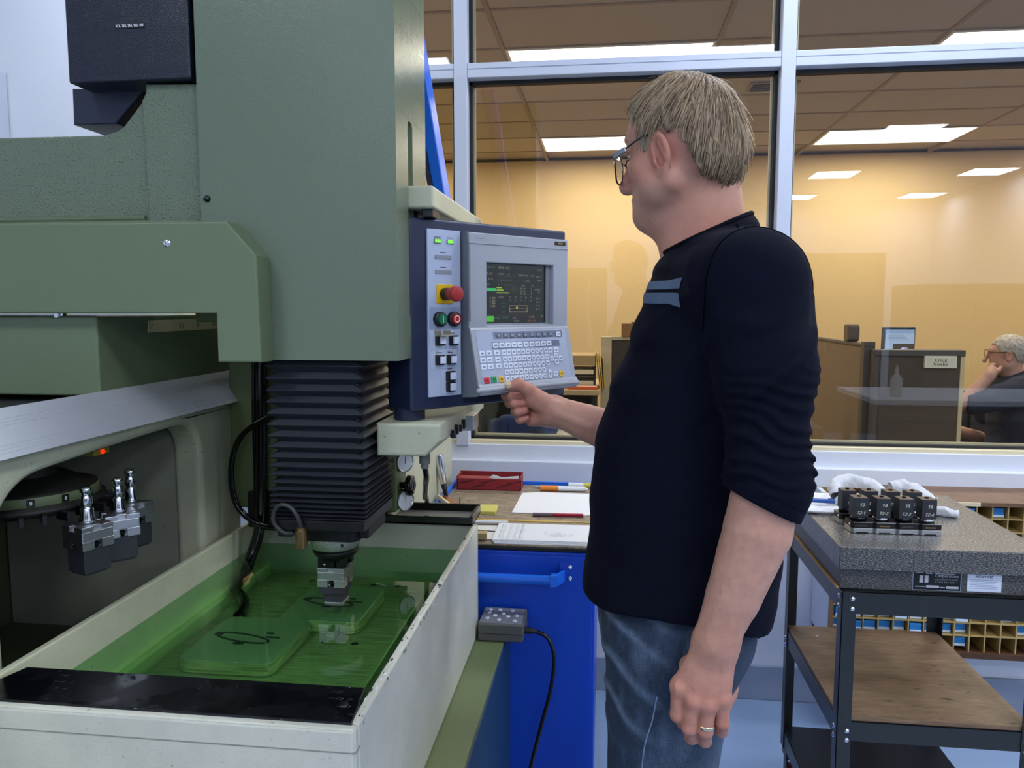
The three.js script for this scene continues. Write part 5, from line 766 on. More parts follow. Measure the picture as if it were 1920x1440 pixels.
function nets(f, lo, hi, h, o = {}) {
  const n = [0, 1, 2].map(i => Math.ceil((hi[i] - lo[i]) / h) + 1), [nx, ny, nz] = n, val = new Float32Array(nx * ny * nz).fill(1), id = (i, j, k) => (k * ny + j) * nx + i;
  const Bk = 6, half = Bk * h * 0.5 * 1.7321, reach = o.reach || 1.5;
  for (let k0 = 0; k0 < nz; k0 += Bk) for (let j0 = 0; j0 < ny; j0 += Bk) for (let i0 = 0; i0 < nx; i0 += Bk) {
    const c = f(lo[0] + (i0 + (Bk - 1) / 2) * h, lo[1] + (j0 + (Bk - 1) / 2) * h, lo[2] + (k0 + (Bk - 1) / 2) * h), far = Math.abs(c) > half * reach + h;
    for (let k = k0; k < Math.min(k0 + Bk, nz); k++) for (let j = j0; j < Math.min(j0 + Bk, ny); j++) for (let i = i0; i < Math.min(i0 + Bk, nx); i++) val[id(i, j, k)] = far ? c : f(lo[0] + i * h, lo[1] + j * h, lo[2] + k * h);
  }
  const vi = new Int32Array(nx * ny * nz).fill(-1), pos = [], idx = [];
  const E = [[0, 1], [0, 2], [0, 4], [1, 3], [1, 5], [2, 3], [2, 6], [3, 7], [4, 5], [4, 6], [5, 7], [6, 7]], v = new Float32Array(8);
  for (let k = 0; k < nz - 1; k++) for (let j = 0; j < ny - 1; j++) for (let i = 0; i < nx - 1; i++) {
    let m = 0; for (let c = 0; c < 8; c++) { v[c] = val[id(i + (c & 1), j + (c >> 1 & 1), k + (c >> 2))]; if (v[c] < 0) m |= 1 << c; }
    if (m === 0 || m === 255) continue;
    let sx = 0, sy = 0, sz = 0, q = 0;
    for (const [a, b] of E) if ((v[a] < 0) !== (v[b] < 0)) { const t = v[a] / (v[a] - v[b]); sx += (a & 1) + ((b & 1) - (a & 1)) * t; sy += (a >> 1 & 1) + ((b >> 1 & 1) - (a >> 1 & 1)) * t; sz += (a >> 2) + ((b >> 2) - (a >> 2)) * t; q++; }
    vi[id(i, j, k)] = pos.length / 3; pos.push(lo[0] + (i + sx / q) * h, lo[1] + (j + sy / q) * h, lo[2] + (k + sz / q) * h);
  }
  const quad = (a, b, c, d, flip) => { if (a < 0 || b < 0 || c < 0 || d < 0) return; if (flip) idx.push(a, c, b, a, d, c); else idx.push(a, b, c, a, c, d); };
  for (let k = 1; k < nz - 1; k++) for (let j = 1; j < ny - 1; j++) for (let i = 1; i < nx - 1; i++) {
    const s = val[id(i, j, k)] < 0;
    if (s !== val[id(i + 1, j, k)] < 0) quad(vi[id(i, j - 1, k - 1)], vi[id(i, j, k - 1)], vi[id(i, j, k)], vi[id(i, j - 1, k)], !s);
    if (s !== val[id(i, j + 1, k)] < 0) quad(vi[id(i - 1, j, k - 1)], vi[id(i - 1, j, k)], vi[id(i, j, k)], vi[id(i, j, k - 1)], !s);
    if (s !== val[id(i, j, k + 1)] < 0) quad(vi[id(i - 1, j - 1, k)], vi[id(i, j - 1, k)], vi[id(i, j, k)], vi[id(i - 1, j, k)], !s);
  }
  // normals from the field's gradient
  const nv = pos.length / 3, nor = new Float32Array(nv * 3), e = h * 0.6;
  for (let a = 0; a < nv; a++) {
    const x = pos[3 * a], y = pos[3 * a + 1], z = pos[3 * a + 2];
    let gx = f(x + e, y, z) - f(x - e, y, z), gy = f(x, y + e, z) - f(x, y - e, z), gz = f(x, y, z + e) - f(x, y, z - e); const l = Math.hypot(gx, gy, gz) || 1;
    gx /= l; gy /= l; gz /= l; nor[3 * a] = gx; nor[3 * a + 1] = gy; nor[3 * a + 2] = gz;
    const d = clamp(f(x, y, z), -h * 0.5, h * 0.5) * 0.8; pos[3 * a] -= gx * d; pos[3 * a + 1] -= gy * d; pos[3 * a + 2] -= gz * d;
  }
  const g = new THREE.BufferGeometry(); g.setAttribute('position', new THREE.Float32BufferAttribute(pos, 3)); g.setAttribute('normal', new THREE.BufferAttribute(nor, 3)); g.setIndex(idx);
  if (o.color) { const c = new Float32Array(nv * 3); for (let a = 0; a < nv; a++) { const q = o.color(pos[3 * a], pos[3 * a + 1], pos[3 * a + 2], nor[3 * a], nor[3 * a + 1], nor[3 * a + 2]); c[3 * a] = q[0]; c[3 * a + 1] = q[1]; c[3 * a + 2] = q[2]; } g.setAttribute('color', new THREE.BufferAttribute(c, 3)); }
  return boxUV(g);
}
const mixc = (a, b, t) => [lerp(a[0], b[0], t), lerp(a[1], b[1], t), lerp(a[2], b[2], t)];
const near = (x, y, z, c, r) => Math.exp(-((x - c[0]) ** 2 + (y - c[1]) ** 2 + (z - c[2]) ** 2) / (r * r));
const add3 = (a, b, t = 1) => [a[0] + b[0] * t, a[1] + b[1] * t, a[2] + b[2] * t];
// projects a point onto a field's surface
function onto(f, p, off = 0, it = 8) { let [x, y, z] = p; for (let i = 0; i < it; i++) { const e = 0.002, d = f(x, y, z) - off; const gx = f(x + e, y, z) - f(x - e, y, z), gy = f(x, y + e, z) - f(x, y - e, z), gz = f(x, y, z + e) - f(x, y, z - e), l = Math.hypot(gx, gy, gz) || 1; x -= gx / l * d * 0.9; y -= gy / l * d * 0.9; z -= gz / l * d * 0.9; } return [x, y, z]; }

// ---------------------------------------------------------------- the operator
const man = thing('person', 'man with short grey-blond hair in a dark long-sleeved shirt and jeans at the console', 'person', [0.12, 0, -1.32]);
{
  const SKIN = [0.51, 0.250, 0.175], RED = [0.53, 0.155, 0.11], PALE = [0.63, 0.38, 0.285];
  // ---------------- head, in its own axes: s to his left, u up, f forward
  const HC = [0.122, 1.692, -1.32];
  const yaw = 32 * Math.PI / 180, pit = 5 * Math.PI / 180;
  const fh = [-Math.cos(yaw), 0, -Math.sin(yaw)], S = [-Math.sin(yaw), 0, Math.cos(yaw)];
  const F = [fh[0] * Math.cos(pit), -Math.sin(pit), fh[2] * Math.cos(pit)], Uv = [S[1] * F[2] - S[2] * F[1], S[2] * F[0] - S[0] * F[2], S[0] * F[1] - S[1] * F[0]].map(v => -v);
  const toL = (x, y, z) => { const a = x - HC[0], b = y - HC[1], c = z - HC[2]; return [a * S[0] + b * S[1] + c * S[2], a * Uv[0] + b * Uv[1] + c * Uv[2], a * F[0] + b * F[1] + c * F[2]]; };
  const toW = (s, u, f) => [HC[0] + S[0] * s + Uv[0] * u + F[0] * f, HC[1] + S[1] * s + Uv[1] * u + F[1] * f, HC[2] + S[2] * s + Uv[2] * u + F[2] * f];
  // parts below are in (s, u, f)
  const cranium = ell([0, 0.014, -0.008], [0.072, 0.086, 0.089]), brow = ell([0, 0.035, 0.030], [0.062, 0.055, 0.060]);
  const face = ell([0, -0.042, 0.026], [0.062, 0.076, 0.062]), chin = sph([0, -0.103, 0.076], 0.019), chin2 = ell([0, -0.112, 0.035], [0.036, 0.022, 0.040]);
  const jaws = [-1, 1].map(k => cap([k * 0.054, -0.060, -0.002], [k * 0.018, -0.101, 0.070], 0.021, 0.018)), cheeks = [-1, 1].map(k => sph([k * 0.040, -0.030, 0.052], 0.024)), jowl = [-1, 1].map(k => sph([k * 0.045, -0.066, 0.030], 0.024));
  const brows = cap([-0.032, 0.020, 0.078], [0.032, 0.020, 0.078], 0.012), nose = uni(0.012, cap([0, 0.012, 0.086], [0, -0.040, 0.109], 0.008, 0.0115), sph([0, -0.045, 0.110], 0.0115), sph([0.012, -0.050, 0.098], 0.0085), sph([-0.012, -0.050, 0.098], 0.0085));
  const lips = uni(0.006, ell([0, -0.0725, 0.0865], [0.023, 0.0055, 0.0105]), ell([0, -0.0825, 0.0850], [0.021, 0.006, 0.0105])), muzzle = ell([0, -0.072, 0.066], [0.032, 0.030, 0.026]);
  const socket = [-1, 1].map(k => sph([k * 0.032, 0.002, 0.096], 0.016)), eyeb = [-1, 1].map(k => sph([k * 0.031, 0.001, 0.0745], 0.0125)), lid = [-1, 1].map(k => ell([k * 0.032, 0.006, 0.0765], [0.0165, 0.008, 0.0125]));
  const ear1 = (s, u, f) => { // pinna, mirrored on both sides
    const k = Math.abs(s), a = 0.26, du = u + 0.019, df = f - 0.004, uu = du * Math.cos(a) - df * Math.sin(a) * -1, ff = df * Math.cos(a) - du * Math.sin(a);
    const tilt = (k - 0.0725) - (-ff) * 0.34;   // stands out towards the back
    const outer = ell([0, 0.004, 0], [0.0075, 0.034, 0.0195])(tilt, uu, ff), lobe = ell([0, -0.026, 0.006], [0.006, 0.013, 0.010])(tilt, uu, ff);
    let d = smin(outer, lobe, 0.008);
    const bowl = ell([0.0085, 0.004, 0.002], [0.0105, 0.0240, 0.0118])(tilt, uu, ff), conch = ell([0.005, -0.008, 0.004], [0.013, 0.0115, 0.0088])(tilt, uu, ff);
    d = smax(d, -bowl, 0.004); d = smax(d, -conch, 0.003);
    const anti = cap([0.002, 0.016, -0.003], [0.0025, -0.012, -0.007], 0.0035)(tilt, uu, ff), tragus = ell([0.003, -0.008, 0.0145], [0.005, 0.007, 0.004])(tilt, uu, ff);
    return smin(smin(d, anti, 0.004), tragus, 0.004);
  };
  const headL = (s, u, f) => {
    let d = smin(cranium(s, u, f), brow(s, u, f), 0.03);
    d = smin(d, face(s, u, f), 0.025);
    for (const q of jaws) d = smin(d, q(s, u, f), 0.022);
    for (const q of cheeks) d = smin(d, q(s, u, f), 0.02);
    for (const q of jowl) d = smin(d, q(s, u, f), 0.02);
    d = smin(d, chin(s, u, f), 0.018); d = smin(d, chin2(s, u, f), 0.024); d = smin(d, muzzle(s, u, f), 0.018); d = smin(d, brows(s, u, f), 0.014);
    for (const q of socket) d = smax(d, -q(s, u, f), 0.014);
    for (const q of eyeb) d = smin(d, q(s, u, f), 0.002);
    for (const q of lid) d = smin(d, q(s, u, f), 0.004);
    d = smin(d, nose(s, u, f), 0.012); d = smin(d, lips(s, u, f), 0.004);
    const m = cap([-0.02, -0.0775, 0.0965], [0.02, -0.0775, 0.0965], 0.0016)(s, u, f); d = smax(d, -m, 0.003);
    const ns = Math.min(sph([0.0065, -0.056, 0.104], 0.0035)(s, u, f), sph([-0.0065, -0.056, 0.104], 0.0035)(s, u, f)); d = smax(d, -ns, 0.002);
    return smin(d, ear1(s, u, f), 0.006);
  };
  const neck = uni(0.03, cap([0.172, 1.46, -1.325], [0.142, 1.640, -1.322], 0.064, 0.057), cap([0.186, 1.50, -1.325], [0.160, 1.66, -1.322], 0.044, 0.046), cap([0.125, 1.50, -1.31], [0.105, 1.60, -1.345], 0.030, 0.034));
  const headW = (x, y, z) => { const l = toL(x, y, z); const d = headL(l[0], l[1], l[2]); return smin(d, neck(x, y, z), 0.028); };
  const skinCol = (x, y, z) => {
    const [s, u, f] = toL(x, y, z); let c = SKIN; const n = noise(x * 60, y * 60, z * 60) * 0.5 + noise(x * 160, y * 160, z * 160) * 0.35;
    c = mixc(c, RED, 0.55 * near(Math.abs(s), u, f, [0.078, -0.018, 0.004], 0.03));
    c = mixc(c, RED, 0.45 * near(s, u, f, [0, -0.045, 0.112], 0.022)); c = mixc(c, RED, 0.30 * near(Math.abs(s), u, f, [0.045, -0.03, 0.06], 0.03));
    c = mixc(c, RED, 0.30 * sstep(-0.09, -0.16, u) * sstep(0.0, -0.06, f) + 0.12 * sstep(-0.08, -0.2, u));
    c = mixc(c, [0.36, 0.23, 0.18], 0.28 * sstep(-0.045, -0.075, u) * sstep(-0.135, -0.10, u) * sstep(-0.012, 0.02, f));
    if (near(s, u, f, [0, -0.0775, 0.09], 0.02) > 0.5 && lips(s, u, f) < 0.0015) c = mixc(c, [0.42, 0.16, 0.14], 0.7);
    for (const k of [-1, 1]) { if (sph([k * 0.031, 0.001, 0.0745], 0.0129)(s, u, f) < 0 && Math.abs(u) < 0.0055) c = Math.hypot(s - k * 0.031, u + 0.001) < 0.0052 ? [0.06, 0.09, 0.11] : [0.72, 0.68, 0.64]; }
    return c.map(v => v * (1 + 0.10 * n));
  };
  // ---------------- arms and hands (world axes)
  const armL = { sh: [0.205, 1.462, -1.155], el: [0.226, 1.195, -1.088], wr: [0.160, 0.962, -1.085] };
  const armR = { sh: [0.17, 1.455, -1.49], el: [0.14, 1.135, -1.565], wr: [-0.102, 1.215, -1.605] };
  const foreL = uni(0.003, cap(armL.el, [0.213, 1.12, -1.085], 0.0455, 0.0465), cap([0.213, 1.12, -1.085], [0.183, 1.025, -1.085], 0.0465, 0.0375), cap([0.183, 1.025, -1.085], armL.wr, 0.0375, 0.0300));
  // left hand: back of the hand towards the camera, loosely closed
  const wl = armL.wr;
  const fingL = [
    { mcp: [0.1100, 0.8880, -1.0830], pip: [0.1090, 0.8430, -1.0850], dip: [0.1190, 0.8220, -1.1040], tip: [0.1310, 0.8290, -1.1200], r: [0.0122, 0.0105, 0.0094, 0.0083] },
    { mcp: [0.1290, 0.8740, -1.0740], pip: [0.1250, 0.8290, -1.0780], dip: [0.1310, 0.8030, -1.0980], tip: [0.1400, 0.8110, -1.1170], r: [0.0125, 0.0109, 0.0098, 0.0087] },
    { mcp: [0.1500, 0.8700, -1.0730], pip: [0.1480, 0.8260, -1.0770], dip: [0.1500, 0.8000, -1.0970], tip: [0.1540, 0.8080, -1.1160], r: [0.0120, 0.0105, 0.0094, 0.0083] },
    { mcp: [0.1700, 0.8780, -1.0790], pip: [0.1720, 0.8380, -1.0810], dip: [0.1740, 0.8160, -1.0970], tip: [0.1720, 0.8220, -1.1130], r: [0.0111, 0.0094, 0.0085, 0.0074] }];
  const palmL = uni(0.016, ...fingL.map((q, i) => cap(add3([wl[0], wl[1], wl[2]], [-0.013 + 0.009 * i, -0.012, 0]), q.mcp, 0.0155, 0.0122)), cap([0.155, 0.935, -1.10], [0.137, 0.890, -1.098], 0.016, 0.015), cap([0.165, 0.93, -1.098], [0.166, 0.885, -1.096], 0.015, 0.014));
  const thumbL = chain(0.008, [[0.148, 0.932, -1.104], [0.128, 0.900, -1.122], [0.124, 0.866, -1.130], [0.130, 0.842, -1.132]], [0.0155, 0.0130, 0.0105, 0.0085]);
  const fL = fingL.map(q => chain(0.004, [q.mcp, q.pip, q.dip, q.tip], q.r));
  const knuckL = uni(0.004, ...fingL.map(q => sph(add3(q.mcp, [0, -0.001, 0.0035]), 0.0098)));
  const handL = (x, y, z) => {
    let d = smin(foreL(x, y, z), palmL(x, y, z), 0.022); d = smin(d, thumbL(x, y, z), 0.012); d = smin(d, knuckL(x, y, z), 0.008);
    let fg = 1; for (const q of fL) fg = smin(fg, q(x, y, z), 0.0022); d = smin(d, fg, 0.006);
    d = smin(d, sph([0.176, 0.968, -1.071], 0.0105)(x, y, z), 0.012);                             // ulna head
    d -= 0.0009 * Math.max(0, noise(x * 70, y * 28, z * 70)) + 0.0012 * sstep(0.86, 0.90, y) * Math.max(0, noise(x * 130, y * 34, 3) - 0.1); return d;
  };
  const skinHandL = (x, y, z) => { let c = SKIN; const n = noise(x * 70, y * 70, z * 70); c = mixc(c, RED, 0.22 * sstep(0.95, 0.86, y)); for (const q of fingL) { c = mixc(c, RED, 0.30 * near(x, y, z, q.mcp, 0.014)); c = mixc(c, RED, 0.35 * near(x, y, z, q.pip, 0.012)); } c = mixc(c, PALE, 0.22 * sstep(0.95, 1.05, y)); return c.map(v => v * (1 + 0.12 * n + 0.08 * noise(x * 220, y * 220, z * 220))); };
  // right hand: palm towards the camera, thumb on the console's lip, fingers curled
  const foreR = uni(0.003, cap(armR.el, [0.05, 1.165, -1.58], 0.049, 0.048), cap([0.05, 1.165, -1.58], [-0.04, 1.193, -1.594], 0.048, 0.038), cap([-0.04, 1.193, -1.594], armR.wr, 0.038, 0.0300));
  const fingR = [
    { mcp: [-0.190, 1.252, -1.640], pip: [-0.211, 1.246, -1.612], dip: [-0.196, 1.245, -1.592], tip: [-0.178, 1.247, -1.588], r: [0.0112, 0.0102, 0.0092, 0.0082] },
    { mcp: [-0.186, 1.236, -1.645], pip: [-0.203, 1.230, -1.612], dip: [-0.190, 1.231, -1.590], tip: [-0.172, 1.233, -1.588], r: [0.0115, 0.0104, 0.0094, 0.0084] },
    { mcp: [-0.178, 1.218, -1.645], pip: [-0.190, 1.212, -1.610], dip: [-0.182, 1.2135, -1.588], tip: [-0.167, 1.217, -1.588], r: [0.0110, 0.0100, 0.0090, 0.0080] },
    { mcp: [-0.168, 1.202, -1.640], pip: [-0.182, 1.195, -1.612], dip: [-0.176, 1.197, -1.594], tip: [-0.164, 1.200, -1.593], r: [0.0102, 0.0088, 0.0080, 0.0070] }];
  const wrR = armR.wr;
  const palmR = uni(0.016, ...fingR.map((q, i) => cap(add3(wrR, [-0.012, 0.012 - 0.009 * i, -0.004]), q.mcp, 0.0150, 0.0128)), cap([-0.118, 1.222, -1.592], [-0.150, 1.240, -1.588], 0.0190, 0.0185), cap([-0.118, 1.203, -1.602], [-0.155, 1.196, -1.612], 0.0170, 0.0165));
  const thumbR = chain(0.008, [[-0.132, 1.238, -1.588], [-0.160, 1.262, -1.578], [-0.180, 1.274, -1.570], [-0.1985, 1.2705, -1.566]], [0.0185, 0.0132, 0.0112, 0.0092]);
  const fR = fingR.map(q => chain(0.004, [q.mcp, q.pip, q.dip, q.tip], q.r));
  const handR = (x, y, z) => {
    let d = smin(foreR(x, y, z), palmR(x, y, z), 0.022); d = smin(d, thumbR(x, y, z), 0.010);
    let fg = 1; for (const q of fR) fg = smin(fg, q(x, y, z), 0.0022); d = smin(d, fg, 0.005);
    const tend = cap([-0.03, 1.188, -1.556], [-0.098, 1.212, -1.575], 0.0035, 0.003)(x, y, z); d = smin(d, tend, 0.012);
    const crease = cap([-0.152, 1.222, -1.567], [-0.128, 1.205, -1.572], 0.002, 0.0014)(x, y, z); d = smax(d, -crease, 0.006);
    const crease2 = cap([-0.141, 1.219, -1.570], [-0.143, 1.188, -1.585], 0.0016)(x, y, z); d = smax(d, -crease2, 0.005);
    return d - 0.0007 * Math.max(0, noise(x * 30, y * 80, z * 70));
  };
  const skinHandR = (x, y, z) => { let c = SKIN; const n = noise(x * 70, y * 70, z * 70); c = mixc(c, RED, 0.28 * sstep(-0.10, -0.16, x)); for (const q of fingR) c = mixc(c, RED, 0.35 * near(x, y, z, q.tip, 0.014)); c = mixc(c, PALE, 0.25 * near(x, y, z, [-0.07, 1.2, -1.57], 0.03)); if (near(x, y, z, [-0.200, 1.2745, -1.5585], 0.0085) > 0.45) c = [0.62, 0.50, 0.36]; return c.map(v => v * (1 + 0.12 * n)); };
  // ---------------- trunk under the clothes, legs
  const st = [ // y, front x, back x, half depth, centre z
    [0.84, 0.005, 0.262, 0.166, -1.32], [0.90, -0.030, 0.285, 0.178, -1.32], [0.954, -0.036, 0.290, 0.178, -1.32], [1.04, -0.026, 0.298, 0.175, -1.32], [1.12, -0.024, 0.306, 0.174, -1.32], [1.20, -0.016, 0.316, 0.176, -1.32], [1.285, 0.004, 0.328, 0.180, -1.32], [1.375, 0.040, 0.334, 0.186, -1.32], [1.446, 0.062, 0.326, 0.184, -1.32], [1.49, 0.076, 0.308, 0.160, -1.322], [1.53, 0.094, 0.276, 0.120, -1.324], [1.56, 0.112, 0.246, 0.086, -1.325], [1.60, 0.128, 0.226, 0.062, -1.325], [1.64, 0.135, 0.215, 0.055, -1.325]];
  const trunk = (grow) => (x, y, z) => {
    let i = 0; while (i < st.length - 2 && y > st[i + 1][0]) i++;
    const a = st[i], b = st[i + 1], t = clamp((y - a[0]) / (b[0] - a[0]), 0, 1), u = t * t * (3 - 2 * t), q = k => lerp(a[k], b[k], u);
    const f = q(1), k = q(2), rx = (k - f) / 2 + grow, rz = q(3) + grow, cx = (f + k) / 2, cz = q(4);
    const dx = Math.abs(x - cx) / rx, dz = Math.abs(z - cz) / rz, e = 2.25, r = Math.pow(Math.pow(dx, e) + Math.pow(dz, e), 1 / e);
    let d = (r - 1) * Math.min(rx, rz) * 0.9;
    return Math.max(d, y - 1.66, 0.80 - y);
  };
  const bodyCore = uni(0.03, trunk(-0.03), cap(armL.sh, armL.el, 0.052, 0.042), cap(armR.sh, armR.el, 0.052, 0.042), cap([0.13, 0.86, -1.24], [0.10, 0.48, -1.235], 0.085, 0.058), cap([0.13, 0.86, -1.40], [0.10, 0.48, -1.40], 0.085, 0.058), cap([0.10, 0.48, -1.235], [0.12, 0.09, -1.235], 0.056, 0.036), cap([0.10, 0.48, -1.40], [0.12, 0.09, -1.40], 0.056, 0.036));
  const skinMat = new THREE.MeshPhysicalMaterial({ color: 0xffffff, vertexColors: true, roughness: 0.46, specularIntensity: 0.7, bumpMap: T.fine, bumpScale: 0.00025, name: 'skin' });
  const body = part('body', [nets(bodyCore, [-0.12, 0.03, -1.68], [0.40, 1.56, -0.98], 0.014, { color: () => SKIN }), nets(headW, [-0.02, 1.485, -1.46], [0.275, 1.82, -1.18], 0.0026, { color: skinCol }), nets(handL, [0.07, 0.77, -1.16], [0.31, 1.235, -1.02], 0.0026, { color: skinHandL }), nets(handR, [-0.235, 1.10, -1.67], [0.20, 1.30, -1.535], 0.0026, { color: skinHandR })], skinMat, man);
  // thumb nail of the reaching hand
  { const g = new THREE.SphereGeometry(1, 14, 10); g.scale(0.0078, 0.0052, 0.0022); g.rotateX(-0.75); g.rotateZ(-0.1); g.rotateY(0.1); g.translate(-0.2010, 1.2765, -1.5595); part('thumb_nail', g, std(0xd3b48e, 0.35), man); }
  // ---------------- shirt
  const neckY = x => 1.528 + (x - 0.103) * 0.45;
  const hemY = (x, z) => { const t = clamp((x + 0.03) / 0.32, 0, 1), side = sstep(-1.25, -1.14, z); return lerp(0.950, 0.912, t) + 0.022 * Math.sin(Math.PI * clamp(t * 1.1, 0, 1)) * side; };
  const slL = [armL.sh, [0.222, 1.34, -1.115], armL.el, [0.2145, 1.130, -1.085]];
  const sleeveL = uni(0.03, cap([0.19, 1.470, -1.19], slL[0], 0.072, 0.074), cap(slL[0], slL[1], 0.079, 0.066), cap(slL[1], slL[2], 0.066, 0.055), cap(slL[2], slL[3], 0.056, 0.0515));
  const sleeveR = uni(0.03, cap([0.17, 1.46, -1.44], armR.sh, 0.072, 0.074), cap(armR.sh, armR.el, 0.080, 0.064), cap(armR.el, [0.045, 1.167, -1.581], 0.062, 0.053));
  const armDir = [slL[3][0] - slL[2][0], slL[3][1] - slL[2][1], slL[3][2] - slL[2][2]], al = Math.hypot(...armDir); armDir.forEach((v, i) => armDir[i] = v / al);
  const cuffN = [-0.44, -0.895, 0.05], cuffO = [0.218, 1.158, -1.085];
  const ridges = (x, y, z) => { // rucks of the pushed-up sleeve round the elbow
    const t = y + 0.25 * (x - 0.23) + 0.012 * noise(x * 16, y * 9, z * 16), m = sstep(1.375, 1.29, y) * sstep(1.17, 1.20, y);
    const w = 0.5 + 0.5 * Math.sin(t * 300 + 4.6 * noise(x * 12, y * 16, z * 14)), a = 0.35 + 0.65 * clamp(0.5 + noise(x * 22, y * 40, z * 22 + 4), 0, 1);
    return m * (0.0060 * Math.pow(w, 1.3) * a - 0.004);
  };
  const drape = (x, y, z) => { const t = y * 0.8 - x * 0.55; return 0.0035 * noise(x * 7, t * 22, z * 6) + 0.0022 * Math.max(0, noise(x * 13 + 5, t * 40, z * 10)); };
  const sleeveFold = (x, y, z) => 0.0062 * Math.pow(Math.max(0, Math.sin(y * 62 - (x - 0.23) * 48 + 3 * noise(x * 8, y * 8, z * 8))), 3) * sstep(1.27, 1.33, y) * sstep(1.47, 1.40, y);
  const trunkS = trunk(0.0);
  const shirtF = (x, y, z) => {
    let tr = trunkS(x, y, z) - drape(x, y, z) * sstep(1.52, 1.42, y);
    let sl = sleeveL(x, y, z);
    if (sl < 0.03) { sl -= ridges(x, y, z) + sleeveFold(x, y, z); const cd = (x - cuffO[0]) * cuffN[0] + (y - cuffO[1]) * cuffN[1] + (z - cuffO[2]) * cuffN[2]; sl = Math.max(sl, cd); if (cd > -0.022) sl = Math.max(sl, -(foreL(x, y, z) - 0.0025)); sl -= 0.0012 * (cd > -0.018 && cd < -0.014 ? -1 : 0); }
    let d = smin(tr, sl, lerp(0.012, 0.035, sstep(1.38, 1.47, y)));
    d = smin(d, sleeveR(x, y, z), 0.03);
    d = Math.max(d, hemY(x, z) - y);
    d = Math.max(d, (y - neckY(x)) * 0.9);
    if (y > 1.46) d = Math.max(d, -(neck(x, y, z) - 0.0015)); if (y > neckY(x) - 0.035 && Math.hypot(x - 0.165, z + 1.324) < 0.12) d = Math.max(d, -(trunkS(x, y, z) + 0.007));
    if (y < 0.97) d = Math.max(d, -(trunkS(x, y, z) + 0.008));
    return d;
  };
  const shirtCol = (x, y, z, nx, ny, nz) => {
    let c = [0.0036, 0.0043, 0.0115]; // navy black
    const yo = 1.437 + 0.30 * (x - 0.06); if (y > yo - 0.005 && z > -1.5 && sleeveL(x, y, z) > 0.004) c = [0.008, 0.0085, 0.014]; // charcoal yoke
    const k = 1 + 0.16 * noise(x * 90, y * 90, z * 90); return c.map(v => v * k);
  };
  const shirtMat = new THREE.MeshPhysicalMaterial({ color: 0xffffff, vertexColors: true, roughness: 0.95, specularIntensity: 0.2, sheen: 0.5, sheenRoughness: 0.45, sheenColor: new THREE.Color().setRGB(0.065, 0.07, 0.12), bumpMap: T.knit, bumpScale: 0.0003, name: 'shirt' });
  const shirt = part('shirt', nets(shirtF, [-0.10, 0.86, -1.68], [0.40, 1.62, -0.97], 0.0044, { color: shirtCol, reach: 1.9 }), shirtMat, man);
  // light chest stripes, seams and the collar band lie on the shirt's surface
  const patch = (fx, n, m, off) => { const pos = [], idx = []; for (let j = 0; j <= m; j++) for (let i = 0; i <= n; i++) { const p = onto(shirtF, fx(i / n, j / m), off); pos.push(...p); } for (let j = 0; j < m; j++) for (let i = 0; i < n; i++) { const a = j * (n + 1) + i; idx.push(a, a + 1, a + n + 2, a, a + n + 2, a + n + 1); } const g = new THREE.BufferGeometry(); g.setAttribute('position', new THREE.Float32BufferAttribute(pos, 3)); g.setIndex(idx); g.computeVertexNormals(); return boxUV(g); };
  const stripeMat = std(0x56677e, 0.9, { bumpMap: T.knit, bumpScale: 0.0003, side: THREE.DoubleSide });
  // angle round the chest from the breastbone (0) to the armhole
  const chest = (a, y) => { const q = 0.40 + 1.02 * a; return [0.198 - 0.16 * Math.sin(q + 0.42), y, -1.32 + 0.20 * Math.sin(q - 0.42) ]; };
  for (const [y0, y1] of [[1.483, 1.4665], [1.4615, 1.444]]) part('chest_stripe', patch((u, v) => { const a = lerp(-0.75, 0.61, u), x = 0.198 - 0.135 * Math.cos(a * 1.55), z = -1.32 + 0.185 * Math.sin(a * 1.55); return [x, lerp(y0, y1, v) - 0.010 * u, z]; }, 30, 3, 0.0012), stripeMat, shirt, 'pale blue-grey chest stripe');
  const seam = (pts, r, name) => part(name, tube(pts.map(p => onto(shirtF, p, 0.0002)), r, pts.length * 5, 5), phy(0x020205, 0.95, { specularIntensity: 0.1 }), shirt);
  seam([[0.150, 1.40, -1.13], [0.152, 1.44, -1.12], [0.158, 1.475, -1.12], [0.172, 1.505, -1.13], [0.20, 1.525, -1.14], [0.235, 1.52, -1.14], [0.265, 1.50, -1.14], [0.29, 1.465, -1.14], [0.305, 1.42, -1.15], [0.312, 1.37, -1.16]], 0.0013, 'armhole_seam');
  seam([[0.195, 1.57, -1.26], [0.20, 1.55, -1.22], [0.205, 1.525, -1.15]], 0.0012, 'shoulder_seam');
  { const ring = []; for (let i = 0; i < 40; i++) { const t = i / 40 * Math.PI * 2; let x = 0.165 + 0.085 * Math.cos(t), z = -1.324 + 0.085 * Math.sin(t), y = neckY(x) - 0.003; for (let k = 0; k < 12; k++) { const d = trunkS(x, y, z) + 0.0015, e = 0.002, gx = trunkS(x + e, y, z) - trunkS(x - e, y, z), gz = trunkS(x, y, z + e) - trunkS(x, y, z - e), l = Math.hypot(gx, gz) || 1; x -= gx / l * d; z -= gz / l * d; y = neckY(x) - 0.003; } ring.push([x, y, z]); } part('collar_rib', tube(ring, 0.0045, 120, 8, true), phy(0x0b0d16, 0.95, { specularIntensity: 0.2 }), shirt); }
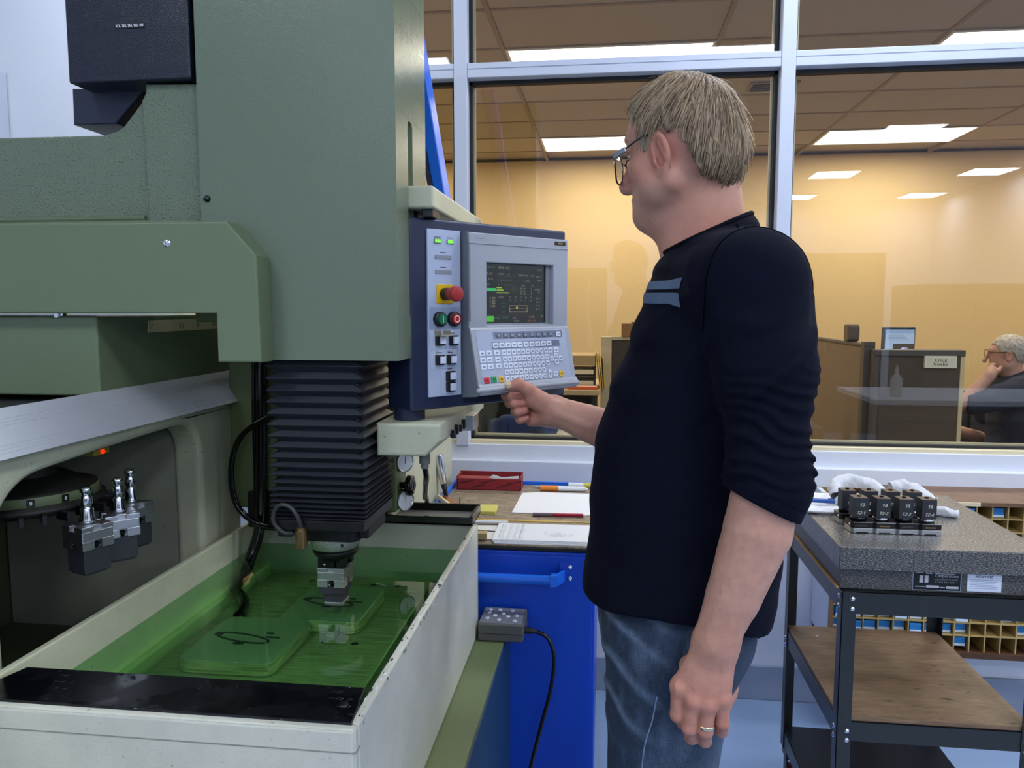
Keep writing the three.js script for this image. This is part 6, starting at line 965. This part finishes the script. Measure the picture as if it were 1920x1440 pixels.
  // ---------------- jeans and shoes
  const legs = uni(0.03, ell([0.120, 0.915, -1.32], [0.128, 0.12, 0.172]), ell([0.165, 0.885, -1.32], [0.092, 0.10, 0.155]), cap([0.110, 0.86, -1.235], [0.088, 0.50, -1.235], 0.104, 0.076), cap([0.112, 0.86, -1.405], [0.095, 0.50, -1.405], 0.104, 0.076), cap([0.088, 0.50, -1.235], [0.115, 0.10, -1.235], 0.077, 0.066), cap([0.095, 0.50, -1.405], [0.125, 0.10, -1.405], 0.077, 0.066));
  const jeansF = (x, y, z) => { let d = legs(x, y, z); const t = y * 0.85 + (x - 0.1) * 0.5; d -= 0.0040 * Math.pow(Math.max(0, Math.sin(t * 120 + 4 * noise(x * 9, y * 7, z * 9))), 2) * sstep(0.72, 0.80, y) * sstep(0.12, -0.02, x) + 0.003 * noise(x * 14, y * 10, z * 14) + 0.0022 * Math.max(0, noise(x * 24, y * 9 + x * 8, z * 20)); return Math.max(d, y - 0.99, 0.055 - y); };
  const jeansCol = (x, y, z) => {
    const t = y * 0.85 + (x - 0.1) * 0.5, wh = Math.pow(Math.max(0, Math.sin(t * 120 + 4 * noise(x * 9, y * 7, z * 9))), 3) * sstep(0.72, 0.80, y) * sstep(0.14, 0.0, x);
    const fade = 0.5 * sstep(-0.3, 0.5, noise(x * 8, y * 4, z * 8)) * sstep(0.86, 0.70, y) + 0.75 * wh + 0.25 * sstep(0.1, 0.6, noise(x * 40, y * 14, z * 40));
    return mixc([0.026, 0.050, 0.098], [0.22, 0.31, 0.45], clamp(fade, 0, 1));
  };
  const jeansMat = new THREE.MeshStandardMaterial({ color: 0xffffff, vertexColors: true, map: T.denim, roughness: 0.9, name: 'denim' });
  const jeans = part('jeans', nets(jeansF, [-0.06, 0.03, -1.54], [0.32, 1.01, -1.10], 0.0058, { color: jeansCol, reach: 1.8 }), jeansMat, man);
  part('side_seam', tube([[0.080, 0.842, -1.12], [0.070, 0.80, -1.12], [0.056, 0.75, -1.12], [0.05, 0.62, -1.13], [0.05, 0.5, -1.15]].map(p => onto(jeansF, p, 0.0003)), 0.0011, 30, 5), std(0x7f90a8, 0.9), jeans);
  for (const z of [-1.235, -1.405]) { const sx = z > -1.3 ? 0 : 0.01; const shoe = uni(0.02, cap([0.13 + sx, 0.06, z], [0.14 + sx, 0.05, z], 0.045), cap([0.10 + sx, 0.05, z], [-0.02 + sx, 0.035, z], 0.042, 0.036), cap([-0.02 + sx, 0.035, z], [-0.06 + sx, 0.032, z], 0.036, 0.031)); const sf = (x, y, zz) => Math.max(shoe(x, y, zz), 0.012 - y); const s = part('shoe', nets(sf, [-0.12, -0.01, z - 0.07], [0.22, 0.13, z + 0.07], 0.007), std(0x17171a, 0.6), man); part('sole', extY(roundPts(-0.098 + sx, 0.186 + sx, z - 0.043, z + 0.043, 0.04), 0.022, 0.0215, 0.003), std(0x0c0c0d, 0.7), s); }
  // wedding ring
  { const a = fingL[2].mcp, b = fingL[2].pip, t = 0.80, c = [lerp(a[0], b[0], t), lerp(a[1], b[1], t), lerp(a[2], b[2], t)], g = new THREE.TorusGeometry(0.0108, 0.0017, 10, 30); g.scale(1, 1, 1.9); g.applyQuaternion(new THREE.Quaternion().setFromUnitVectors(V(0, 0, 1), V(b[0] - a[0], b[1] - a[1], b[2] - a[2]).normalize())); g.translate(...c); part('finger_ring', g, metal(0xe3d6ae, 0.22), man); }
  // ---------------- hair: a shell with locks, plus loose strands
  const hairLine = (f, s) => { const P = [[-0.14, -0.080], [-0.072, -0.076], [-0.052, -0.058], [-0.044, -0.034], [-0.034, 0.000], [-0.022, 0.012], [0.008, 0.018], [0.022, 0.006], [0.034, -0.008], [0.044, 0.006], [0.054, 0.030], [0.066, 0.056], [0.078, 0.074], [0.10, 0.09]]; let i = 0; while (i < P.length - 2 && f > P[i + 1][0]) i++; const t = clamp((f - P[i][0]) / (P[i + 1][0] - P[i][0]), 0, 1); return lerp(P[i][1], P[i + 1][1], t); };
  const hsh = uni(0.03, ell([0, 0.018, -0.006], [0.0780, 0.0960, 0.0930]), ell([0, -0.022, -0.042], [0.064, 0.062, 0.052]), ell([0, 0.060, 0.022], [0.060, 0.048, 0.064]));
  const hairF0 = (s, u, f) => { const h = hairLine(f, s); return smax(hsh(s, u, f), (h - u) * 0.75, 0.008); };
  const locks = (s, u, f) => { const cr = Math.atan2(s, f + 0.04), rad = Math.hypot(s, f + 0.04), q = cr * 11 + 2.2 * noise(s * 22, u * 16, f * 22) - u * 10 * Math.sign(0.3 - cr); return 0.0034 * Math.sin(q * 2.4) * sstep(0.0, 0.04, rad) + 0.0030 * noise(s * 60, u * 24, f * 60) + 0.0016 * noise(s * 160, u * 50, f * 160); };
  const hairW = (x, y, z) => { const [s, u, f] = toL(x, y, z); const d = hairF0(s, u, f); return d < 0.02 ? d - locks(s, u, f) : d; };
  const H0 = [0.115, 0.074, 0.042], H1 = [0.52, 0.385, 0.24], HG = [0.42, 0.39, 0.36];
  const hairTone = (s, u, f, k) => { let c = mixc(H0, H1, clamp(k, 0, 1)); const temple = sstep(0.02, 0.05, f) * sstep(0.05, 0.0, u) + 0.5 * sstep(0.055, 0.08, f) * sstep(0.10, 0.05, u); c = mixc(c, HG, 0.75 * clamp(temple, 0, 1)); return c; };
  const hairCol = (x, y, z) => { const [s, u, f] = toL(x, y, z); return hairTone(s, u, f, 0.38 + 0.8 * noise(s * 110, u * 26, f * 110) + 0.35 * sstep(0.02, 0.10, u)).map(v => v * 0.8); };
  const hairMat = new THREE.MeshPhysicalMaterial({ color: 0xffffff, vertexColors: true, roughness: 0.5, specularIntensity: 0.6, side: THREE.DoubleSide, name: 'hair' });
  const hg = [nets(hairW, [-0.03, 1.58, -1.47], [0.27, 1.84, -1.17], 0.0030, { color: hairCol, reach: 2 })];
  {
    const pos = [], nor = [], col = [], idx = [], src = hg[0].attributes.position, cnt = src.count; let base = 0;
    for (let q = 0; q < 7500; q++) {
      const a = Math.floor(rnd() * cnt), l = toL(src.getX(a), src.getY(a), src.getZ(a)); if (l[1] < hairLine(l[2], 0) + 0.010 || hsh(...l) < -0.012) continue;
      let p = l.slice(), k = rnd(), len = rr(0.028, 0.055), w = rr(0.0004, 0.0010), n = 5, bend = rr(-0.5, 0.5), lift = rnd() < 0.12 ? rr(0.004, 0.011) : rr(0.0, 0.0035), pts = [];
      for (let i = 0; i <= n; i++) {
        const e = 0.003, gx = hsh(p[0] + e, p[1], p[2]) - hsh(p[0] - e, p[1], p[2]), gy = hsh(p[0], p[1] + e, p[2]) - hsh(p[0], p[1] - e, p[2]), gz = hsh(p[0], p[1], p[2] + e) - hsh(p[0], p[1], p[2] - e), g = V(gx, gy, gz).normalize();
        const dd = hsh(...p) - (0.001 + lift * (i / n)); p = [p[0] - g.x * dd, p[1] - g.y * dd, p[2] - g.z * dd];
        pts.push([p.slice(), g]);
        // combed from the crown outwards and down, with a wave
        const dir = V(p[0] * 1.2 + 0.5 * bend * Math.cos(i + k * 6) * 0.05, -0.045 - Math.max(0, 0.06 - p[1]) * 0.9, (p[2] + 0.045) * (p[2] > 0 ? 0.9 : 1.0) + bend * 0.02); dir.addScaledVector(g, -dir.dot(g)).normalize();
        p = [p[0] + dir.x * len / n, p[1] + dir.y * len / n, p[2] + dir.z * len / n];
      }
      if (pts.some(q2 => q2[0][1] < hairLine(q2[0][2], 0) - 0.008)) continue;
      const c0 = hairTone(l[0], l[1], l[2], Math.pow(k, 1.4) * 1.35 - 0.05);
      for (let i = 0; i <= n; i++) { const [pt, g] = pts[i], nx = i < n ? pts[i + 1][0] : pts[i - 1][0], sgn = i < n ? 1 : -1, tan = V((nx[0] - pt[0]) * sgn, (nx[1] - pt[1]) * sgn, (nx[2] - pt[2]) * sgn).normalize(), side = tan.clone().cross(g).multiplyScalar(w * (1 - 0.75 * i / n)); const A = toW(pt[0] + side.x, pt[1] + side.y, pt[2] + side.z), C = toW(pt[0] - side.x, pt[1] - side.y, pt[2] - side.z), D = toW(pt[0] + g.x * w, pt[1] + g.y * w, pt[2] + g.z * w); const gw = [S[0] * g.x + Uv[0] * g.y + F[0] * g.z, S[1] * g.x + Uv[1] * g.y + F[1] * g.z, S[2] * g.x + Uv[2] * g.y + F[2] * g.z]; pos.push(...A, ...D, ...C); nor.push(...gw, ...gw, ...gw); for (let r = 0; r < 3; r++) col.push(...c0); }
      for (let i = 0; i < n; i++) { const b = base + i * 3; idx.push(b, b + 3, b + 1, b + 1, b + 3, b + 4, b + 1, b + 4, b + 2, b + 2, b + 4, b + 5); }
      base += (n + 1) * 3;
    }
    const g = new THREE.BufferGeometry(); g.setAttribute('position', new THREE.Float32BufferAttribute(pos, 3)); g.setAttribute('normal', new THREE.Float32BufferAttribute(nor, 3)); g.setAttribute('color', new THREE.Float32BufferAttribute(col, 3)); g.setIndex(idx); hg.push(boxUV(g));
  }
  part('hair', hg, hairMat, man);
  { // eyebrows
    const eb = [-1, 1].map(k => tube([[k * 0.016, 0.021, 0.0905], [k * 0.032, 0.026, 0.0885], [k * 0.048, 0.020, 0.076]].map(p => toW(...p)), 0.0026, 14, 6)); eb.forEach(g => part('eyebrow', g, std(0x7d6a52, 0.8), man));
  }
  // ---------------- safety glasses
  {
    const GW = (a, b, c) => toW(a, b - 0.012 * sstep(0.02, 0.09, c) - 0.004, c + 0.003);
    const gl = part('glasses', [-1, 1].map(k => tube([[k * 0.006, 0.004, 0.110], [k * 0.010, 0.020, 0.1095], [k * 0.034, 0.0225, 0.1045], [k * 0.058, 0.016, 0.0935], [k * 0.060, -0.006, 0.0925], [k * 0.046, -0.025, 0.0995], [k * 0.022, -0.026, 0.1065], [k * 0.008, -0.012, 0.110]].map(p => GW(...p)), 0.0014, 60, 8, true)).concat([tube([[-0.006, 0.010, 0.110], [0, 0.013, 0.111], [0.006, 0.010, 0.110]].map(p => GW(...p)), 0.0015, 8, 6)]), std(0x26282c, 0.3, { metalness: 0.6 }), man);
    for (const k of [-1, 1]) {
      part('temple_arm', tube([[k * 0.0625, 0.013, 0.090], [k * 0.0700, 0.016, 0.062], [k * 0.0725, 0.019, 0.025], [k * 0.0715, 0.014, 0.004], [k * 0.071, 0.004, -0.012]].map(p => GW(...p)), 0.0017, 40, 8), std(0x2e2a2a, 0.35), gl);
      part('side_shield', (() => { const g = new RoundedBoxGeometry(0.0038, 0.0095, 0.030, 2, 0.0018); const m = new THREE.Matrix4().makeBasis(V(...S), V(...Uv), V(...F)); g.rotateY(k * -0.28); g.rotateX(0.22); g.translate(k * 0.0665, -0.001, 0.082); g.applyMatrix4(m); g.translate(...HC); return g; })(), phy(0x9ba1aa, 0.2, { metalness: 0.85 }), gl, 'silver hinge and side shield');
      const lens = new THREE.SphereGeometry(0.028, 20, 14); lens.scale(0.95, 0.78, 0.10); { const m = new THREE.Matrix4().makeBasis(V(...S), V(...Uv), V(...F)); lens.rotateY(k * 0.25); lens.translate(k * 0.034, -0.015, 0.1045); lens.applyMatrix4(m); lens.translate(...HC); } part('lens', lens, M.glass, gl);
    }
  }
}
// ---------------------------------------------------------------- seated man in the office, seen through the glass
{
  const p = thing('person', 'grey-haired man in a dark blue polo shirt seated in the office, hand to his face', 'person', [2.26, 0, -4.6]);
  const SK = [0.49, 0.26, 0.185];
  // he faces left and away a little
  const hc = [2.235, 1.175, -4.62], a = 22 * Math.PI / 180, F = [-Math.cos(a), 0, -Math.sin(a)], S = [-Math.sin(a), 0, Math.cos(a)];
  const L = (x, y, z) => [(x - hc[0]) * S[0] + (z - hc[2]) * S[2], y - hc[1], (x - hc[0]) * F[0] + (z - hc[2]) * F[2]], W = (s, u, f) => [hc[0] + S[0] * s + F[0] * f, hc[1] + u, hc[2] + S[2] * s + F[2] * f];
  const headL = uni(0.022, ell([0, 0.016, -0.008], [0.073, 0.086, 0.092]), ell([0, -0.045, 0.026], [0.058, 0.072, 0.058]), sph([0, -0.100, 0.070], 0.018), cap([0.05, -0.06, 0], [0.016, -0.1, 0.066], 0.02, 0.017), cap([-0.05, -0.06, 0], [-0.016, -0.1, 0.066], 0.02, 0.017), cap([-0.03, 0.02, 0.076], [0.03, 0.02, 0.076], 0.012));
  const nose = cap([0, 0.01, 0.086], [0, -0.042, 0.108], 0.008, 0.011), ear = (s, u, f) => smax(ell([0.078, -0.010, -0.004], [0.009, 0.032, 0.018])(Math.abs(s), u, f), -ell([0.086, -0.006, -0.002], [0.008, 0.020, 0.010])(Math.abs(s), u, f), 0.004);
  const neck = cap([2.275, 1.0, -4.61], [2.25, 1.12, -4.615], 0.062, 0.056);
  const hf = (x, y, z) => { const l = L(x, y, z); return smin(smin(smin(headL(...l), nose(...l), 0.012), ear(...l), 0.006), neck(x, y, z), 0.03); };
  const el = [1.985, 0.905, -4.52], wr = [2.108, 1.060, -4.535];
  const foreArm = cap(el, wr, 0.044, 0.030);
  const fing = [0, 1, 2, 3].map(i => chain(0.004, [[2.122 + 0.004 * i, 1.086, -4.540 - 0.015 * i], [2.130 + 0.003 * i, 1.114, -4.556 - 0.015 * i], [2.147 + 0.002 * i, 1.120, -4.562 - 0.015 * i]], [0.0105, 0.0092, 0.0078]));
  const hand = (x, y, z) => { let d = smin(foreArm(x, y, z), cap(wr, [2.124, 1.086, -4.550], 0.028, 0.029)(x, y, z), 0.02); d = smin(d, chain(0.006, [[2.122, 1.072, -4.530], [2.150, 1.088, -4.530], [2.168, 1.106, -4.540]], [0.014, 0.012, 0.009])(x, y, z), 0.01); for (const q of fing) d = smin(d, q(x, y, z), 0.004); return d; };
  const otherArm = uni(0.02, cap([2.22, 0.66, -4.86], [2.02, 0.72, -4.88], 0.04, 0.030), ell([1.97, 0.735, -4.88], [0.05, 0.02, 0.04]));
  const core = uni(0.04, cap([2.33, 0.55, -4.62], [2.29, 0.95, -4.62], 0.12, 0.12));
  const col = (x, y, z) => { const l = L(x, y, z); let c = SK; c = mixc(c, [0.52, 0.18, 0.13], 0.45 * near(Math.abs(l[0]), l[1], l[2], [0.078, -0.01, 0], 0.03)); return c.map(v => v * (1 + 0.1 * noise(x * 60, y * 60, z * 60))); };
  const skin = new THREE.MeshStandardMaterial({ color: 0xffffff, vertexColors: true, roughness: 0.5, name: 'skinSeated' });
  part('body', [nets(core, [2.1, 0.4, -4.8], [2.5, 1.1, -4.45], 0.02, { color: () => SK }), nets(hf, [2.06, 0.97, -4.78], [2.4, 1.31, -4.46], 0.0055, { color: col }), nets(hand, [1.92, 0.84, -4.66], [2.22, 1.19, -4.44], 0.0048, { color: col }), nets(otherArm, [1.88, 0.6, -4.96], [2.28, 0.8, -4.78], 0.009, { color: col })], skin, p);
  const shirtF = (x, y, z) => { let d = uni(0.05, ell([2.32, 0.62, -4.62], [0.17, 0.16, 0.18]), ell([2.31, 0.82, -4.62], [0.145, 0.22, 0.195]), cap([2.295, 0.985, -4.47], [2.285, 0.985, -4.77], 0.072), cap([2.275, 0.985, -4.46], [2.02, 0.905, -4.505], 0.086, 0.062), ell([2.275, 1.005, -4.62], [0.105, 0.075, 0.15]), cap([2.285, 0.97, -4.78], [2.24, 0.80, -4.84], 0.072, 0.062))(x, y, z); d -= 0.006 * noise(x * 14, y * 22, z * 14); d = Math.max(d, (y - 1.062 - (x - 2.25) * 0.25) * 0.9); d = Math.max(d, -(foreArm(x, y, z) - 0.004)); return Math.max(d, 0.52 - y); };
  part('polo_shirt', nets(shirtF, [1.95, 0.5, -4.98], [2.56, 1.1, -4.3], 0.011, { color: (x, y, z) => [0.016, 0.020, 0.042].map(v => v * (1 + 0.2 * noise(x * 50, y * 50, z * 50))) }), new THREE.MeshStandardMaterial({ color: 0xffffff, vertexColors: true, roughness: 0.85, name: 'polo' }), p);
  part('shirt_collar', tube([W(0.045, -0.150, 0.03), W(0.066, -0.128, -0.02), W(0.045, -0.108, -0.068), W(0, -0.100, -0.082), W(-0.045, -0.108, -0.068)], 0.012, 30, 8), std(0x1c2136, 0.85), p);
  const legF = uni(0.03, ell([2.33, 0.53, -4.62], [0.18, 0.10, 0.19]), cap([2.30, 0.56, -4.52], [1.88, 0.58, -4.50], 0.085, 0.070), cap([2.30, 0.56, -4.74], [1.86, 0.58, -4.76], 0.085, 0.070), cap([1.88, 0.58, -4.50], [1.86, 0.12, -4.50], 0.066, 0.05), cap([1.86, 0.58, -4.76], [1.84, 0.12, -4.76], 0.066, 0.05));
  part('trousers', nets((x, y, z) => Math.max(legF(x, y, z) - 0.004 * noise(x * 16, y * 16, z * 16), 0.08 - y), [1.74, 0.06, -4.9], [2.56, 0.72, -4.36], 0.013), std(0x2d3c5c, 0.9), p);
  for (const z of [-4.50, -4.76]) part('shoe', nets((x, y, zz) => Math.max(cap([1.90, 0.045, z], [1.70, 0.032, z], 0.045, 0.034)(x, y, zz), 0.004 - y), [1.62, -0.01, z - 0.07], [1.98, 0.12, z + 0.07], 0.01), std(0x1a1614, 0.6), p);
  const hairF = (x, y, z) => { const [s, u, f] = L(x, y, z); const h = f > 0.06 ? 0.052 : f > 0.03 ? lerp(0.0, 0.052, (f - 0.03) / 0.03) : f > -0.025 ? 0.012 : f > -0.05 ? lerp(-0.055, 0.012, (f + 0.05) / 0.025) : -0.06; return smax(ell([0, 0.018, -0.011], [0.081, 0.094, 0.099])(s, u, f) - 0.002 * noise(s * 90, u * 50, f * 90), (h - u) * 0.8, 0.008); };
  part('hair', nets(hairF, [2.06, 1.08, -4.78], [2.4, 1.32, -4.46], 0.005, { color: (x, y, z) => { const k = 0.55 + 0.35 * noise(x * 80, y * 80, z * 80); return [k * 0.72, k * 0.64, k * 0.54]; } }), new THREE.MeshStandardMaterial({ color: 0xffffff, vertexColors: true, roughness: 0.6, name: 'greyHair' }), p);
  const gl = part('glasses', [-1, 1].map(k => tube([[k * 0.008, 0.018, 0.108], [k * 0.034, 0.022, 0.103], [k * 0.058, 0.014, 0.092], [k * 0.056, -0.012, 0.092], [k * 0.03, -0.018, 0.104], [k * 0.01, -0.006, 0.109]].map(q => W(...q)), 0.0016, 40, 6, true)), std(0x5a3a22, 0.4), p);
  for (const k of [-1, 1]) part('temple_arm', tube([[k * 0.060, 0.012, 0.09], [k * 0.072, 0.012, 0.05], [k * 0.080, 0.012, 0.0], [k * 0.081, -0.002, -0.022]].map(q => W(...q)), 0.0022, 20, 6), std(0x5a3a22, 0.4), gl);
  const ch = thing('office_chair', 'dark office chair with a curved olive backrest behind the seated man', 'chair', [2.38, 0, -4.62]);
  const dk = std(0x39331f, 0.5), bk = std(0x1d1b17, 0.7);
  part('seat', B(2.02, 2.52, 0.40, 0.46, -4.86, -4.38, 0.03, 3), bk, ch);
  part('backrest', nets((x, y, z) => { const q = (z + 4.62) / 0.25, xc = 2.52 - 0.07 * q * q + (y - 0.7) * 0.12; return Math.max(Math.abs(x - xc) - 0.022, Math.hypot(q * 0.24, (y - 0.72) * 0.82) - 0.21); }, [2.36, 0.42, -4.92], [2.66, 1.05, -4.32], 0.012), bk, ch);
  { const rim = []; for (let i = 0; i < 28; i++) { const t = i / 28 * Math.PI * 2, q = 0.86 * Math.cos(t), y = 0.72 + 0.252 * Math.sin(t), z = -4.62 + q * 0.25; rim.push([2.52 - 0.07 * q * q + (y - 0.7) * 0.12, y, z]); } part('back_rim', tube(rim, 0.022, 90, 8, true), dk, ch); }
  part('armrest', [B(2.18, 2.44, 0.64, 0.665, -4.37, -4.31, 0.012), cyl([2.34, 0.44, -4.36], [2.34, 0.645, -4.34], 0.014)], bk, ch); part('armrest', [B(2.18, 2.44, 0.64, 0.665, -4.94, -4.88, 0.012), cyl([2.34, 0.44, -4.88], [2.34, 0.645, -4.91], 0.014)], bk, ch);
  part('gas_column', cyl([2.27, 0.10, -4.62], [2.27, 0.41, -4.62], 0.026), bk, ch);
  for (let i = 0; i < 5; i++) { const t = i / 5 * Math.PI * 2, e = [2.27 + 0.28 * Math.cos(t), 0.075, -4.62 + 0.28 * Math.sin(t)]; const f = part('base_foot', cyl([2.27, 0.11, -4.62], e, 0.024, 0.015, 10), bk, ch); part('castor', ball([e[0], 0.032, e[2]], 0.031, 12, 10), bk, f); }
  // dark floor bin and boxes below the seated man
  const bx = thing('office_bag', 'dark bag lying on the office floor at the right window edge', 'bag', [2.2, 0, -3.8]);
  part('bag_body', nets((x, y, z) => Math.max(ell([2.2, 0.18, -3.75], [0.34, 0.26, 0.2])(x, y, z) - 0.03 * noise(x * 7, y * 9, z * 7), 0.004 - y), [1.8, -0.02, -4.05], [2.6, 0.52, -3.45], 0.016), std(0x1b1e26, 0.7), bx); part('bag_strap', tube([[2.0, 0.36, -3.7], [2.1, 0.5, -3.68], [2.3, 0.5, -3.68], [2.4, 0.36, -3.7]], 0.014, 30, 8), std(0x2b2e36, 0.6), bx);
}
// ---------------------------------------------------------------- a bench just outside the frame on the right, mirrored in the glass
{
  const b = thing('workbench', 'white-topped workbench outside the frame at right, mirrored in the window glass', 'bench', [2.6, 0, -0.1]);
  part('bench_top', B(1.75, 3.7, 0.80, 0.835, -0.5, 0.35, 0.004), std(0xdfe3ea, 0.5), b); part('apron', B(1.8, 3.65, 0.70, 0.80, -0.46, -0.44, 0.002), std(0x6b5a48, 0.6), b); part('panel', B(1.8, 3.65, 0.1, 0.68, -0.44, -0.42, 0.002), std(0x5d4b3c, 0.6), b);
  for (const [x, z] of [[1.8, -0.46], [3.6, -0.46], [1.8, 0.28], [3.6, 0.28]]) part('bench_leg', B(x, x + 0.05, 0, 0.80, z, z + 0.05, 0.004), std(0x50545c, 0.5), b);
  const bt = thing('squeeze_bottle', 'white squeeze bottle on the bench, mirrored in the glass by the man’s elbow', 'bottle', [1.95, 0.835, -0.3]); part('bottle_body', lathe([[0, 0], [0.036, 0], [0.038, 0.01], [0.038, 0.12], [0.02, 0.145], [0.014, 0.15], [0, 0.15]], [1.95, 0.8355, -0.3]), std(0xe8e8ea, 0.4), bt); part('nozzle', lathe([[0, 0.148], [0.014, 0.148], [0.012, 0.165], [0.004, 0.215], [0, 0.216]], [1.95, 0.8355, -0.3]), std(0xf0f0f0, 0.4), bt);
}

for (let i = 0; i < 4; i++) {  // unseen cabinets, added to darken what the window glass mirrors
  const x = -0.6 + i * 1.55, c = thing('added_dark_cabinet', ['dark cabinet added behind the camera to darken the glass reflection, leftmost of four', 'dark cabinet added behind the camera to darken the glass reflection, second of four', 'dark cabinet added behind the camera to darken the glass reflection, third of four', 'dark cabinet added behind the camera to darken the glass reflection, rightmost of four'][i], 'cabinet', [x, 0, 3.4], 0, 'added dark cabinets behind the camera', true), h = [1.9, 1.55, 2.05, 1.7][i];
  part('cabinet_body', B(-0.6, 0.6, 0, h, 0, 0.8, 0.01), std([0x4a4238, 0x3c4038, 0x453c33, 0x39393a][i], 0.6), c); part('cabinet_door', B(-0.5, 0.0, 0.15, h - 0.1, -0.012, 0.004, 0.004), std(0x534a3e, 0.6), c); part('cabinet_door', B(0.01, 0.5, 0.15, h - 0.1, -0.012, 0.004, 0.004), std(0x534a3e, 0.6), c); part('door_handle', B(-0.04, -0.02, h * 0.45, h * 0.45 + 0.14, -0.035, -0.012, 0.004), M.chrome, c);
}

{ const c = thing('added_dark_fill', 'low dark box added as fill for office clutter behind the seated man’s legs', 'cabinet', [2.5, 0, -5.4]); const k = std(0x25242a, 0.6); part('cabinet_body', B(1.78, 3.4, 0, 0.86, -5.7, -5.25, 0.006), k, c); for (let i = 0; i < 3; i++) part('cabinet_door', B(1.8 + i * 0.535, 2.31 + i * 0.535, 0.05, 0.83, -5.252, -5.236, 0.003), std(0x2c2a2e, 0.5), c); }  // added dark box, fills the dim area behind the legs
scene.traverse(o => { if (o.isMesh) { o.castShadow = true; o.receiveShadow = true; } });
renderer.render(scene, camera);
